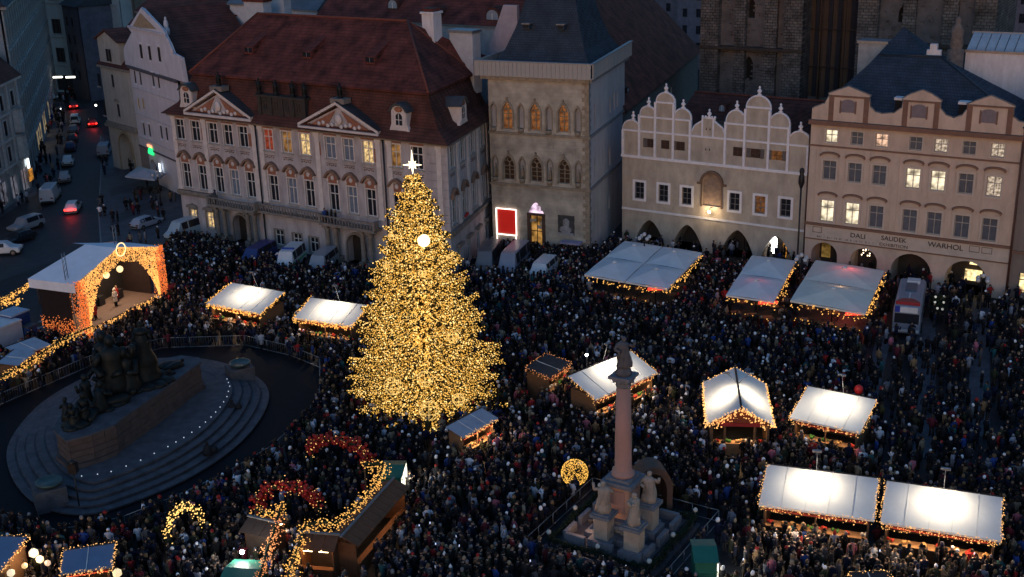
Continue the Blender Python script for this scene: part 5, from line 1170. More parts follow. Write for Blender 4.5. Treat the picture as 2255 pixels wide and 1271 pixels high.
# ================================================================== MARKET STALLS
tarp=mat('white_roof_tarp',(.72,.71,.70),.75,.1,.8,bump=.15,bscale=1.2); wood=mat('brown_stall_boards',(.14,.075,.04),.75,.3,2,streak=6,bump=.2); wood_l=mat('lit_counter_boards',(.28,.16,.08),.7,.3,2)  # counter boards are a paler copy with lamplight put into the colour
goods=[mat('red_goods',(.4,.03,.02),.6),mat('green_goods',(.06,.2,.04),.6),mat('bread_goods',(.45,.28,.12),.7),mat('white_goods',(.6,.58,.52),.6)]
def stall(name,A,B_,C,D,label,roofm=tarp,group=None,flood=None,counter=True,end_open=None,lights_on=('front','left','right'),cat='market stall',zg=0,icicle=.42,lr=.036,blm=None,P=None,int_e=.9,two=False,back=False):
    """A,B = left and right ends of the ridge, C,D = right and left ends of the near eave (world points)"""
    A,B_,C,D=[Vector(q) for q in (A,B_,C,D)]
    ux=(B_-A); ux.z=0; L=ux.length; ux.normalize(); uy=Vector((-ux.y,ux.x,0))
    w=abs((D-A).dot(uy)); zr=A.z; ze=D.z; a=math.atan2(ux.y,ux.x)
    o0=A.copy(); o0.z=0; root=empty(name,(o0.x,o0.y,0),a,label=label,cat=cat,group=group)
    sk=(D-A).dot(ux)*0
    wb=w if back else 0
    r=MB(); t=.07
    def sl(x,y): return zr-(zr-ze)*abs(y)/w
    for s,nm in ((-1,'front'),(1,'back')):
        if s==1 and not back: continue
        nx=6; ny=3; q=MB(); rr=random.Random(int(L*10)+s)
        hs={}
        for i in range(nx+1):
            for j in range(ny+1):
                hs[i,j]=rr.uniform(-.03,.03) if 0<j<ny and 0<i<nx else 0
        vs=[]; fs=[]
        for i in range(nx+1):
            for j in range(ny+1): vs.append((L*i/nx,s*w*j/ny,zr-(zr-ze)*j/ny+hs[i,j]))
        for i in range(nx):
            for j in range(ny):
                k=i*(ny+1)+j; fs.append((k,k+ny+1,k+ny+2,k+1))
        q.add(vs,fs,0); q.add([(0,s*w,ze),(L,s*w,ze),(L,s*w,ze-.14),(0,s*w,ze-.14)],[(0,1,2,3)])
        q.make('roof_sheet',roofm,root)
        ns=max(2,int(L/1.25))
        for i_ in range(1,ns):
            x_=L*i_/ns+rr.uniform(-.05,.05); k_=MB(); k_.add([(x_-.025,0,zr+.035),(x_+.025,0,zr+.035),(x_+.025,s*w,ze+.035),(x_-.025,s*w,ze+.035),(x_-.025,0,zr-.01),(x_+.025,0,zr-.01),(x_+.025,s*w,ze-.01),(x_-.025,s*w,ze-.01)],[(0,1,2,3),(0,3,7,4),(1,2,6,5)]); k_.make('roof_seam',mat('grey_seam_tape',(.66,.65,.64),.8,.2,3),root)
    rg=MB(); rg.tube((0,0,zr+.02),(L,0,zr+.02),.05,5); rg.make('ridge_pole',dark_metal,root)
    i=.35
    wl=MB(); wl.box(i,L-i,wb-i-.08 if back else -.08,wb-i if back else 0,0,ze-.1); wl.make('back_wall',wood,root)
    for x in (i,L-i-.08):
        e=MB(); e.box(x,x+.08,-w+i,(wb-i-.1) if back else -.1,0,ze-.1)
        y1=(wb-i-.1) if back else -.1
        if back: e.prism([(-w+i,ze-.1),(y1,ze-.1),(0,zr-.15)],'x',x,x+.08)
        e.make('end_wall',wood if not end_open else wood_l,root)
    MB().box(i+.1,L-i-.1,-w+i,-w+i+.5,0,1.0).make('counter',wood,root)
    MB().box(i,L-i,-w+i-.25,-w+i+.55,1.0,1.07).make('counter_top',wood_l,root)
    n=max(3,int(L/.9)); rr=random.Random(int(A.x*7)&255)
    for k in range(n):
        x=i+.3+(L-2*i-.6)*k/max(1,n-1); g=MB()
        for q in range(4): g.sph((rr.uniform(-.25,.25),rr.uniform(-.15,.2),.12),rr.uniform(.08,.15),6,4)
        g.make('goods',goods[rr.randrange(4)],root,T(x,-w+i+.1,1.08))
    for x in (i,L/2,L-i): MB().box(x-.05,x+.05,-w+i-.1,-w+i,1.0,ze-.1).make('post',wood,root)
    vb=MB(); vb.box(i,L-i,-w+i-.12,-w+i-.05,ze-.5,ze-.15); vb.make('valance',mat('red_valance',(.2,.03,.02),.8,.3,3),root)
    # lamp strips under the roof light the goods
    ls=MB()
    for k in range(max(2,int(L/2.2))):
        x=i+.5+(L-2*i-1)*k/max(1,max(2,int(L/2.2))-1); ls.box(x-.35,x+.35,-w+.75,-w+.85,ze-.28,ze-.2)
    ls.make('strip_lamps',emis('stall_strip_lamp',(1,.72,.38),9*int_e),root)
    lp=bpy.data.lights.new('stall_lamp','AREA'); lp.shape='RECTANGLE'; lp.size=L*.8; lp.size_y=.3; lp.energy=60*int_e*L/6; lp.color=(1,.62,.3)
    lo=bpy.data.objects.new('stall_lamp',lp); COL.objects.link(lo); lo.parent=root; lo.matrix_basis=T(L/2,-w+i-.05,ze-.5)@Matrix.Rotation(rad(-50),4,'X')
    # light strings
    rn=random.Random(int(A.y*13)); pts=[]
    fr=[(0,-w-.02,ze-.03),(L,-w-.02,ze-.03)]
    if 'front' in lights_on: pts+=edge_pts(fr,.11,icicle,1,.05,rn,4)
    if 'left' in lights_on: pts+=edge_pts([(-.03,-w,ze+.03),(-.03,0,zr+.05)]+([(-.03,w,ze+.03)] if back else []),.11,icicle*.6,1,.05,rn,2)
    if 'right' in lights_on: pts+=edge_pts([(L+.03,-w,ze+.03),(L+.03,0,zr+.05)]+([(L+.03,w,ze+.03)] if back else []),.11,icicle*.6,1,.05,rn,2)
    if 'ridge' in lights_on: pts+=edge_pts([(0,0,zr+.08),(L,0,zr+.08)],.3,0,0,.03,rn)
    if 'backl' in lights_on: pts+=edge_pts([(0,w if back else 0,(ze if back else zr)+.08),(L,w if back else 0,(ze if back else zr)+.08)],.13,0,0,.04,rn)
    if pts: lights('fairy_lights',pts,lr,blm or bulb_warm,root,kind='stuff')
    # floodlight on a pole over the roof
    for fx in (flood or ()):
        fl=MB(); fl.tube((L*fx,.1,zr-.3),(L*fx,-w*.18,zr+1.75),.03,5); fl.box(L*fx-.3,L*fx+.3,-w*.18-.1,-w*.18+.08,zr+1.7,zr+1.84); fl.make('floodlight',galv,root)
        sp=bpy.data.lights.new('flood_beam','SPOT'); sp.energy=210*(P or 1); sp.spot_size=rad(158); sp.spot_blend=1.0; sp.color=(1,.84,.60); sp.shadow_soft_size=.12
        so_=bpy.data.objects.new('flood_beam',sp); COL.objects.link(so_); so_.parent=root; so_.matrix_basis=T(L*fx,-w*.42,zr+1.55)
    cs,sn=math.cos(a),math.sin(a)
    blockpoly([(o0.x+cs*x-sn*y,o0.y+sn*x+cs*y) for x,y in ((0,-w+.1),(L,-w+.1),(L,(w if back else .2)),(0,(w if back else .2)))])
    return root,L,w,zr,ze
def px4(pts,zr,ze): return [G(*pts[0],zr),G(*pts[1],zr),G(*pts[2],ze),G(*pts[3],ze)]
grp='white roofed market stalls with floodlights'
r1=stall('market_stall',*px4([(1690,1022),(1935,1053),(1928,1146),(1680,1112)],3.6,2.6),'long white roofed stall at lower right, left one of the joined pair, light strings hanging',group=grp,flood=(.45,),P=1.1)
stall('market_stall',*px4([(1953,1058),(2208,1095),(2205,1187),(1943,1150)],3.6,2.6),'long white roofed stall at lower right, right one of the joined pair, brightly lit counter',group=grp,flood=(.5,),P=1.1,int_e=1.7)
stall('market_stall',*px4([(1780,850),(1932,880),(1922,953),(1763,925)],3.6,2.6),'white roofed stall standing right of the steep gabled stall',group=grp,flood=(.52,),P=.95)
stall('market_stall',*px4([(510,622),(628,643),(600,692),(480,673)],3.6,2.6),'white roofed stall left of the great tree, the one farther from it',group=grp,flood=(.5,),P=.9,blm=bulb_gold,lr=.06)
stall('market_stall',*px4([(685,655),(812,672),(792,728),(660,702)],3.6,2.6),'white roofed stall half hidden behind the left boughs of the great tree',group=grp,flood=(.5,),P=1.0,blm=bulb_gold,lr=.06)
stall('market_stall',*px4([(1250,828),(1388,772),(1437,832),(1298,885)],3.8,2.7),'white roofed stall with red lit gable end, behind the tall column',group=grp,flood=(.55,),P=1.2,int_e=1.5)
# the steep gabled stall: its ridge points at us
def gable_stall():
    A=G(1618,803,4.3); B_=G(1632,893,4.3); E0=G(1558,935,2.7); E1=G(1706,937,2.7); E2=G(1545,840,2.7); E3=G(1685,845,2.7)
    d=B_-A; a=math.atan2(d.y,d.x)+math.pi/2; L=d.length; W=(E1-E0).length/2
    p=B_.copy(); root=empty('market_stall',(p.x,p.y,0),a,label='steep gabled white stall whose lit front gable faces the camera',cat='market stall',group=grp)
    zr,ze=4.3,2.7
    for s in (-1,1):
        q=MB(); nx,ny=4,5; vs=[]; fs=[]; rr=random.Random(s+5)
        for i in range(nx+1):
            for j in range(ny+1): vs.append((s*W*i/nx,L*j/ny+(-.5+.5*i/nx),zr-(zr-ze)*i/nx+(rr.uniform(-.03,.03) if 0<i<nx and 0<j<ny else 0)))
        for i in range(nx):
            for j in range(ny): k=i*(ny+1)+j; fs.append((k,k+1,k+ny+2,k+ny+1))
        q.add(vs,fs); q.make('roof_sheet',tarp,root)
    MB().tube((0,-.5,zr+.04),(0,L-.5,zr+.04),.09,5).make('ridge_pole',dark_metal,root)
    g=MB(); g.prism([(-W+.3,ze-.1),(W-.3,ze-.1),(0,zr-.2)],'y',.2,.3); g.make('gable_board',mat('red_brown_gable',(.22,.05,.025),.7,.3,3),root)
    for x in (-W+.4,-W*.45,W*.45,W-.4): MB().box(x-.08,x+.08,.1,.26,0,ze-.1).make('post',wood,root)
    MB().box(-W+.3,W-.3,L-.9,L-.8,0,ze).make('back_wall',wood,root)
    for s in (-1,1): MB().box(s*(W-.35)-.05,s*(W-.35)+.05,.3,L-.9,0,ze-.1).make('side_wall',wood,root)
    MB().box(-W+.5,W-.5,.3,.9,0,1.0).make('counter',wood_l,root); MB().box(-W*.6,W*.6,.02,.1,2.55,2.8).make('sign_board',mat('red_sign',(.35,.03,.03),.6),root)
    for k in range(5):
        q=MB(); 
        for j in range(4): q.sph((random.uniform(-.25,.25),random.uniform(-.1,.1),.12),.12,6,4)
        q.make('goods',goods[k%4],root,T(-W*.6+W*.3*k,.6,1.0))
    lp=bpy.data.lights.new('stall_lamp','AREA'); lp.size=1.5; lp.energy=40; lp.color=(1,.62,.3); lo=bpy.data.objects.new('stall_lamp',lp); COL.objects.link(lo); lo.parent=root; lo.matrix_basis=T(0,.8,ze-.15)
    rn=random.Random(8); pts=edge_pts([(-W,L-.0,ze),(-W,-.0,ze),(0,-.5,zr+.05),(W,0,ze),(W,L,ze),(0,L-.5,zr),( -W,L,ze)],.1,.3,1,.05,rn,3)+edge_pts([(-W+.4,.18,ze-.1),(0,.18,zr-.5),(W-.4,.18,ze-.1)],.1,.5,1,.06,rn,4)
    lights('fairy_lights',pts,.055,bulb_warm,root,kind='stuff')
    for s in (-1,1):
        fl=MB(); fl.box(s*.9-.25,s*.9+.25,L*.45,L*.45+.12,zr+1.0,zr+1.12); fl.tube((0,L*.5,zr),(s*.9,L*.47,zr+1.05),.03,5); fl.make('floodlight',galv,root)
        sp=bpy.data.lights.new('flood_beam','SPOT'); sp.energy=230; sp.spot_size=rad(150); sp.spot_blend=1; sp.color=(1,.84,.60); sp.shadow_soft_size=.12
        so_=bpy.data.objects.new('flood_beam',sp); COL.objects.link(so_); so_.parent=root; so_.matrix_basis=T(s*1.1,L*.4,zr+1.0)@Matrix.Rotation(rad(s*-12),4,'Y')
    cs,sn=math.cos(a),math.sin(a); blockpoly([(p.x+cs*x-sn*y,p.y+sn*x+cs*y) for x,y in ((-W,.1),(W,.1),(W,L),(-W,L))])
gable_stall()
gt=mat('grey_tarp',(.36,.39,.46),.7,.2,1); dkt=mat('dark_felt_roof',(.04,.038,.042),.85,.3,1.5); blt=mat('slate_blue_tarp',(.13,.19,.30),.6,.12,1,bump=.1)
stall('market_stall',*px4([(980,940),(1060,898),(1108,912),(1030,957)],2.9,2.5),'small grey roofed kiosk with lit counter at the right foot of the tree',roofm=gt,flood=None,lights_on=('front',),icicle=.2,int_e=2.2,lr=.035,back=False)
stall('market_stall',*px4([(1155,810),(1205,778),(1252,800),(1210,832)],2.9,2.5),'small dark roofed hut outlined in lights, left of the stall behind the column',roofm=dkt,lights_on=('front','left','right','backl'),int_e=.3,icicle=.45,blm=bulb_amber,back=False)
stall('market_stall',*px4([(140,1212),(252,1196),(236,1250),(128,1264)],3.0,2.7),'blue grey roofed stall ringed with lights, bottom left, the one farther from the edge',roofm=blt,lights_on=('front','left','right','backl'),int_e=2.5,icicle=.3,blm=bulb_warm,back=False,group='blue roofed stalls at the lower left corner')
stall('market_stall',*px4([(-60,1178),(62,1182),(40,1236),(-75,1268)],3.0,2.7),'blue grey roofed stall cut off by the left edge, bottom left corner',roofm=blt,lights_on=('front','left','right','backl'),int_e=3.0,icicle=.3,blm=bulb_warm,back=False,group='blue roofed stalls at the lower left corner')
stall('market_stall',*px4([(1870,1262),(1955,1258),(1965,1300),(1860,1305)],3.0,2.7),'dark roofed stall ringed with lights peeping in at the bottom edge, right',roofm=dkt,lights_on=('front','left','right','backl'),int_e=.6,icicle=.3,blm=bulb_warm,back=False)
stall('market_stall',*px4([(10,765),(75,742),(135,738),(75,772)][::1],2.7,2.5),'low white roofed tent among vehicles left of the monument',roofm=gt,lights_on=(),int_e=.2,back=False)
stall('market_stall',*px4([(-10,800),(30,770),(85,772),(30,812)],2.7,2.5),'second low white roofed tent nearer the left edge of the picture',roofm=gt,lights_on=(),int_e=.2,back=False)
# brown boarded huts with garlands, in front of the monument
brown=mat('dark_brown_roof_boards',(.06,.04,.032),.7,.35,1.5,bump=.3); orange_wood=mat('orange_brown_boards',(.15,.062,.028),.7,.35,2)
def brown_hut(name,P0,P1,wd,label,zr=3.0,ze=2.5,both=True):
    P0=Vector((P0.x,P0.y,0)); P1=Vector((P1.x,P1.y,0)); d=P1-P0; a=math.atan2(d.y,d.x); L=d.length
    root=empty(name,(P0.x,P0.y,0),a,label=label,cat='wooden hut'); nb=max(2,int(L/.7))
    for s,m in ((-1,brown),(1,orange_wood)):
        k=MB(); k.add([(.02,0,zr),(L/nb-.02,0,zr),(L/nb-.02,s*wd/2,ze),(.02,s*wd/2,ze),(.02,0,zr-.05),(L/nb-.02,0,zr-.05),(L/nb-.02,s*wd/2,ze-.05),(.02,s*wd/2,ze-.05)],[(0,1,2,3),(2,3,7,6),(0,3,7,4),(1,2,6,5)]); me=k.mesh('roof_board',m)
        for j in range(nb): put('roof_board',me,root,T(j*L/nb,0,random.uniform(-.01,.01)))
    MB().box(-.05,L+.05,-.08,.08,zr,zr+.1).make('ridge_beam',mat('pale_ridge',(.2,.19,.19),.7),root)
    MB().box(.2,L-.2,-wd/2+.3,-wd/2+.38,0,ze-.05).make('side_wall',brown,root)
    MB().box(.2,.28,-wd/2+.3,wd/2-.3,0,ze).make('end_wall',orange_wood,root); MB().box(L-.28,L-.2,-wd/2+.3,wd/2-.3,0,ze).make('end_wall',orange_wood,root)
    MB().box(.3,L-.3,wd/2-.6,wd/2-.2,0,1.0).make('counter',orange_wood,root)
    lp=bpy.data.lights.new('hut_lamp','AREA'); lp.shape='RECTANGLE'; lp.size=L*.8; lp.size_y=.3; lp.energy=16; lp.color=(1,.55,.22); lo=bpy.data.objects.new('hut_lamp',lp); COL.objects.link(lo); lo.parent=root; lo.matrix_basis=T(L/2,wd/2-.3,ze-.1)
    for k in range(2): MB().box(-.3,.3,-.05,.05,0,.07).make('strip_lamp',emis('stall_strip_lamp',(1,.72,.38),9),root,T(L*(.3+.4*k),wd/2-.2,ze-.2))
    cs,sn=math.cos(a),math.sin(a); blockpoly([(P0.x+cs*x-sn*y,P0.y+sn*x+cs*y) for x,y in ((0,-wd/2),(L,-wd/2),(L,wd/2),(0,wd/2))])
    return root
def gl(pix,z): return [G(u,v,z) for u,v in pix]
h1=brown_hut('wooden_hut',G(868,1062,2.7),G(752,1192,2.7),2.3,'long dark brown board roofed hut running towards the red blossom arches')
h2=brown_hut('wooden_hut',G(748,1188,2.7),G(662,1182,2.7),2.3,'short brown board roofed hut at the lower end of the long hut')
h3=brown_hut('wooden_hut',G(548,1146,2.7),G(615,1162,2.7),2.2,'small brown roofed hut left of the garland lined passage')
def garland(label,pix,z,r,m,step=.07,thick=.25,n=2,posts=True,cat='garland',red=0,group=None):
    pts=gl(pix,z) if not callable(z) else [G(u,v,z(i)) for i,(u,v) in enumerate(pix)]
    o0=pts[0]; root=empty('light_garland',(o0.x,o0.y,0),label=label,cat=cat,group=group); loc=[p-Vector((o0.x,o0.y,0)) for p in pts]
    rn=random.Random(len(pix)+int(pix[0][0])); P=[]
    for _ in range(n): P+=edge_pts(loc,step,thick*2.4,1,thick*.6,rn,2)
    lights('bulbs',P,r,m,root,kind='stuff')
    g=MB(); g.path(loc,.1,5); g.make('fir_garland',mat('fir_green',(.02,.035,.015),.9,.4,8),root)
    if posts:
        for p in loc[::2]: q=MB(); q.tube((p.x,p.y,0),(p.x,p.y,p.z),.06,5); q.make('post',wood,root)
    return root
garland('curved amber light garland running from the green booth down to the brown huts',[(802,1020),(845,1022),(832,1058),(800,1098),(762,1138),(740,1152),(700,1150),(672,1158)],3.2,.045,bulb_gold,.08)
garland('steep amber light garland right of the passage, down to the bottom edge',[(672,1158),(660,1200),(645,1235),(630,1280)],3.0,.045,bulb_gold,.08)
garland('pinkish light garland left of the passage, down to the bottom edge',[(616,1125),(600,1180),(585,1220),(568,1285)],3.0,.045,bulb_amber,.1)
garland('short amber light garland beside the left foot of the red blossom arch',[(562,1122),(590,1130),(615,1128),(622,1108)],3.1,.045,bulb_gold,.08)
garland('long light string along the row of tents at the left edge, beside the stage',[(0,832),(60,798),(125,755),(180,728),(205,718)],2.6,.048,bulb_gold,.11,.2,2,posts=False)
garland('light string on the stall row behind the stage, far left',[(0,662),(60,628),(78,612)],3,.06,bulb_gold,.12,.15,2)
garland('short light string at the left picture edge, below the stage row',[(-5,664),(45,660)],2.6,.07,bulb_gold,.1,.2,2)
redb=mat('red_baubles',(.34,.018,.014),.45,.2,4); 
def arch(label,L_,R_,top,h,leg,m_b,flowers,cat='flower arch',rr0=.5):
    a=G(*L_); b=G(*R_); c=(a+b)/2; d=b-a; d.z=0; w=d.length/2; ang=math.atan2(d.y,d.x)
    root=empty('flower_arch' if flowers else 'light_arch',(c.x,c.y,0),ang,label=label,cat=cat)
    ctr=[(w*math.cos(t),0,leg+(h-leg)*math.sin(t)) for t in [math.pi*k/14 for k in range(15)]]
    path=[(w,0,0)]+ctr+[(-w,0,0)]
    g=MB(); g.path(path,.14,6); g.make('frame',mat('fir_green',(.02,.035,.015)),root)
    rn=random.Random(int(L_[0])); B=[]; 
    if flowers:
        q=MB()
        for k in range(210):
            i=rn.randrange(1,len(path)-2); p=Vector(path[i]).lerp(Vector(path[i+1]),rn.random()); 
            p+=Vector((rn.gauss(0,rr0*.5),rn.gauss(0,rr0*.6),rn.gauss(0,rr0*.4))); q.sph(p,rn.uniform(.09,.17),6,4)
        q.make('red_blossoms',redb,root,kind='stuff')
    for k in range(150 if flowers else 300):
        i=rn.randrange(0,len(path)-1); p=Vector(path[i]).lerp(Vector(path[i+1]),rn.random()); B.append(p+Vector((rn.gauss(0,rr0*.5),rn.gauss(0,rr0*.6),rn.gauss(0,rr0*.4))))
    lights('bulbs',B,.042 if flowers else .052,m_b,root,kind='stuff')
    return root
arch('arch of red blossoms and small lights, the nearer one before the brown huts',(575,1168),(705,1168),0,3.4,2.0,bulb_warm,True)
arch('arch of red blossoms and small lights, the farther one above the huts',(690,1050),(812,1070),0,3.4,2.2,bulb_warm,True)
arch('golden arch of dense lights beside the monument fence, lower left',(374,1218),(448,1186),0,3.0,1.2,emis('bright_yellow_bulbs',(1,.60,.17),1.7),False,cat='light arch',rr0=.32)
# dense heap of lit goods at bottom left
q=MB(); rn=random.Random(3)
# green booths
grn=mat('green_booth_tarp',(.012,.13,.085),.5,.15,2,spec=.5)
def booth(pix,zt,label,lit=True):
    P=[G(u,v,zt) for u,v in pix]; o=P[3]; d=P[2]-P[3]; a=math.atan2(d.y,d.x); L=d.length; w=abs((P[0]-P[3]).dot(Vector((-math.sin(a),math.cos(a),0))))
    root=empty('green_booth',(o.x,o.y,0),a,label=label,cat='booth')
    g=MB(); g.prism([(-.1,zt-.1),(w/2,zt+.25),(w+.1,zt-.1)],'x',-.1,L+.1); g.make('roof',grn,root)
    MB().box(0,L,0,.06,0,zt-.1).make('front_wall',grn,root); MB().box(0,.06,.06,w,0,zt-.1).make('side_wall',grn,root); MB().box(.06,L,w-.06,w,0,zt-.1).make('back_wall',grn,root)
    MB().box(-.05,L+.05,-.06,0,1.6,1.68).make('trim_rail',mat('dull_green_trim',(.03,.18,.12),.5),root)
    if lit:
        MB().box(L+.02,L+.1,.1,w-.1,1.0,zt-.15).make('lit_opening',litwin('white_booth_light',(1,.95,.75),2.2,3),root)
        lp=bpy.data.lights.new('booth_lamp','AREA'); lp.size=.8; lp.energy=25; lp.color=(1,.93,.75); lo=bpy.data.objects.new('booth_lamp',lp); COL.objects.link(lo); lo.parent=root; lo.matrix_basis=T(L+.25,w/2,1.9)@Matrix.Rotation(rad(-75),4,'Y')
    cs,sn=math.cos(a),math.sin(a); blockpoly([(o.x+cs*x-sn*y,o.y+sn*x+cs*y) for x,y in ((0,0),(L,0),(L,w),(0,w))])
    return root,L,w
booth([(848,1013),(892,1016),(882,1048),(836,1048)],2.4,'green booth with bright white opening at the top of the long brown hut')
booth([(1540,1186),(1590,1186),(1580,1235),(1532,1235)],2.4,'green booth right of the tall column enclosure')
bt,bl,bw_=booth([(505,1228),(562,1232),(548,1290),(480,1285)],2.5,'green booth with a glaring lamp at the bottom edge of the picture',lit=False)
MB().sph((.0,0,0),.14,8,6).make('glaring_lamp',emis('glaring_lamp_glow',(1,.97,.85),60),bt,T(.4,bw_+.1,2.9)); MB().tube((0,0,0),(0,0,.9),.03,5).make('lamp_pole',dark_metal,bt,T(.4,bw_+.1,2.0))
lp=bpy.data.lights.new('booth_lamp','POINT'); lp.energy=120; lp.color=(1,.96,.85); lp.shadow_soft_size=.14; lo=bpy.data.objects.new('booth_lamp',lp); COL.objects.link(lo); lo.parent=bt; lo.matrix_basis=T(.4,bw_+.1,3.1)

# ================================================================== TERRACES WITH BIG PARASOLS
par_w=mat('off_white_canvas',(.84,.84,.85),.8,.12,.7,bump=.15,bscale=2); par_c=mat('cream_canvas',(.86,.84,.74),.8,.12,.7,bump=.15,bscale=2)
def terrace(P,nx,ny,z,label,m,glow=None,group='parasol roofed restaurant terraces'):
    """P = far-left, far-right, near-right, near-left world points"""
    P=[Vector((p.x,p.y,0)) for p in P]; o=P[3]; ux=(P[2]-P[3]); L=ux.length; ux.normalize(); uy=(P[0]-P[3]); W=uy.length; uy.normalize()
    root=empty('terrace_parasols',(o.x,o.y,0),label=label,cat='terrace',group=group)
    def loc(a,b,zz): q=ux*(a*L)+uy*(b*W); return Vector((q.x,q.y,zz))
    for i in range(nx):
        for j in range(ny):
            a0,a1,b0,b1=(i+.012)/nx,(i+.988)/nx,(j+.012)/ny,(j+.988)/ny; c=loc((a0+a1)/2,(b0+b1)/2,z+.75)
            cor=[loc(a0,b0,z),loc(a1,b0,z),loc(a1,b1,z),loc(a0,b1,z)]; mid=[(cor[k]+cor[(k+1)%4])/2 for k in range(4)]
            for q in mid: q.z+=.05
            b=MB(); 
            for k in range(4):
                b.poly([cor[k],mid[k],c]); b.poly([mid[k],cor[(k+1)%4],c])
                lo1,lo2=cor[k].copy(),cor[(k+1)%4].copy(); lo1.z-=.18; lo2.z-=.18; b.poly([cor[k],cor[(k+1)%4],lo2,lo1])
            cn=b.make('parasol_canopy',m,root)
            t=MB(); t.lathe([(.28,0),(.22,.08),(.05,.14)],tuple(c),8); t.make('parasol_cap',par_w,cn)
            t=MB(); t.tube((c.x,c.y,0),(c.x,c.y,z+.7),.05,6)
            t.make('parasol_pole',dark_metal,cn)
    tb=MB(); tb.box(-.45,.45,-.45,.45,.72,.76); tb.tube((0,0,0),(0,0,.72),.04,5); tbm=tb.mesh('table',wood)
    for i in range(2*nx+1):
        for j in range(2*ny): 
            q=loc((i+.5)/(2*nx+1),(j+.5)/(2*ny),0); tt=put('terrace_table',tbm,None,T(o.x+q.x,o.y+q.y,0),label='square wooden table in the shade under the '+label.split(' ')[0]+' parasol terrace',cat='table',group='tables under the parasols of one terrace')
    # rail with red panels and light strings on the near and right edges
    rn=random.Random(int(o.x)); 
    MB().add([tuple(loc(.03,.02,0)),tuple(loc(.97,.02,0)),tuple(loc(.97,.02,1.0)),tuple(loc(.03,.02,1.0))],[(0,1,2,3)]).make('wind_screen',mat('dark_red_screen',(.16,.015,.012),.7,.3,2),root)
    pts=[]
    for q in ((0.0,0,1.0,0),(1.0,0,1.0,1.0)): pts+=edge_pts([loc(q[0],q[1],z-.3),loc(q[2],q[3],z-.3)],.28,.3,1,.12,rn,2)
    pts+=edge_pts([loc(.05,0,1.1),loc(.95,0,1.1)],.3,0,0,.12,rn)
    lights('fairy_lights',pts,.06,bulb_gold,root,kind='stuff')
    h=MB(); 
    for k in range(3): a=.35+.2*k; 
    hl=loc(.85,.06,z-.45); MB().box(-.9,.9,-.08,.08,-.12,.12).make('red_heater',emis('red_heater_glow',(1,.06,.03),1.4),root,T(*hl))
    if glow:
        for (ga,gb,col,e) in glow:
            lp=bpy.data.lights.new('heater_light','POINT'); lp.energy=e; lp.color=col; lp.shadow_soft_size=.25; lo=bpy.data.objects.new('heater_light',lp); COL.objects.link(lo); lo.parent=root; lo.matrix_basis=T(*loc(ga,gb,z-.5))
            MB().sph((0,0,0),.12,6,4).make('heater_lamp',emis('red_heater_glow',(1,.06,.03),1.4),root,T(*loc(ga,gb,z-.75)))
    lp=bpy.data.lights.new('terrace_lamp','AREA'); lp.size=3; lp.energy=14; lp.color=(1,.5,.2); lo=bpy.data.objects.new('terrace_lamp',lp); COL.objects.link(lo); lo.parent=root; lo.matrix_basis=T(*loc(.5,.3,z-.4))
    blockpoly([(p.x,p.y) for p in P])
    return root
tr=terrace(gl([(1375,530),(1545,552),(1470,637),(1285,605)],3),2,2,3.0,'widest terrace of off white parasols, before the house with white gables',par_w)
terrace(gl([(1655,562),(1757,574),(1705,665),(1597,650)],3),1,2,3.0,'narrow terrace of two off white parasols, the middle one of three',par_w)
terrace(gl([(1795,572),(1953,590),(1907,692),(1738,662)],3),1,2,3.0,'cream parasol terrace with red glow through its canvas, before the gallery house',par_c)
# canvas glow: translucent canvas lets the heaters show through
for m_ in (par_w,par_c):
    n=m_.node_tree; b=n.nodes['Principled BSDF']; tl=n.nodes.new('ShaderNodeBsdfTranslucent'); mx=n.nodes.new('ShaderNodeMixShader'); mx.inputs[0].default_value=.18
    tl.inputs[0].default_value=(.7,.65,.6,1); out=n.nodes['Material Output']; n.links.new(b.outputs[0],mx.inputs[1]); n.links.new(tl.outputs[0],mx.inputs[2]); n.links.new(mx.outputs[0],out.inputs[0])
for u,v,e,c in ((1868,598,60,(1,.12,.1)),(1848,632,22,(1,.6,.25)),(1668,622,16,(1,.1,.08))):
    p=G(u,v,3.3); lp=bpy.data.lights.new('heater_light','POINT'); lp.energy=e; lp.color=c; lp.shadow_soft_size=.2; lo=bpy.data.objects.new('heater_light',lp); COL.objects.link(lo); lo.location=(p.x,p.y,2.75)
    q=MB(); q.tube((0,0,0),(0,0,2.3),.04,6); q.lathe([(.35,2.3),(.3,2.4),(.05,2.5)],(0,0,0),8); q.lathe([(.12,2.05),(.12,2.3)],(0,0,0),8,1)
    o=q.make('patio_heater',[dark_metal,emis('red_heater_glow',(1,.06,.03),1.4)],label='glowing patio heater standing under the '+('cream' if u>1700 else 'off white')+' parasols'+(', the reddest' if e==60 else (', nearer the crowd' if e==22 else ' of the middle terrace')),cat='heater'); o.location=(p.x,p.y,0)
# small café awning in the left corner
def cafe():
    P=gl([(305,366),(365,382),(340,396),(275,388)],2.8); P=[Vector((p.x,p.y,0)) for p in P]; o=P[3]; root=empty('cafe_parasol',(o.x,o.y,0),label='grey square parasol over dark café tables beside the green lit shop',cat='parasol')
    c=sum(P,Vector())/4-o; b=MB()
    for k in range(4):
        p=P[k]-o; q=P[(k+1)%4]-o; b.poly([(p.x,p.y,2.8),(q.x,q.y,2.8),(c.x,c.y,3.5)]); b.poly([(p.x,p.y,2.8),(q.x,q.y,2.8),(q.x,q.y,2.6),(p.x,p.y,2.6)])
    b.make('canopy',gt,root); MB().tube((c.x,c.y,0),(c.x,c.y,3.5),.05,6).make('pole',dark_metal,root)
    for k in range(6): MB().box(-.4,.4,-.4,.4,0,.75).make('cafe_table',mat('black_plastic',(.03,.03,.03)),root,T(c.x+(k%3-1)*1.3,c.y+(k//3-.5)*1.4,0))
    blockpoly([(p.x,p.y) for p in P])
cafe()

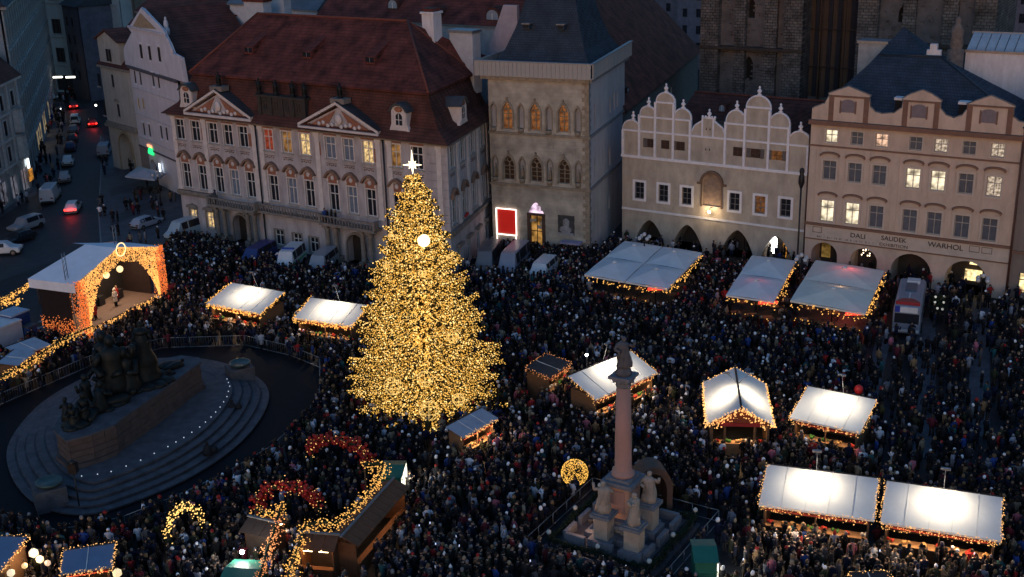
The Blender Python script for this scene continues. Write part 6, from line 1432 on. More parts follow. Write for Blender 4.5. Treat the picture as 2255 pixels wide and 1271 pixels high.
# glowing wares heaped between the blue roofed stalls
for k,(u,v,r_,c,nm) in enumerate(((74,1218,.42,(1,.86,.55),'white glowing paper lantern star beside the edge-cut blue roofed stall'),(88,1232,.34,(1,.8,.42),'smaller white glowing lantern just below the lantern star, lower left'),(24,1262,.34,(1,.86,.6),'white glowing lantern at the very bottom left corner'),(105,1240,.26,(1,.66,.4),'peach coloured glowing lantern between the two blue roofed stalls'),(54,1246,.26,(1,.62,.22),'amber glowing lantern hanging under the edge-cut blue stall'),(258,1262,.4,(1,.8,.42),'cream glowing lantern at the right end of the second blue stall'))):
    p=G(u,v,2.0); r_*=.72; q=MB(); q.lathe([(r_*.35,-r_),(r_,-r_*.35),(r_,r_*.35),(r_*.35,r_)],(0,0,0),8,0,False); q.tube((0,0,r_),(0,0,r_+.5),.02,4,1); q.tube((0,0,-r_),(0,0,-1.9),.03,4,1)
    o=q.make('paper_lantern',[emis('lantern_paper_%d'%k,c,.75+.35*(k<2),(.6,.5,.4)),dark_metal],label=nm,cat='lantern'); o.location=p
lp=bpy.data.lights.new('lantern_light','POINT'); lp.energy=90; lp.color=(1,.62,.3); lp.shadow_soft_size=.4; p=G(80,1225,2.4); lo=bpy.data.objects.new('lantern_light',lp); COL.objects.link(lo); lo.location=p
for (u,v) in ((1990,1195),(1760,1150)):
    lp=bpy.data.lights.new('counter_spill','AREA'); lp.shape='RECTANGLE'; lp.size=3; lp.size_y=.3; lp.energy=60; lp.color=(1,.7,.4); p=G(u,v,2.3); lo=bpy.data.objects.new('counter_spill',lp); COL.objects.link(lo); lo.matrix_basis=Matrix.Translation(p)@RZ(rad(-20))@Matrix.Rotation(rad(-60),4,'X')  # lamps added without fixtures to throw warm counter light on the crowd
# ================================================================== THE GREAT CHRISTMAS TREE
def great_tree():
    c=G(938,893); root=empty('christmas_tree',(c.x,c.y,0),0,label='huge spruce covered in golden lights with a glowing star, the Christmas tree of the square',cat='christmas tree')
    Ht=20.3; rn=random.Random(21)
    tr=MB(); tr.lathe([(.45,0),(.4,2),(.3,8),(.2,14),(.1,19),(.03,Ht)],(0,0,0),10); tr.make('trunk',mat('spruce_bark',(.07,.045,.03),.95,.4,6,bump=.6),root)
    def rad_(z):   # outline of the crown
        t=z/Ht; return 6.45*(1-t)**.80*(.93 if z<1.6 else 1)+.12
    tocam=math.atan2(-c.y,-c.x)
    need=[]; bulbs=[]; br=MB()
    z=.9; lvl=0
    while z<19.7:
        R=rad_(z); n=max(8,int(10+R*4.3)); 
        for k in range(n):
            az=2*math.pi*(k+rn.random()*.9)/n+lvl*1.3
            dz=(az-tocam+math.pi)%(2*math.pi)-math.pi
            if z>3 and rn.random()<.05: continue
            L=R*rn.uniform(.66,1.13)
            if .4<dz<2.4 and 3<z<10: L*=(1.14 if lvl%3 else .86)
            if rn.random()<.12: L*=1.13
            base=z+rn.uniform(-.12,.12); L=min(L,R*1.2); droop=(.16+.034*(19-z))*rn.uniform(.8,1.2); tip=.26*L*rn.uniform(.4,1.4)
            def P(t,az=az,L=L,base=base,droop=droop,tip=tip):
                r=L*t; h=base+.35-droop*L*.45*t+ tip*t**3.0
                return Vector((math.cos(az)*r,math.sin(az)*r,max(.2,h)))
            pts=[P(t) for t in (.03,.25,.5,.75,1)]
            for a,b_ in zip(pts[:-1],pts[1:]): br.tube(a,b_,.045,3)
            tw=max(6,int(L*5.0)); side=Vector((-math.sin(az),math.cos(az),0))
            for i in range(tw):
                t=.12+.88*(i+rn.random()*.6)/tw; p=P(min(t,1)); l=(.30+.60*(1-t)*min(1,L/3)+.08)*rn.uniform(.6,1.2)*min(1.0,.45+L/5)
                for s in (-1,1):
                    d=(side*s*rn.uniform(.6,1.0)+Vector((math.cos(az),math.sin(az),0))*rn.uniform(.35,.8)+Vector((0,0,-rn.uniform(-.05,.22)))).normalized()
                    q=p+d*l; need.append((p,q,.14))
                    m=max(1,int(l/.15))
                    for j in range(m):
                        if rn.random()<.95: bulbs.append(p.lerp(q,(j+.6+rn.random()*.4)/m)+Vector((rn.uniform(-.05,.05),rn.uniform(-.05,.05),rn.uniform(-.02,.08))))
                    # hanging secondary twigs, shorter towards the tip
                    if rn.random()<.4:
                        hl=rn.uniform(.12,.34)*(1.1-.5*t); e=q+Vector((rn.uniform(-.1,.1),rn.uniform(-.1,.1),-hl)); need.append((q,e,.11))
                        bulbs.append(q.lerp(e,rn.uniform(.4,1)))
                bulbs.append(p+Vector((0,0,.07)))
        z+=.62+.022*R; lvl+=1
    fw=Vector((math.cos(tocam),math.sin(tocam),0)); sdv=Vector((-fw.y,fw.x,0))
    def slit(p):   # the dark slit where the trunk shows
        h=p.z; a=p.dot(fw); s=abs(p.dot(sdv)-.12*math.sin(h*1.3)); wd=(.30*max(0,1-abs(h-8.3)/3.4)**.7+.07*math.sin(h*9)) if 5.4<h<11.2 else 0
        return a>.3 and s<wd*1.5 and rn.random()<.80
    bulbs=[p for p in bulbs if not slit(p)]; need=[q for q in need if not (slit(q[0]) or slit(q[1]))]
    br.make('boughs',MC['spruce_bark'],root,kind='stuff')
    # needles: every twig is three crossed narrow blades
    N=len(need); A=np.array([tuple(a) for a,_,_ in need]); B=np.array([tuple(b) for _,b,_ in need]); D=B-A; D/=np.linalg.norm(D,axis=1)[:,None]+1e-9
    rs=np.random.RandomState(5); U=rs.randn(N,3); U-= (U*D).sum(1)[:,None]*D; U/=np.linalg.norm(U,axis=1)[:,None]; W_=np.cross(D,U)
    Vs=[];Fs=[];off=0
    for ang in (0,1.05,2.1):
        S=U*math.cos(ang)+W_*math.sin(ang); w=np.array([q[2] for q in need])[:,None]
        M=A*.45+B*.55
        V=np.stack([A,M+S*w,B,M-S*w],1).reshape(-1,3); Vs.append(V)
        i=np.arange(N)[:,None]*4+off; Fs.append(np.concatenate([i,i+1,i+2,i+3],1)); off+=N*4
    me=npmesh('crown',np.concatenate(Vs),np.concatenate(Fs),mat('spruce_needles',(.10,.075,.028),.8,.5,3,dirt=(.045,.04,.015)))  # needles turned golden brown: bulb light is put into their colour
    put('crown',me,root)
    rn.shuffle(bulbs)
    k=len(bulbs)//5
    lights('string_lights',bulbs[k:],.055,emis('tree_bulbs',(1,.55,.10),.95),root,kind='stuff')
    lights('bright_string_lights',bulbs[:k],.060,emis('tree_bulbs_bright',(1,.68,.24),1.7),root,kind='stuff')
    # baubles: wire balls wound with lights, one solid glowing disc-like ball
    inv=root.matrix_basis.inverted()
    for i,(u,v,r) in enumerate(((933,530,.5),(821,642,.5),(930,601,.34),(995,570,.42),(856,587,.42),(1057,692,.4),(866,850,.75),(936,835,.65),(997,742,.5),(945,905,.8),(866,518,.36),(1010,880,.5))):
        # on the crown's outline cone, found along the sight line
        z=4.0
        for _ in range(25):
            zz=z; o=ray(u,v); hh=Vector((o.x,o.y)).normalized(); 
            # solve the sight line against the cone surface facing us
            best=None
            for s in np.linspace(70,105,141):
                q=CAM+o.normalized()*float(s); l=q-c; rr_=math.hypot(l.x,l.y)
                if 0<q.z<19.5 and rr_<rad_(q.z)*.97: best=q; break
            break
        if best is None: continue
        loc=inv@best; b=MB()
        if i==0:
            b.sph((0,0,0),r,14,9); b.make('bauble',emis('bright_ball',(1,.83,.35),3.3),root,T(*loc))
        else:
            for k_ in range(4):
                an=math.pi*k_/4; ring=[(r*math.cos(t)*math.cos(an),r*math.cos(t)*math.sin(an),r*math.sin(t)) for t in [2*math.pi*j/16 for j in range(17)]]; b.path(ring,.018,3)
            for zf in (0,):
                rr_=r*math.cos(math.asin(zf)); b.path([(rr_*math.cos(t),rr_*math.sin(t),r*zf) for t in [2*math.pi*j/16 for j in range(17)]],.025,3)
            b.make('bauble',emis('bauble_wire',(1,.66,.2),.8),root,T(*loc))
    # star
    s=MB(); 
    for k in range(8):
        an=math.pi*k/4; L=.75 if k%2==0 else .42
        if k==2: L=1.2
        s.loft([[(x_*math.cos(an)-z_*math.sin(an),y_,x_*math.sin(an)+z_*math.cos(an)) for x_,y_,z_ in ((0.08,-.1,0),(.08,0,.12),(.08,.1,0),(.08,0,-.12))],[(L*math.cos(an)-q*math.sin(an),0,L*math.sin(an)+q*math.cos(an)) for q in (0,.012,0,-.012)]],0,True,False)
    s.sph((0,0,0),.2,8,6); s.make('star',emis('star_glow',(1,.85,.55),3),root,T(0,-.1,Ht+.35)@RZ(-.1))
    # planter mound and low fence at the foot
    f=MB(); f.lathe([(4.3,0),(4.2,.5),(2.6,.8),(.5,.9)],(0,0,0),24); f.make('planter_mound',mat('brown_bark_mulch',(.05,.035,.02),.95,.4,4,bump=.6),root)
    q=MB()
    for z in (.5,1.0): q.path([(5.2*math.cos(t),5.2*math.sin(t),z) for t in [2*math.pi*j/28 for j in range(29)]],.03,4)
    q.make('foot_fence',dark_metal,root)
    blockpoly([(c.x+4.9*math.cos(t),c.y+4.9*math.sin(t)) for t in [2*math.pi*j/20 for j in range(20)]])
great_tree()

# ================================================================== MONUMENT ON ITS OVAL STEPS
def smooth(P,n=6):
    out=[]; N=len(P)
    for i in range(N):
        p0,p1,p2,p3=[P[(i+k-1)%N] for k in range(4)]
        for j in range(n):
            t=j/n; out.append(.5*((2*p1)+(-p0+p2)*t+(2*p0-5*p1+4*p2-p3)*t*t+(-p0+3*p1-3*p2+p3)*t**3))
    return out
gran=mat('grey_blue_granite',(.085,.085,.10),.75,.3,1.2,bump=.2,dirt=(.042,.042,.05)); redst=mat('reddish_granite',(.085,.062,.058),.75,.35,1.5,bump=.3)
def monument():
    pix=[(15,1010),(38,1075),(95,1122),(190,1138),(300,1108),(430,1050),(535,975),(588,900),(584,850),(520,812),(420,792),(300,800),(190,835),(95,890),(35,955)]
    O=[Vector((G(u,v).x,G(u,v).y,0)) for u,v in pix]; c=sum(O,Vector())/len(O)
    root=empty('monument',(c.x,c.y,0),label='dark bronze group monument on a long stone plinth with oval granite steps',cat='monument')
    S=[p-c for p in smooth(O,5)]
    def inset(d):
        out=[]; N=len(S)
        for i in range(N):
            t=(S[(i+1)%N]-S[i-1]).normalized(); nrm=Vector((-t.y,t.x,0)); 
            if nrm.dot(-S[i])<0: nrm=-nrm
            out.append(S[i]+nrm*d)
        return out
    for k,(d,z0,z1) in enumerate(((0,0,.2),(.75,.2,.42),(1.5,.42,.64),(2.25,.64,.86),(3.0,.86,1.08))):
        R=inset(d); b=MB(); b.prism([(p.x,p.y) for p in inset(d+.14)],'z',z0,z1-.06); b.prism([(p.x,p.y) for p in R],'z',z1-.06,z1); st=b.make('step' if k<4 else 'terrace',gran,root)  # treads overhang set-back risers, shaped to draw shadow lines
        # nosing stones with joints
        N=len(R); R2=inset(d+.62); m=MB()
        for i in range(N):
            p,q,r,s=R[i],R[(i+1)%N],R2[(i+1)%N],R2[i]; cc=(p+q+r+s)/4
            V=[cc+(x-cc)*.975 for x in (p,q,r,s)]; m.add([(x.x,x.y,z1+.003) for x in V]+[(x.x,x.y,z1+.022+random.uniform(0,.012)) for x in V],[(4,5,6,7),(0,1,5,4),(1,2,6,5),(2,3,7,6),(3,0,4,7)])
        m.make('step_stones',gran,st,kind='stuff')
    # flagstone side on the left
    for k in range(7):
        pass
    # plinth wall
    pp=[(122,945),(150,968),(200,955),(252,935),(262,925),(345,868),(420,812),(440,800),(435,790),(395,785),(330,800),(230,845),(150,900)]
    zt=3.5
    T_=[G(u,v,zt) for u,v in pp]; PL=[Vector((p.x,p.y,0))-c for p in T_]
    n=len(PL); cc=sum(PL,Vector())/n
    b=MB(); b.prism([((p*.97+cc*.03).x,(p*.97+cc*.03).y) for p in PL],'z',1.05,zt-.12); w=b.make('plinth',redst,root)
    cp=MB(); cp.prism([((p*1.03-cc*.03).x,(p*1.03-cc*.03).y) for p in PL],'z',zt-.14,zt+.02); cp.make('plinth_coping',gran,root)
    bs=MB(); bs.prism([((p*1.05-cc*.05).x,(p*1.05-cc*.05).y) for p in PL],'z',1.05,1.4); bs.make('plinth_base',redst,root)
    # ashlar courses on the wall
    rn=random.Random(9)
    for i in range(n):
        p,q=PL[i],PL[(i+1)%n]; L=(q-p).length; nb=max(1,round(L/1.15)); d=(q-p)/L; nr=Vector((-d.y,d.x,0)); nr=nr if nr.dot(p-cc)>0 else -nr
        for r_ in range(4):
            for j in range(nb):
                a0=p*.99+cc*.01+d*(L*j/nb+.015); a1=p*.99+cc*.01+d*(L*(j+1)/nb-.015); z0=1.42+r_*.49; o=.05+rn.uniform(0,.05)
                k=MB(); k.add([tuple(a0-nr*.1+Vector((0,0,z0))),tuple(a1-nr*.1+Vector((0,0,z0))),tuple(a1+nr*o+Vector((0,0,z0))),tuple(a0+nr*o+Vector((0,0,z0)))]+[tuple(x+Vector((0,0,z0+.46))) for x in (a0-nr*.1,a1-nr*.1,a1+nr*o,a0+nr*o)],[(0,3,2,1),(4,5,6,7),(0,1,5,4),(1,2,6,5),(2,3,7,6),(3,0,4,7)]); k.make('stone_block',redst,w)
    # bronze figures
    def at(u,v,z): p=G(u,v,z)-c; p.z=z; return p
    def robe(name,u,v,h,w,lean=0,dirx=0):
        p=at(u,v,zt); b=MB(); rn2=random.Random(int(u)); rings=[]
        for k in range(9):
            t=k/8; r=w*(1-.62*t)*(1+.12*math.sin(k*2.3)); z=h*.84*t
            rings.append([(r*(1+.14*math.sin(3*a+k*.7)+rn2.uniform(-.05,.05))*math.cos(a)+lean*t*t,r*.85*(1+.12*math.cos(4*a+k))*math.sin(a),z) for a in [2*math.pi*i/14 for i in range(14)]])
        b.loft(rings); top=h*.84
        b.lathe([(w*.42,top-.45),(w*.46,top-.2),(w*.3,top),(.15,top+.08),(.2,top+.28),(.21,top+.42),(.12,top+.58),(.01,top+.64)],(lean,0,0),10)
        for s in (-1,1): b.path([(lean+s*w*.4,0,top-.25),(lean+s*w*.55,-.25,top-.9),(lean+s*w*.25,-.45,top-1.2)],.14,6)
        return b.make(name,bronze,root,T(p.x,p.y,zt-.02)@RZ(dirx))
    robe('standing_figure',322,842,5.6,1.25,.1,.3)
    # fallen and kneeling groups: draped masses
    def mass(u,v,pts,seed,sc=1.0):
        p=at(u,v,zt); b=MB(); rn2=random.Random(seed)
        for x,y,z,r,f in pts:
            b.sph((x,y,z),r,9,7,0,(1,f,1.05)); 
        return b
    def figure(u,v,h,pose,rot,nm='bronze_figure'):
        p=at(u,v,zt); b=MB(); s=h/1.8
        if pose=='kneel':
            b.loft([[(.42*s*k*math.cos(a),.5*s*k*math.sin(a)+dy,z*s) for a in [2*math.pi*i/10 for i in range(10)]] for k,z,dy in ((1,0,0),(1.05,.25,0),(.8,.55,.05),(.6,.9,-.05),(.62,1.15,-.12),(.3,1.3,-.15))]); b.sph((0,-.2*s,1.48*s),.16*s,8,6,0,(1,1.1,1.25)); b.path([(-.3*s,-.1,1.1*s),(-.4*s,-.5*s,.8*s),(-.1*s,-.65*s,.95*s)],.09*s,6); b.path([(.3*s,-.1,1.1*s),(.35*s,-.5*s,.8*s),(.1*s,-.65*s,.95*s)],.09*s,6)
        elif pose=='stand':
            b.loft([[(.42*s*k*math.cos(a),.34*s*k*math.sin(a),z*s) for a in [2*math.pi*i/10 for i in range(10)]] for k,z in ((1.1,0),(.9,.4),(.72,.9),(.66,1.15),(.78,1.4),(.3,1.55))]); b.sph((0,0,1.7*s),.15*s,8,6,0,(1,1.1,1.25)); b.path([(-.3*s,0,1.35*s),(-.5*s,-.1,1.0*s),(-.35*s,-.35*s,.8*s)],.09*s,6); b.path([(.3*s,0,1.35*s),(.55*s,-.1,1.1*s),(.6*s,-.2,1.5*s)],.085*s,6)
        else:
            b.loft([[(x*s,.34*s*k*math.cos(a),(.3+.26*k*math.sin(a))*s) for a in [2*math.pi*i/9 for i in range(9)]] for x,k in ((-1.1,.35),(-.7,.7),(-.2,.95),(.3,1.1),(.65,.6))]); b.sph((.85*s,0,.5*s),.16*s,8,6); b.path([(.4*s,.3*s,.4*s),(.7*s,.6*s,.15*s),(1.1*s,.6*s,.1*s)],.08*s,6)
        return b.make(nm,bronze,root,T(p.x,p.y,zt-.02)@RZ(rot))
    figure(258,872,5.0,'stand',.4); figure(285,862,4.4,'kneel',.2); figure(236,868,3.8,'kneel',-.5); figure(262,890,2.6,'lie',.6); figure(240,850,4.6,'stand',1.0)
    for k,(u,v,h,p_) in enumerate(((165,938,2.2,'kneel'),(185,925,2.6,'kneel'),(205,918,2.4,'lie'),(222,905,2.6,'kneel'),(150,925,2.0,'kneel'),(195,900,2.8,'stand'),(172,912,2.2,'lie'),(350,832,2.0,'lie'),(385,812,1.8,'lie'))): figure(u,v,h,p_,k*.9)
    rk=MB(); rn2=random.Random(77)
    for k in range(26):
        u=rn2.uniform(150,380); v=940-(u-150)*.52+rn2.uniform(-18,12); p=at(u,v,zt); rk.sph((p.x,p.y,zt+.1),rn2.uniform(.4,.9),7,5,0,(1.3,1,.45))
    rk.make('bronze_ground',bronze,root)
    # bowls on blocks at both ends
    for u,v,z,r in ((108,1062,1.9,.85),(528,800,1.9,.85)):
        p=at(u,v,z); q=MB(); q.box(-1.15,1.0,-.9,.9,0,z-.25); q.make('bowl_block',gran,root,T(p.x,p.y,0)@RZ(.5))
        q=MB(); q.lathe([(r*.5,z-.25),(r,z-.1),(r*1.12,z+.12),(r*1.02,z+.12),(r*.9,z+.02)],(0,0,0),16); q.make('bowl',mat('verdigris_bronze',(.05,.085,.085),.4,.3,2,metal=.3),root,T(p.x,p.y,0))
    # row of small white lamps on the terrace edge
    R=inset(3.35); k=0
    lamp=MB().sph((0,0,0),.05,5,3).mesh('edge_lamp',emis('tiny_white_lamp',(.75,.85,1),.5))
    pl=[(180,1050),(215,1046),(245,1040),(278,1028),(310,1015),(340,1000),(370,985),(405,965),(440,942),(465,920),(485,898),(500,875),(506,852),(500,836),(485,832)]
    P=[G(u,v,1.1)-c for u,v in pl]; acc=0
    for a,b_ in zip(P[:-1],P[1:]):
        nn=max(1,int((b_-a).length/.8))
        for j in range(nn): q=a.lerp(b_,j/nn); put('edge_lamp',lamp,root,T(q.x,q.y,1.16))
    # people-free enclosure
    fen=[(-60,920),(60,868),(200,808),(360,768),(540,762),(640,785),(706,812),(706,880),(680,935),(600,1010),(500,1070),(400,1118),(270,1170),(130,1198),(0,1152),(-80,1120)]
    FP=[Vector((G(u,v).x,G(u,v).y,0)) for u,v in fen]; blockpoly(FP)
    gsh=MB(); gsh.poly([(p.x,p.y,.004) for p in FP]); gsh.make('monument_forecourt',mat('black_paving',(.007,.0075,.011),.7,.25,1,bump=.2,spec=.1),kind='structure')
    fr=empty('crowd_barrier',(FP[4].x,FP[4].y,0),label='long low metal crowd barrier curving all the way round the monument forecourt',cat='barrier')
    seg=0
    for a,b_ in zip(FP[:-1],FP[1:]):
        L=(b_-a).length; nn=max(1,int(L/2.4))
        for j in range(nn):
            p=a.lerp(b_,j/nn)-FP[4]; q=a.lerp(b_,(j+1)/nn)-FP[4]; m=MB()
            for z in (1.08,.12): m.tube((p.x,p.y,z),(q.x,q.y,z),.03,4)
            m.tube((p.x,p.y,0),(p.x,p.y,1.08),.03,4)
            for t in np.linspace(.06,.94,11): r=p.lerp(q,float(t)); m.tube((r.x,r.y,.12),(r.x,r.y,1.08),.01,3)
            m.make('barrier_panel',galv,fr)
    return c
MONC=monument()
def lamp_on_steps(u,v,label,h=2.6):
    p=G(u,v,.9); root=empty('lantern_post',(p.x,p.y,.6),label=label,cat='lantern')
    MB().tube((0,0,0),(0,0,h),.06,6).make('post',dark_metal,root); b=MB(); b.box(-.28,.28,-.28,.28,h,h+.75); b.lathe([(.4,h+.75),(.1,h+1.0)],(0,0,0),4); b.make('lantern_box',dark_metal,root)
lamp_on_steps(173,1105,'dark square lantern on a post standing on the lower steps of the monument')
for i,(u,v,lb) in enumerate(((512,905,'dark lump of a seated visitor group on the middle steps, right side'),(458,1000,'dark bundle left on the lower monument steps'))):
    p=G(u,v,.5); q=MB(); q.loft([[(.35*k*math.cos(a),.3*k*math.sin(a),z) for a in [2*math.pi*j/8 for j in range(8)]] for k,z in ((1.2,0),(1.1,.3),(.8,.6),(.4,.8))]); q.sph((0,0,.95),.14,7,5)
    q.sph((.5,.1,.35),.3,7,5); o=q.make('seated_bundle',mat('black_cloth',(.015,.015,.018),.9),label=lb,cat='bundle'); o.location=(p.x,p.y,.5)

# ================================================================== TALL COLUMN WITH STATUES
col_p=mat('pink_sandstone',(.40,.22,.19),.8,.2,1.0,streak=.4,dirt=(.30,.19,.16)); col_s=mat('cream_sandstone',(.34,.285,.24),.85,.25,1.5,bump=.25); col_g=mat('blue_grey_stone_caps',(.17,.175,.2),.8,.3,2)
def column():
    c=G(1372,1185); root=empty('column_monument',(c.x,c.y,0),rad(-32),label='tall pink sandstone column topped by a dark statue, four pale statues at its foot',cat='column')
    H=lambda v,u=1375: zat(u,v,(c.x,c.y))
    zcap=H(835); zb=H(1043); zt=H(760); z2=H(1135)
    def sq(name,m,steps,off=(0,0),p=root,bev=True):
        b=MB(); 
        for (hw,z0,z1) in steps: b.box(off[0]-hw,off[0]+hw,off[1]-hw,off[1]+hw,z0,z1)
        return b.make(name,m,p)
    st=MB()
    for k,(hw,z0,z1) in enumerate(((3.9,0,.18),(3.5,.18,.36),(3.1,.36,.54))): sq('step',gran,[(hw,z0,z1)])
    sq('base_plinth',col_g,[(1.9,.54,.95)]); sq('lower_pedestal',col_s,[(1.15,.95,z2-.25)]); sq('pedestal_cornice',col_g,[(1.5,z2-.25,z2),(1.25,z2,z2+.2)])
    sq('upper_pedestal',mat('warm_lit_sandstone',(.45,.27,.2),.8,.2,1.5,streak=.4),[(.82,z2+.2,zb-.55)]);  # warm lamp light is put into this pedestal's colour
    for s in (-1,1): 
        MB().box(-.5,.5,s*.84-.03,s*.84+.03,z2+.6,zb-.9).make('inscription_panel',col_p,root); MB().box(s*.84-.03,s*.84+.03,-.5,.5,z2+.6,zb-.9).make('inscription_panel',col_p,root)
    sq('upper_cornice',col_g,[(1.1,zb-.55,zb-.25),(.85,zb-.25,zb-.05)])
    b=MB(); b.lathe([(.75,zb-.05),(.78,zb+.1),(.62,zb+.25),(.56,zb+.4),(.55,zb+2.5),(.46,zcap-.5)],(0,0,0),20); b.make('shaft',col_p,root)
    b=MB(); b.lathe([(.46,zcap-.5),(.52,zcap-.42),(.48,zcap-.3),(.6,zcap-.05),(.78,zcap+.1),(.6,zcap+.14)],(0,0,0),16); b.box(-.72,.72,-.72,.72,zcap+.14,zcap+.34)
    for i in range(8): a=i*math.pi/4; b.sph((.6*math.cos(a),.6*math.sin(a),zcap-.02),.15,6,4)
    b.make('capital',col_g,root)
    def figure(name,m,x,y,z,h,rot,seed):
        rn=random.Random(seed); s=h/1.8; b=MB(); rings=[]
        for k,(r,zz) in enumerate(((.46,0),(.43,.25),(.36,.6),(.31,.95),(.34,1.2),(.36,1.38),(.2,1.5),(.09,1.55))):
            rings.append([(r*s*(1+.13*math.sin(3*a+k+seed))*math.cos(a)+.06*s*math.sin(zz*3),r*.8*s*(1+.1*math.cos(5*a+k))*math.sin(a),zz*s) for a in [2*math.pi*i/14 for i in range(14)]])
        b.loft(rings); b.sph((.02*s,0,1.68*s),.14*s,9,7,0,(1,1.1,1.25))
        b.path([(-.32*s,0,1.36*s),(-.5*s,-.15*s,1.1*s),(-.2*s,-.42*s,1.05*s)],.09*s,7); b.path([(.32*s,0,1.36*s),(.55*s,-.1*s,1.25*s),(.62*s,-.25*s,1.6*s)],.085*s,7)
        b.lathe([(.13*s,1.70*s),(.15*s,1.76*s),(.06*s,1.84*s)],(.02*s,0.02*s,0),8)
        for q_ in range(7): a=q_*.9; b.path([(.33*s*math.cos(a),.27*s*math.sin(a),.05*s),(.36*s*math.cos(a+.15),.3*s*math.sin(a+.15),.5*s),(.26*s*math.cos(a+.4),.22*s*math.sin(a+.4),1.15*s)],.045*s,5)
        if seed==99:
            for sg in (-1,1): b.loft([[(sg*.12*s,.22*s,1.35*s),(sg*.15*s,.3*s,.7*s),(sg*.2*s,.2*s,.7*s)],[(sg*.55*s,.42*s,1.5*s),(sg*.5*s,.4*s,.65*s),(sg*.52*s,.36*s,.66*s)],[(sg*.7*s,.5*s,1.2*s),(sg*.62*s,.45*s,.9*s),(sg*.62*s,.44*s,.92*s)]])
            b.sph((.2*s,-.35*s,.25*s),.3*s,8,5,0,(1.2,1,.8))
        return b.make(name,m,root,T(x,y,z)@RZ(rot))
    topf=mat('dark_grey_stone',(.10,.10,.11),.85,.3,2)
    b=MB(); b.lathe([(.5,zcap+.34),(.55,zcap+.5),(.4,zcap+.8),(.28,zcap+.9)],(0,0,0),12); b.make('orb',topf,root)
    figure('top_statue',topf,0,0,zcap+.85,max(2.0,zt-zcap-.8),.5,1)
    k=0
    iv=root.matrix_basis.inverted()
    for pu,pv in ((1330,1212),(1396,1240),(1428,1188),(1360,1162)):
        g_=iv@G(pu,pv); dx,dy=g_.x,g_.y
        sq('side_plinth',col_g,[(.8,.54,1.05)],(dx,dy)); sq('side_pier',col_s,[(.5,1.05,2.6)],(dx,dy)); sq('pier_cap',col_g,[(.7,2.6,2.82),(.56,2.82,2.92)],(dx,dy))
        figure('statue',col_s,dx,dy,2.92,2.1,k*1.5+3.5,k+2); k+=1
    # balustrade with fir garlands and small globes
    nb=MB()
    for s in (-1,1):
        for ax in (0,1):
            for t in (-2.4,0,2.4):
                q=MB(); 
                t=t*.85
                if ax: q.box(s*2.85-.14,s*2.85+.14,t-.7,t+.7,.54,1.15)
                else: q.box(t-.7,t+.7,s*2.85-.14,s*2.85+.14,.54,1.15)
                q.make('stone_bench',col_g,root)
    fir=mat('fir_green',(.02,.035,.015)); rn=random.Random(4)
    for s in (-1,1):
        for ax in (0,1):
            q=MB()
            for i in range(150):
                t=-3.6+7.2*i/149; sag=.28*abs(math.sin(t*.87)); p=(s*3.6,t) if ax else (t,s*3.6)
                for j in range(4): a=Vector((p[0],p[1],.95-sag)); q.tube(a,a+Vector((rn.uniform(-.28,.28),rn.uniform(-.28,.28),rn.uniform(-.3,.22))),.03,3)
            q.make('fir_garland',fir,root,kind='stuff')
    gl_=mat('pale_globe',(.5,.5,.46),.4,.1,2); me=MB().sph((0,0,0),.17,8,6).mesh('globe',gl_)
    pm=MB().tube((0,0,0),(0,0,1.1),.05,5).mesh('garland_post',dark_metal)
    for x,y in ((-3.6,-3.6),(0,-3.6),(3.6,-3.6),(3.6,0),(3.6,3.6),(0,3.6),(-3.6,3.6),(-3.6,0)):
        put('garland_post',pm,root,T(x,y,0)); put('globe',me,root,T(x,y,1.3))
    a=rad(-32); cs,sn=math.cos(a),math.sin(a); blockpoly([(c.x+cs*x-sn*y,c.y+sn*x+cs*y) for x,y in ((-5,-5),(5,-5),(5,5),(-5,5))]); blockpoly(gl([(1440,1185),(1490,1195),(1490,1300),(1380,1300)],0))
    lp=bpy.data.lights.new('plinth_uplight','POINT'); lp.energy=22; lp.color=(1,.55,.3); lp.shadow_soft_size=.1
    lo=bpy.data.objects.new('plinth_uplight',lp); COL.objects.link(lo); lo.parent=root; lo.matrix_basis=T(-1.7,-1.9,z2+.4)
    u=MB(); u.box(-.15,.15,-.1,.1,-.12,.1); u.make('uplight_case',dark_metal,root,T(-1.6,-1.55,z2-.1))
    fb=MB()
    fp=[(-4.8,-4.8),(4.8,-4.8),(4.8,4.8),(-4.8,4.8),(-4.8,-4.8)]
    fr=empty('column_fence',(c.x,c.y,0),a,label='low dark metal fence around the foot of the tall column',cat='fence')
    for p,q in zip(fp[:-1],fp[1:]):
        for j in range(5):
            m=MB(); A=Vector((*p,0)).lerp(Vector((*q,0)),j/5); B=Vector((*p,0)).lerp(Vector((*q,0)),(j+1)/5)
            for z in (.15,1.0): m.tube((A.x,A.y,z),(B.x,B.y,z),.03,4)
            m.tube((A.x,A.y,0),(A.x,A.y,1.0),.03,4); m.make('fence_panel',galv,fr)
column()
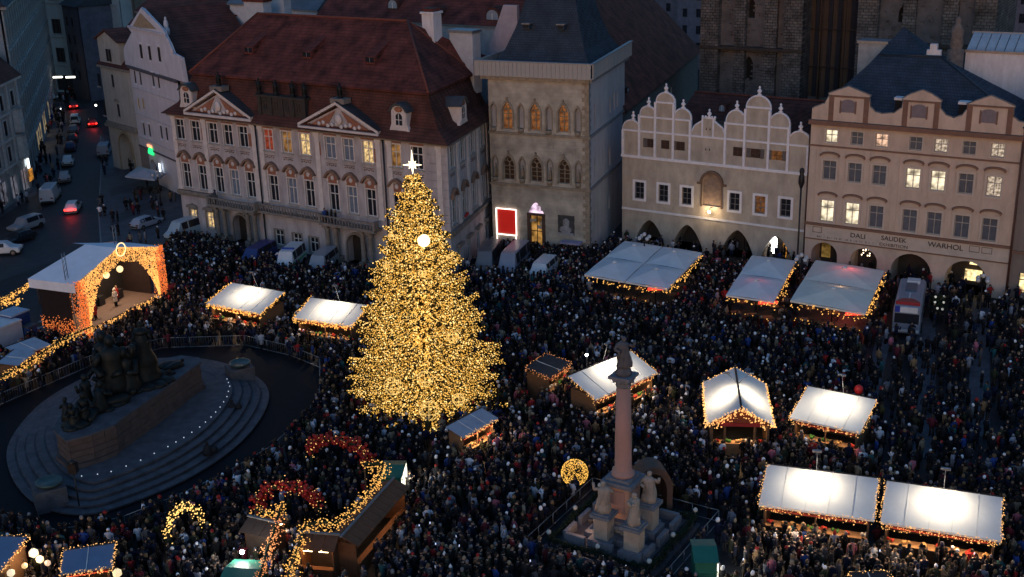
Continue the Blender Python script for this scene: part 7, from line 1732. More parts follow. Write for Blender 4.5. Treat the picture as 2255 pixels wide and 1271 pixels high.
# brown arched niche shelter behind the column
def arch_shelter():
    a=G(1400,1135); b_=G(1465,1128); d=b_-a; ang=math.atan2(d.y,d.x); w=d.length/2+.3; c=(a+b_)/2
    root=empty('arched_shelter',(c.x,c.y,0),ang,label='brown arched wooden shelter right behind the foot of the tall column',cat='shelter')
    P=[(-w,0)]+arcpts(-w,w,2.1,3.9,'round',8)+[(w,0)]; Q=[(-w+.4,0)]+arcpts(-w+.4,w-.4,2.0,3.4,'round',8)+[(w-.4,0)]
    b=MB()
    for i in range(len(P)-1): b.prism([P[i],P[i+1],Q[i+1],Q[i]],'y',-.7,.9)
    b.make('arch_frame',mat('brown_painted_arch',(.13,.075,.055),.75,.3,1.5,bump=.3),root)
    b=MB(); b.prism(Q,'y',.7,.8); b.make('back_panel',mat('dark_brown_panel',(.05,.03,.022),.8,.3,2),root)
    b=MB(); b.lathe([(.35,0),(.3,.5),(.22,1.1),(.26,1.4),(.1,1.5),(.15,1.62),(.02,1.8)],(0,0,0),8); b.make('carved_figure',mat('dark_carved_wood',(.09,.06,.04),.8),root,T(.3,.2,0))
    blockpoly([(c.x-2,c.y-1),(c.x+2,c.y-1),(c.x+2,c.y+1),(c.x-2,c.y+1)])
arch_shelter()
# golden ball of lights
def gold_ball():
    c=G(1266,1085); root=empty('light_ball',(c.x,c.y,0),label='golden ball woven of small lights left of the tall column',cat='light ball'); rn=random.Random(2); P=[]
    for k in range(900):
        z=rn.uniform(-1,1); a=rn.uniform(0,6.283); r=math.sqrt(1-z*z); P.append((.95*r*math.cos(a),.95*r*math.sin(a),1.6+.95*z))
    lights('bulbs',P,.034,emis('ball_bulbs',(1,.55,.10),1.0),root,kind='stuff')
    b=MB()
    for k in range(6):
        an=math.pi*k/6; b.path([(.93*math.cos(t)*math.cos(an),.93*math.cos(t)*math.sin(an),1.6+.93*math.sin(t)) for t in [2*math.pi*j/16 for j in range(17)]],.02,3)
    b.lathe([(.5,0),(.4,.25),(.12,.7)],(0,0,0),8); b.make('wire_frame',dark_metal,root); blockpoly([(c.x-.9,c.y-.9),(c.x+.9,c.y-.9),(c.x+.9,c.y+.9),(c.x-.9,c.y+.9)])
gold_ball()

# ================================================================== STAGE
def stage():
    zf=6.3; A=G(168,622,zf); B_=G(342,545,zf); d=B_-A; ang=math.atan2(d.y,d.x); L=d.length
    root=empty('stage',(A.x,A.y,0),ang,label='concert stage under a white peaked roof, its front portal covered in golden lights',cat='stage')
    Dp=5.4  # depth goes to +y (left-back in the photo)
    F=Face(root,(A.x,A.y),ang)
    b=MB(); zr=zf+1.7
    roofm=mat('white_stage_roof',(.75,.76,.82),.7,.1,.8)
    for s,(x0,x1) in ((0,(-.6,L/2)),(1,(L/2,L+.6))):
        q=MB(); za,zb=(zf,zr) if s==0 else (zr,zf)
        q.add([(x0,-.3,za),(x1,-.3,zb),(x1,Dp*.7,zb),(x0,Dp,za),(x1,-.3,zb-.06),(x0,-.3,za-.06)],[(0,1,2,3),(0,5,4,1)]); 
        q.make('roof_sheet',roofm,root)
    MB().add([(-.6,-.3,zf),(-.6,Dp,zf),(-.6,Dp,zf-.9),(-.6,-.3,zf-.9)],[(0,1,2,3)]).make('roof_skirt',roofm,root)
    MB().add([(-.6,Dp,zf),(L/2,Dp*.7,zr),(L+.6,Dp,zf),(L+.6,Dp,zf-.9),(-.6,Dp,zf-.9)],[(0,1,2,3,4)]).make('roof_skirt',roofm,root)
    MB().box(0,L,.3,Dp-.5,0,1.1).make('stage_floor',mat('stage_boards',(.16,.12,.10),.6,.2,2),root)
    MB().box(0,L,Dp-.6,Dp-.5,1.1,zf-.3).make('backdrop',mat('black_drape',(.012,.012,.014),.9,.2,2),root)
    for x in (0,L-.1): MB().box(x,x+.1,1.2,Dp-.6,1.1,zf-.4).make('side_drape',mat('dark_red_drape',(.02,.012,.012),.9,.3,2),root)
    # truss portal with two pillars and a gable beam, thick with lights
    for x in (0,L):
        q=MB()
        for sx in (-.45,.45):
            for sy in (-.4,.4): q.tube((x+sx,sy,0),(x+sx,sy,zf),.05,4)
        for k in range(12):
            z=k*zf/12; q.tube((x-.45,-.4,z),(x+.45,-.4,z+zf/12),.03,4); q.tube((x-.45,.4,z),(x-.45,-.4,z+zf/12),.03,4)
        q.make('truss_pillar',galv,root)
    q=MB(); 
    for z in (0,-.8): q.path([(0,-.35,zf+z),(L/2,-.35,zr+z),(L,-.35,zf+z)],.05,4)
    q.make('truss_beam',galv,root)
    rn=random.Random(31); P=[];Q=[]
    for x in (0,L):
        for k in range(1150): P.append((x+rn.uniform(-.6,.6),rn.choice((-.45,-.5,rn.uniform(-.5,.5))),rn.uniform(.1,zf+.2)))
    for k in range(1900):
        t=rn.random(); z0=zf+(zr-zf)*(1-abs(2*t-1)); Q.append((L*t,-.45+rn.uniform(-.08,.08),z0+.1-rn.random()**1.4*1.5))
    # curtains of lights swept to the pillars
    for s in (0,1):
        for k in range(900):
            h=rn.random(); z=zf-.3-h*4.6; wd=(2.6*(1-h)**1.5+.25); x=.5+rn.random()*wd; x=x if s==0 else L-x; Q.append((x,-.3+rn.uniform(-.1,.1),z))
    for k in range(420): Q.append((rn.uniform(.4,L-.4),-.4,1.15+rn.gauss(0,.16)))
    for k in range(260): P.append((-.3+rn.uniform(-.1,.1),rn.uniform(.5,Dp-.5),1.6+rn.gauss(0,.5)))
    lights('pillar_lights',P,.06,emis('orange_stage_bulbs',(1,.27,.06),.5),root,kind='stuff')
    lights('portal_lights',Q,.055,emis('yellow_stage_bulbs',(1,.52,.14),.85),root,kind='stuff')
    # glowing ring on the beam, lamps
    r=MB(); r.path([(.66*math.cos(t),0,.66*math.sin(t)) for t in [2*math.pi*j/24 for j in range(25)]],.06,6); r.make('light_ring',emis('cream_ring',(1,.72,.36),1.3),root,T(L/2+.1,-.6,zr-.15))
    for x in (L*.33,L*.5): MB().sph((0,0,0),.34,9,7).make('hanging_globe',emis('cream_ring',(1,.78,.42),2),root,T(x,-.2,zf-.5))
    for y,x in ((1.2,.1),(3.0,L*.8)):
        m=MB(); 
        for sx in (-.2,.2): m.tube((sx,0,0),(sx,0,3.0),.04,4)
        for k in range(6): m.tube((-.2,0,k*.5),(.2,0,k*.5+.5),.03,3)
        m.make('mast',galv,root,T(x,y,zf-.2))
    for x in (L*.3,L*.6,L*.8):
        lp=bpy.data.lights.new('stage_lamp','AREA'); lp.size=.6; lp.energy=60; lp.color=(1,.66,.42); lo=bpy.data.objects.new('stage_lamp',lp); COL.objects.link(lo); lo.parent=root; lo.matrix_basis=T(x,2.5,zf-.5)
        MB().box(-.25,.25,-.25,.25,0,.25).make('stage_light_case',dark_metal,root,T(x,2.5,zf-.4))
    for x,y,m_ in ((L*.25,2.0,'black_cloth'),(L*.8,3.6,'black_cloth'),(L*.6,4.0,'black_cloth')): MB().box(-.4,.4,-.3,.3,0,1.0).make('loudspeaker',mat(m_,(.015,.015,.018),.9),root,T(x,y,1.1))
    blockpoly([tuple(F.wp(x,y))[:2] for x,y in ((-1,-.6),(L+1,-.6),(L+1,Dp+.5),(-1,Dp+.5))])
    MB().sph((0,0,0),1,6,4,0,(1.5,.6,.5)).make('red_tarpaulin',mat('red_tarpaulin',(.3,.02,.02),.7),None,F.M@T(L+1.6,.2,1.2),label='crumpled red tarpaulin at the right foot of the stage portal',cat='tarpaulin')
    return F,L,Dp
STF,STL,STD=stage()
# portable toilet, white van-like trailer, signs, lamps
def cabin(u,v,w,d,h,label,m,capm,name='portable_cabin',cat='cabin',ang=-.5):
    p=G(u,v); root=empty(name,(p.x,p.y,0),ang,label=label,cat=cat); MB().box(-w/2,w/2,-d/2,d/2,0,h).make('body',m,root); MB().box(-w/2-.06,w/2+.06,-d/2-.06,d/2+.06,h,h+.15).make('roof',capm,root)
    MB().box(-w*.32,w*.32,-d/2-.03,-d/2,.1,h*.85).make('door',m,root); MB().box(-.12,.12,-d/2-.06,-d/2-.03,h*.5,h*.58).make('door_plate',capm,root)
    blockpoly([(p.x-w,p.y-d),(p.x+w,p.y-d),(p.x+w,p.y+d),(p.x-w,p.y+d)])
cabin(38,745,2.1,2.1,2.7,'dark blue portable cabin with pale roof, left of the stage',mat('blue_plastic',(.02,.06,.2),.5,.15,1),mat('pale_blue_plastic',(.4,.45,.55),.5))
cabin(70,752,1.0,1.0,1.6,'small dark blue bin cabin right of the blue portable cabin',mat('blue_plastic',(.02,.06,.2)),mat('dark_lid',(.05,.06,.08),.6),cat='bin',name='bin')
cabin(5,765,2.6,3.2,2.4,'pale grey box trailer cut off by the left picture edge',mat('pale_grey_van_paint',(.45,.47,.53)),P_w,cat='trailer',name='trailer')
rn=random.Random(6)
for k,(u,v,lb) in enumerate(((75,735,'pale sacks and boxes heap behind the tents, left'),(115,715,'cardboard boxes heap beside the stage side'),(150,700,'dark crates heap under the stage skirt'))):
    p=G(u,v); q=MB()
    for j in range(9): x,y=rn.uniform(-1,1),rn.uniform(-.7,.7); s=rn.uniform(.2,.4); q.box(x-s,x+s,y-s,y+s,0,rn.uniform(.3,.8))
    o=q.make('goods_heap',mat('mixed_boxes%d'%k if False else ('cardboard' if k else 'pale_sacks'),(.25,.22,.2) if k else (.4,.4,.42),.8,.4,2),label=lb,cat='heap',kind='stuff'); o.location=(p.x,p.y,0)
# candelabra street lamps
def candelabra(u,v,label,h=4.2,lit=False):
    p=G(u,v); root=empty('street_lamp',(p.x,p.y,0),label=label,cat='street lamp',group='candelabra street lamps'); b=MB(); b.lathe([(.22,0),(.2,.4),(.1,.6),(.07,h),(.12,h+.1)],(0,0,0),8)
    b.make('post',dark_metal,root)
    for k in range(4):
        a=k*math.pi/2+.4; q=MB(); q.path([(0,0,h-.5),(.35*math.cos(a),.35*math.sin(a),h-.55),(.6*math.cos(a),.6*math.sin(a),h-.2)],.03,4); q.make('arm',dark_metal,root)
        MB().sph((0,0,0),.22,9,7).make('globe',mat('milk_glass',(.5,.5,.52),.3,.1,2,spec=.6),root,T(.6*math.cos(a),.6*math.sin(a),h+.05))
    MB().sph((0,0,0),.22,9,7).make('globe',MC['milk_glass'],root,T(0,0,h+.4))
p=G(1418,515,4.4)
def cand_at(u,v,z,label): 
    q=G(u,v,z); uu,vv=PX((q.x,q.y,0)); candelabra(uu,vv,label,z-.2)
cand_at(1419,520,4.6,'candelabra lamp rising before the left arches of the house with white gables')
cand_at(1765,566,4.6,'candelabra lamp between the middle and the cream parasol terraces')
cand_at(346,382,4.6,'candelabra lamp beside the grey café parasol, left of the palace')
cand_at(2165,612,4.6,'candelabra lamp before the rightmost arch of the gallery house')
cand_at(118,212,4.6,'distant candelabra lamp at the crowded bend of the street')
def mast():
    q=G(1766,380,13.0); uu,vv=PX((q.x,q.y,0)); root=empty('flag_mast',(q.x,q.y,0),label='tall slim dark mast with a covered lamp head between the two right houses',cat='mast')
    MB().tube((0,0,0),(0,0,11.6),.09,6).make('pole',dark_metal,root); b=MB(); b.lathe([(.12,11.4),(.32,11.9),(.3,12.6),(.2,12.8),(.26,13.1),(.2,13.4),(.02,13.5)],(0,0,0),8); b.make('lamp_head',dark_metal,root)
mast()
# white-flowered planter shrub, menu boards before the gallery house
p=G(2062,705); root=empty('planter',(p.x,p.y,0),label='dark evergreen shrub hung with pale round ornaments right of the long coach',cat='planter'); q=MB(); rn=random.Random(8)
for k in range(160): a=Vector((rn.gauss(0,.4),rn.gauss(0,.4),rn.uniform(.7,2.6))); q.tube(a,a+Vector((rn.uniform(-.3,.3),rn.uniform(-.3,.3),rn.uniform(-.1,.3))),.05,3,r2=.01)
q.make('foliage',mat('fir_green',(.02,.035,.015)),root); MB().box(-.5,.5,-.5,.5,0,.7).make('planter_box',dark_metal,root)
for x,y,z in ((-.4,-.3,2.5),(.4,-.3,2.5),(-.45,-.4,2.0),(.4,-.4,1.95),(-.2,-.5,1.4),(.3,-.5,1.3)): MB().sph((0,0,0),.12,7,5).make('ornament',emis('soft_white_globe',(.9,.88,.75),.35,(.6,.6,.55)),root,T(x,y,z))
# trellis light gate on the shop pavement of the street, and the tiny bright lamps
for u,v,z,e,lb in ((127,170,6,2.5,'bright white light bar hanging over the far end of the street'),(155,170,6,1.5,'small white lamp right of the light bar over the street'),(253,12,12,3,'single white lamp on a far house at the top edge'),(211,232,4,2,'small white wall lamp at the flank of the arched corner house')):
    p=G(u,v,z); q=MB(); w_=.9 if 'bar' in lb else .16; q.box(-w_,w_,-.08,.08,-.14,.14); q.tube((0,0,.14),(0,0,1.0),.03,4,1); o=q.make('hanging_lamp',[emis('cold_white_lamp',(1,.97,.85),6),dark_metal],label=lb,cat='lamp'); o.location=p
for u,v,lb,e in ((1292,782,'glaring white lamp on a pole beside the dark roofed hut',40),):
    p=G(u,v,4); root=empty('floodlight_pole',(p.x,p.y,0),label=lb,cat='lamp'); MB().tube((0,0,0),(0,0,3.95),.05,5).make('pole',dark_metal,root); MB().sph((0,0,4),.12,7,5).make('lamp',emis('glaring_lamp_glow',(1,.97,.85),60),root)
# ================================================================== PEOPLE
def inpoly(x,y,P):
    n=len(P); c=False; j=n-1
    for i in range(n):
        xi,yi=P[i]; xj,yj=P[j]
        if (yi>y)!=(yj>y) and x<(xj-xi)*(y-yi)/(yj-yi)+xi: c=not c
        j=i
    return c
BB=[(P[:,0].min(),P[:,0].max(),P[:,1].min(),P[:,1].max(),P.tolist()) for P in BLOCK]
def blocked(x,y):
    for a,b,c,d,P in BB:
        if a<=x<=b and c<=y<=d and inpoly(x,y,P): return True
    return False
MAINP=[(-60,790),(120,735),(215,715),(360,660),(352,570),(400,520),(480,545),(620,590),(800,610),(985,640),(1030,600),(1090,556),(1290,568),(1375,545),(1600,600),(1770,612),(2200,668),(2330,690),(2420,1500),(-200,1500),(-120,830)]
MAIN=[tuple(G(u,v))[:2] for u,v in MAINP]
SPARSE=[tuple(G(u,v))[:2] for u,v in [(225,545),(219,470),(226,345),(232,318),(420,440),(410,540),(352,570),(352,640),(330,560)]]
SIDE=[tuple(G(u,v))[:2] for u,v in [(70,440),(128,395),(140,300),(150,240),(190,215),(150,205),(112,230),(95,320),(75,412),(-20,470),(-20,500)]]
rs=random.Random(12345); people=[]
xs0=min(p[0] for p in MAIN); xs1=max(p[0] for p in MAIN); ys0=min(p[1] for p in MAIN); ys1=max(p[1] for p in MAIN)
def dens(u,v):
    q_=G(u,v,1); d=.74+.30*math.sin(q_.x*.55+1.7*math.sin(q_.y*.31))*math.sin(q_.y*.47+1.3*math.sin(q_.x*.23)); d=min(.95,d)
    if u>1930 and v<1010: d=.30+.25*min(1,max(0,(v-650)/360))
    if u>2150 and v<780: d=.35
    if 1250<u<1640 and v>1090 and u>1480: d=.35
    for a,b,c,d_ in ((2020,2065,700,1010),(2135,2185,660,960),(1895,1960,740,900)):
        if a<u<b and c<v<d_: d*=.35
    return d
x=xs0
while x<xs1:
    y=max(ys0,48)
    while y<ys1:
        px_,py_=x+rs.uniform(-.27,.27),y+rs.uniform(-.27,.27)
        u,v=PX((px_,py_,1.0))
        if -40<u<2300 and v<1330 and inpoly(px_,py_,MAIN) and not blocked(px_,py_) and rs.random()<dens(u,v): people.append((px_,py_))
        y+=.6
    x+=.6
for P,nn in ((SPARSE,46),(SIDE,70)):
    a=[p[0] for p in P]; b=[p[1] for p in P]; k=0; t=0
    while k<nn and t<5000:
        t+=1; q=(rs.uniform(min(a),max(a)),rs.uniform(min(b),max(b)))
        if inpoly(*q,P) and not blocked(*q): people.append(q); k+=1; 
        if k<nn and k%2 and rs.random()<.6:
            q2=(q[0]+.6,q[1]+.1)
            if inpoly(*q2,P): people.append(q2); k+=1
# balcony, terrace fronts
COATS=[('black',(.007,.007,.010),40),('charcoal',(.017,.017,.022),18),('navy',(.008,.012,.034),16),('dark brown',(.022,.014,.011),7),('grey',(.08,.08,.09),5),('olive',(.028,.032,.017),4),('light grey',(.20,.21,.26),3),('white',(.5,.52,.6),3),('beige',(.22,.18,.13),2),('red',(.28,.02,.02),2),('bright blue',(.02,.05,.20),2),('camel',(.22,.13,.07),2),('wine red',(.09,.012,.02),3),('pink',(.4,.12,.16),1),('teal',(.015,.07,.08),1)]
HEADS=[('dark hair',(.012,.009,.007),30),('brown hair',(.035,.022,.014),16),('fair hair',(.15,.10,.055),7),('black woolly hat',(.014,.014,.016),18),('white bobble hat',(.75,.75,.8),6),('grey woolly hat',(.16,.16,.18),6),('red hat',(.28,.02,.02),3),('beige hat',(.26,.21,.15),4),('navy hood',(.015,.02,.05),6)]
def pick(L,r): 
    t=r.random()*sum(q[2] for q in L)
    for q in L:
        t-=q[2]
        if t<=0: return q
    return L[-1]
SKIN=[(.30,.19,.145),(.34,.225,.17),(.24,.145,.10),(.11,.065,.045)]
LEGS=[('jeans',(.018,.026,.055)),('black trousers',(.008,.008,.010)),('grey trousers',(.04,.04,.045)),('brown trousers',(.05,.035,.025))]
def ring(cx,cy,z,rx,ry,n,a0=0): return [(cx+rx*math.cos(a0+2*math.pi*i/n),cy+ry*math.sin(a0+2*math.pi*i/n),z) for i in range(n)]
def proto(pose):
    """small figure for the far crowd: returns verts, tris, part id per vertex (0 coat,1 legs,2 skin,3 head cover)"""
    b=MB(); ids=[]
    def add(pid,f):
        n=len(b.v); f(); ids.extend([pid]*(len(b.v)-n))
    for s in (-1,1): add(1,lambda s=s: b.loft([ring(s*.1,(.08*s if pose==2 else 0),0.0,.07,.11,5),ring(s*.1,0,.45,.07,.08,5),ring(s*.09,0,.85,.1,.11,5)],0,True,True))
    lo=.55 if pose in(1,3) else .75
    add(0,lambda: b.loft([ring(0,0,lo,.2,.16,7),ring(0,0,1.0,.19,.14,7),ring(0,0,1.3,.23,.15,7),ring(0,0,1.42,.2,.12,7),ring(0,.01,1.5,.08,.08,7)],0,True,True))
    for s in (-1,1):
        if pose==3 or (pose==2 and s==1): P=[(s*.22,0,1.4),(s*.28,-.18,1.2),(s*.12,-.36,1.42)]
        elif pose==1: P=[(s*.22,0,1.4),(s*.3,.02,1.12),(s*.16,-.16,.98)]
        else: P=[(s*.22,0,1.4),(s*.29,.0,1.12),(s*.27,-.06,.84)]
        add(0,lambda P=P: (b.tube(P[0],P[1],.065,4),b.tube(P[1],P[2],.06,4,r2=.045)))
        add(2,lambda P=P: b.sph(P[2],.045,4,3))
    add(2,lambda: b.sph((0,-.02,1.62),.1,7,5,0,(.95,1.05,1.22)))
    if pose in (0,2): add(3,lambda: (b.loft([ring(0,.01,1.60,.112,.118,7),ring(0,.015,1.70,.108,.115,7),ring(0,.015,1.77,.06,.065,7)],0,True,True)))
    else: add(3,lambda: (b.loft([ring(0,.04,1.52,.11,.1,7),ring(0,.02,1.64,.12,.125,7),ring(0,.01,1.75,.085,.09,7),ring(0,.01,1.79,.03,.03,7)],0,True,True)))
    T_=[]
    for f in b.f:
        for i in range(1,len(f)-1): T_.append((f[0],f[i],f[i+1]))
    return np.array(b.v),np.array(T_),np.array(ids)
PR=[proto(k) for k in range(4)]
def onscreen(p):
    u,v=PX((p[0],p[1],1.2)); return 5<u<2250 and v<1262
cand=sorted([p for p in people if onscreen(p)],key=lambda p:(Vector((p[0],p[1],1))-CAM).length)
NEAR=cand[:296]; ns=set(NEAR); FAR=[p for p in people if p not in ns]
Vs=[];Fs=[];Cs=[];off=0
def add_person(x,y,r,z=0.0,coat=None,head=None):
    global off
    V,Tn,ids=PR[r.choice((0,0,1,1,2,3))]; s=r.uniform(.86,1.05); a=r.uniform(0,6.283); wd=r.uniform(.95,1.2)
    c,s_=math.cos(a),math.sin(a); X=V[:,0]*wd*s; Y=V[:,1]*wd*s; W=np.stack([x+c*X-s_*Y,y+s_*X+c*Y,z+V[:,2]*s],1)
    co=np.array([coat or pick(COATS,r)[1], r.choice(LEGS)[1], r.choice(SKIN), head or pick(HEADS,r)[1]]); co[0]=co[0]*r.uniform(.7,1.3); co[3]=co[3]*r.uniform(.7,1.2)
    Vs.append(W); Fs.append(Tn+off); Cs.append(co[ids]); off+=len(V)
for x,y in FAR: add_person(x,y,rs)
for x_,dd in ((24.9,0),(25.3,0),(25.9,0),(26.5,0),(7.4,0)):
    q=PF.wp(x_,-1.2); add_person(q.x,q.y,rs,4.84)
q=GF
for k in range(60):
    x_=rs.uniform(0,22); w_=GF.wp(x_,rs.uniform(-3.5,2.5)); 
    if not blocked(w_.x,w_.y): add_person(w_.x,w_.y,rs)
    x_=rs.uniform(0,26); w_=RF.wp(x_,rs.uniform(-4,2.5))
    if not blocked(w_.x,w_.y): add_person(w_.x,w_.y,rs)
    x_=rs.uniform(0,12); w_=BF.wp(x_,rs.uniform(-2.5,-.3)); add_person(w_.x,w_.y,rs)
ctint=tint_mat('crowd_clothes',.85)
o=put('crowd',npmesh('crowd',np.concatenate(Vs),np.concatenate(Fs),ctint,np.concatenate(Cs)),kind='stuff',label='dense crowd of people in dark winter clothes filling the square',cat='crowd')
NFAR=len(Vs)
# ---- the nearest people: each its own figure, body in one skinned surface
def skin_body(pose):
    J={'pel':(0,0,.95),'sp':(0,.0,1.2),'ch':(0,0,1.38),'nk':(0,0,1.5),'hd':(0,-.02,1.62),'tp':(0,-.01,1.72)}
    E=[('pel','sp'),('sp','ch'),('ch','nk'),('nk','hd'),('hd','tp')]; Rd={'pel':(.13,.11),'sp':(.13,.1),'ch':(.15,.1),'nk':(.055,.055),'hd':(.085,.1),'tp':(.06,.07)}
    for s,n in ((-1,'l'),(1,'r')):
        st=.16 if pose==2 else 0
        J['hip'+n]=(s*.09,0,.9); J['kn'+n]=(s*.1,-.06*s*(st>0),.5); J['an'+n]=(s*.1,st*s*.9,.09); J['to'+n]=(s*.11,st*s*.9-.15,.05)
        E+=[('pel','hip'+n),('hip'+n,'kn'+n),('kn'+n,'an'+n),('an'+n,'to'+n)]; Rd.update({'hip'+n:(.1,.1),'kn'+n:(.065,.065),'an'+n:(.045,.05),'to'+n:(.04,.03)})
        J['sh'+n]=(s*.19,0,1.4)
        if pose==0 or (pose==2 and s<0): el,wr,ha=(s*.25,.03,1.12),(s*.25,-.06,.87),(s*.24,-.08,.78)
        elif pose==1: el,wr,ha=(s*.27,.03,1.14),(s*.14,-.17,1.02),(s*.06,-.2,1.02)
        elif pose==3: el,wr,ha=(s*.25,-.12,1.2),(s*.11,-.3,1.42),(s*.06,-.33,1.5)
        else: el,wr,ha=(s*.25,.02,1.14),(s*.22,-.2,1.05),(s*.2,-.28,1.05)
        J['el'+n]=el; J['wr'+n]=wr; J['ha'+n]=ha; E+=[('ch','sh'+n),('sh'+n,'el'+n),('el'+n,'wr'+n),('wr'+n,'ha'+n)]
        Rd.update({'sh'+n:(.07,.07),'el'+n:(.048,.048),'wr'+n:(.032,.032),'ha'+n:(.042,.025)})
    K=list(J); me=bpy.data.meshes.new('tmp'); me.from_pydata([J[k] for k in K],[(K.index(a),K.index(b)) for a,b in E],[]); o=bpy.data.objects.new('tmp_skin',me); COL.objects.link(o)
    md=o.modifiers.new('s','SKIN'); md.use_smooth_shade=True
    for i,k in enumerate(K): me.skin_vertices[0].data[i].radius=Rd[k]; me.skin_vertices[0].data[i].use_root=(k=='pel')
    dg=bpy.context.evaluated_depsgraph_get(); nm=bpy.data.meshes.new_from_object(o.evaluated_get(dg)); bpy.data.objects.remove(o); nm.name='person'
    dum=MC.get('black_cloth'); nm.materials.clear()
    for _ in range(3): nm.materials.append(dum)
    for p in nm.polygons:
        z=p.center.z; p.material_index=0 if (z>1.47 or (abs(p.center.x)+abs(p.center.y)>.18 and .7<z and any((p.center-Vector(J['ha'+n])).length<.07 for n in 'lr'))) else (2 if z<.12 else 1); p.use_smooth=True
    return nm,J
BODY=[skin_body(k) for k in range(4)]
def coat_mesh(pose,long):
    J=BODY[pose][1]; b=MB(); lo=.5 if long else .78
    b.loft([ring(0,0,lo,.21+.03*long,.17,10),ring(0,0,.98,.19,.145,10),ring(0,0,1.15,.18,.14,10),ring(0,0,1.32,.225,.15,10),ring(0,0,1.43,.2,.125,10),ring(0,.0,1.5,.1,.09,10),ring(0,.02,1.54,.09,.085,10)],0,True,True)
    for n in 'lr': b.path([J['sh'+n],J['el'+n]],.075,7); b.tube(J['el'+n],J['wr'+n],.066,7,r2=.052); b.sph(J['el'+n],.068,7,4); b.sph(J['sh'+n],.078,7,4)
    me=b.mesh('coat',MC['black_cloth']); return me
CO={(p,l):coat_mesh(p,l) for p in range(4) for l in (0,1)}
def head_meshes():
    D={}
    b=MB(); b.loft([ring(0,.045,1.53,.085,.07,9),ring(0,.03,1.6,.105,.1,9),ring(0,.01,1.68,.106,.118,9),ring(0,.0,1.75,.08,.09,9),ring(0,0,1.785,.03,.035,9)],0,True,True); D['hair']=b.mesh('hair',MC['black_cloth'])
    b=MB(); b.loft([ring(0,0,1.645,.112,.125,9),ring(0,0,1.68,.116,.128,9),ring(0,0,1.75,.095,.1,9),ring(0,0,1.80,.04,.045,9)],0,True,True); D['hat']=b.mesh('hat',MC['black_cloth'])
    b=MB(); b.loft([ring(0,0,1.645,.112,.125,9),ring(0,0,1.68,.116,.128,9),ring(0,0,1.75,.095,.1,9),ring(0,0,1.80,.04,.045,9)],0,True,True); b.sph((0,0,1.84),.055,7,5); D['bobble']=b.mesh('hat',MC['black_cloth'])
    b=MB(); b.loft([ring(0,.05,1.47,.12,.1,9),ring(0,.035,1.58,.13,.12,9),ring(0,.02,1.69,.125,.125,9),ring(0,.01,1.77,.09,.1,9),ring(0,.02,1.81,.03,.04,9)],0,True,True); D['hood']=b.mesh('hood',MC['black_cloth'])
    return D
HM=head_meshes()
def face_mesh():
    b=MB(); b.prism([(-.012,1.60),(.012,1.60),(.0,1.645)],'y',-.15,-.11)
    for s in (-1,1): b.sph((s*.034,-.11,1.648),.011,5,4,1); b.sph((s*.092,-.01,1.63),.022,5,4,0,(.5,1,1.4))
    b.box(-.022,.022,-.118,-.108,1.572,1.58,2); me=b.mesh('face',MC['black_cloth']); me.materials.append(mat('eye_dark',(.01,.01,.01),.3)); me.materials.append(mat('lips',(.28,.09,.08),.6)); return me
FM=face_mesh()
def pm(name,c): return mat('cloth_'+name.replace(' ','_'),c,.88,.25,6)
LM=[('the paired stalls',G(1935,1130)),('the column-side booth',G(1560,1215)),('the tall column',G(1372,1200)),('the golden ball',G(1266,1080)),('the brown hut',G(790,1130)),('the red arch',G(640,1150)),('the golden arch',G(410,1200)),('the glaring lamp',G(520,1265)),('the blue stalls',G(180,1250)),('the lower-right corner',G(2230,1290)),('the dark-roofed stall',G(1910,1280)),('the monument fence',G(250,1180))]
def where(x,y):
    p=Vector((x,y,0)); best=min(LM,key=lambda q:(q[1]-p).length); u,v=PX((x,y,0)); U,V_=PX(best[1]); dx,dy=u-U,v-V_
    return best[0],('right of' if dx>0 else 'left of') if abs(dx)>abs(dy)*1.2 else ('in front of' if dy>0 else 'behind')
used=set(); r2=random.Random(99)
ARM=['arms hanging','hands together','mid stride','hands raised']
phone=MB().box(-.035,.035,-.008,.008,-.07,.07).mesh('phone',emis('phone_screen',(.6,.7,1),.9))
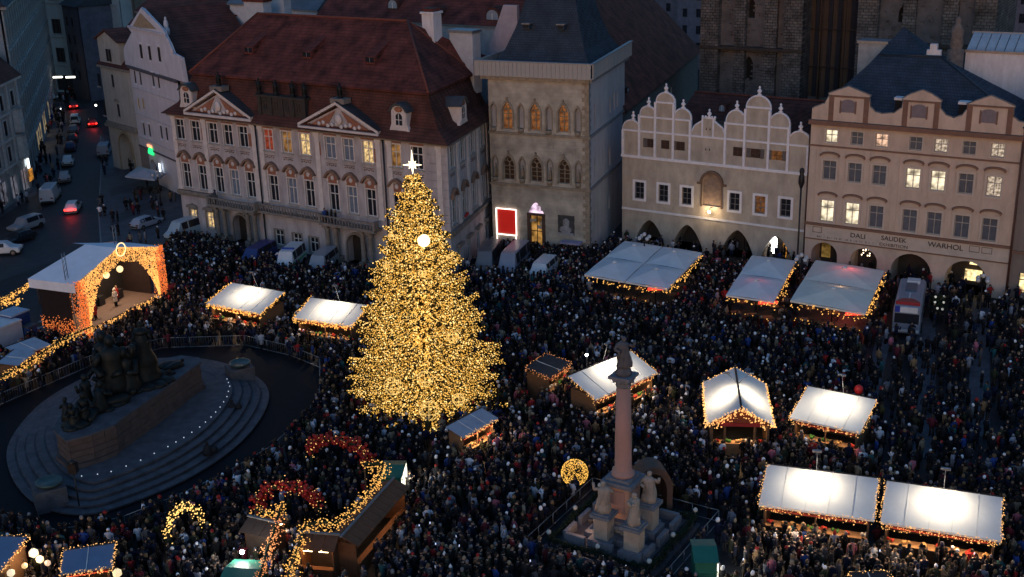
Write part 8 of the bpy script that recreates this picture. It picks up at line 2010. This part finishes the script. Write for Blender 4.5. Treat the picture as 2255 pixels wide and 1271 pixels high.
for (x,y) in NEAR:
    lm,dr=where(x,y)
    for tr_ in range(400):
        ct=pick(COATS,r2); hdn=pick(HEADS,r2); pose=r2.choice((0,0,1,1,2,3)); long=r2.random()<.45; lg=r2.choice(LEGS)
        lab='person in %s%s coat and %s, %s, %s %s'%('long ' if long else '',ct[0],hdn[0],ARM[pose],dr,lm)
        if tr_>250: lab='person in %s%s coat, %s, %s, %s %s'%('long ' if long else '',ct[0],lg[0],hdn[0],dr,lm)
        if len(lab.replace('-',' ').split())<=16 and lab not in used: break
    used.add(lab); a=r2.uniform(0,6.283); s=r2.uniform(.92,1.08)
    sk=r2.choice(SKIN); skm=mat('skin_%d'%SKIN.index(sk),sk,.6,.1,4)
    o=bpy.data.objects.new('person',BODY[pose][0]); COL.objects.link(o); o.matrix_basis=T(x,y,0)@RZ(a)@Matrix.Scale(s,4); tag(o,lab,'person',group='people in the crowd nearest the camera')
    for i,mm in enumerate((skm,pm(lg[0],lg[1]),MC['black_cloth'])): o.material_slots[i].link='OBJECT'; o.material_slots[i].material=mm
    def ch(name,me,m_):
        c=bpy.data.objects.new(name,me); COL.objects.link(c); c.parent=o; c.material_slots[0].link='OBJECT'; c.material_slots[0].material=m_; return c
    ch('coat',CO[pose,int(long)],pm(ct[0]+' coat',ct[1]))
    hk='hair' if 'hair' in hdn[0] else ('bobble' if 'bobble' in hdn[0] else ('hood' if 'hood' in hdn[0] else 'hat'))
    ch({'hair':'hair','bobble':'hat','hat':'hat','hood':'hood'}[hk],HM[hk],pm(hdn[0],hdn[1])); ch('face',FM,skm)
    pl_='lit phone held up by the '+lab.split(', ')[0]
    if pose==3 and r2.random()<.5 and pl_ not in used:
        used.add(pl_)
        pw=o.matrix_basis@Vector((0,-.36,1.55)); q=put('phone',phone,None,T(*pw)@RZ(a),label='lit phone held up by the '+lab.replace('person','person',1).split(', ')[0],cat='phone',group='phones held up in the crowd')
# a few performers and the steward in a yellow vest
def named(x,y,z,label,ct,hd_,lg,pose,a,tall=1.0):
    o=bpy.data.objects.new('person',BODY[pose][0]); COL.objects.link(o); o.matrix_basis=T(x,y,z)@RZ(a)@Matrix.Scale(tall,4); tag(o,label,'person')
    for i,mm in enumerate((mat('skin_0',SKIN[0],.6),pm(lg[0],lg[1]),MC['black_cloth'])): o.material_slots[i].link='OBJECT'; o.material_slots[i].material=mm
    for nm,me,m_ in (('coat',CO[pose,1],pm(ct[0],ct[1])),(hd_[2],HM[hd_[2]],pm(hd_[0],hd_[1])),('face',FM,mat('skin_0',SKIN[0]))):
        c=bpy.data.objects.new(nm,me); COL.objects.link(c); c.parent=o; c.material_slots[0].link='OBJECT'; c.material_slots[0].material=m_
W_=lambda x,y:STF.wp(x,y)
q=W_(STL*.62,2.2); named(q.x,q.y,1.1,'performer in a long white robe at the middle of the stage',('white robe',(.7,.68,.62)),('pale veil',(.6,.58,.5),'hood'),LEGS[1],1,STF.ang,1.1)
q=W_(STL*.72,3.0); named(q.x,q.y,1.1,'performer in a red costume right of the white robed one on stage',('red costume',(.4,.03,.03)),('fair hair',(.26,.18,.09),'hair'),LEGS[1],0,STF.ang)
q=W_(STL*.3,1.6); named(q.x,q.y,1.1,'performer in a red coat near the left light curtain of the stage',('red costume',(.4,.03,.03)),('red hat',(.4,.02,.02),'hat'),LEGS[1],0,STF.ang)
q=W_(STL*.5,3.6); named(q.x,q.y,1.1,'performer in black at the back of the stage',('black costume',(.02,.02,.022)),('dark hair',(.02,.014,.01),'hair'),LEGS[1],1,STF.ang)
q=G(1553,1262); named(q.x,q.y,0,'steward in a bright yellow green vest below the green booth by the column',('hi-vis vest',(.45,.75,.05)),('grey woolly hat',(.2,.2,.22),'hat'),LEGS[1],0,1.0)
q=MB().sph((0,0,0),.36,9,7,0,(1,1,1.1)).make('red_balloon',mat('red_balloon_skin',(.45,.02,.02),.35,.1,2),label='large red balloon floating above the far edge of the white stall at right',cat='balloon'); p=G(1891,858,3.4); q.location=p
print('PEOPLE',NFAR,len(NEAR))
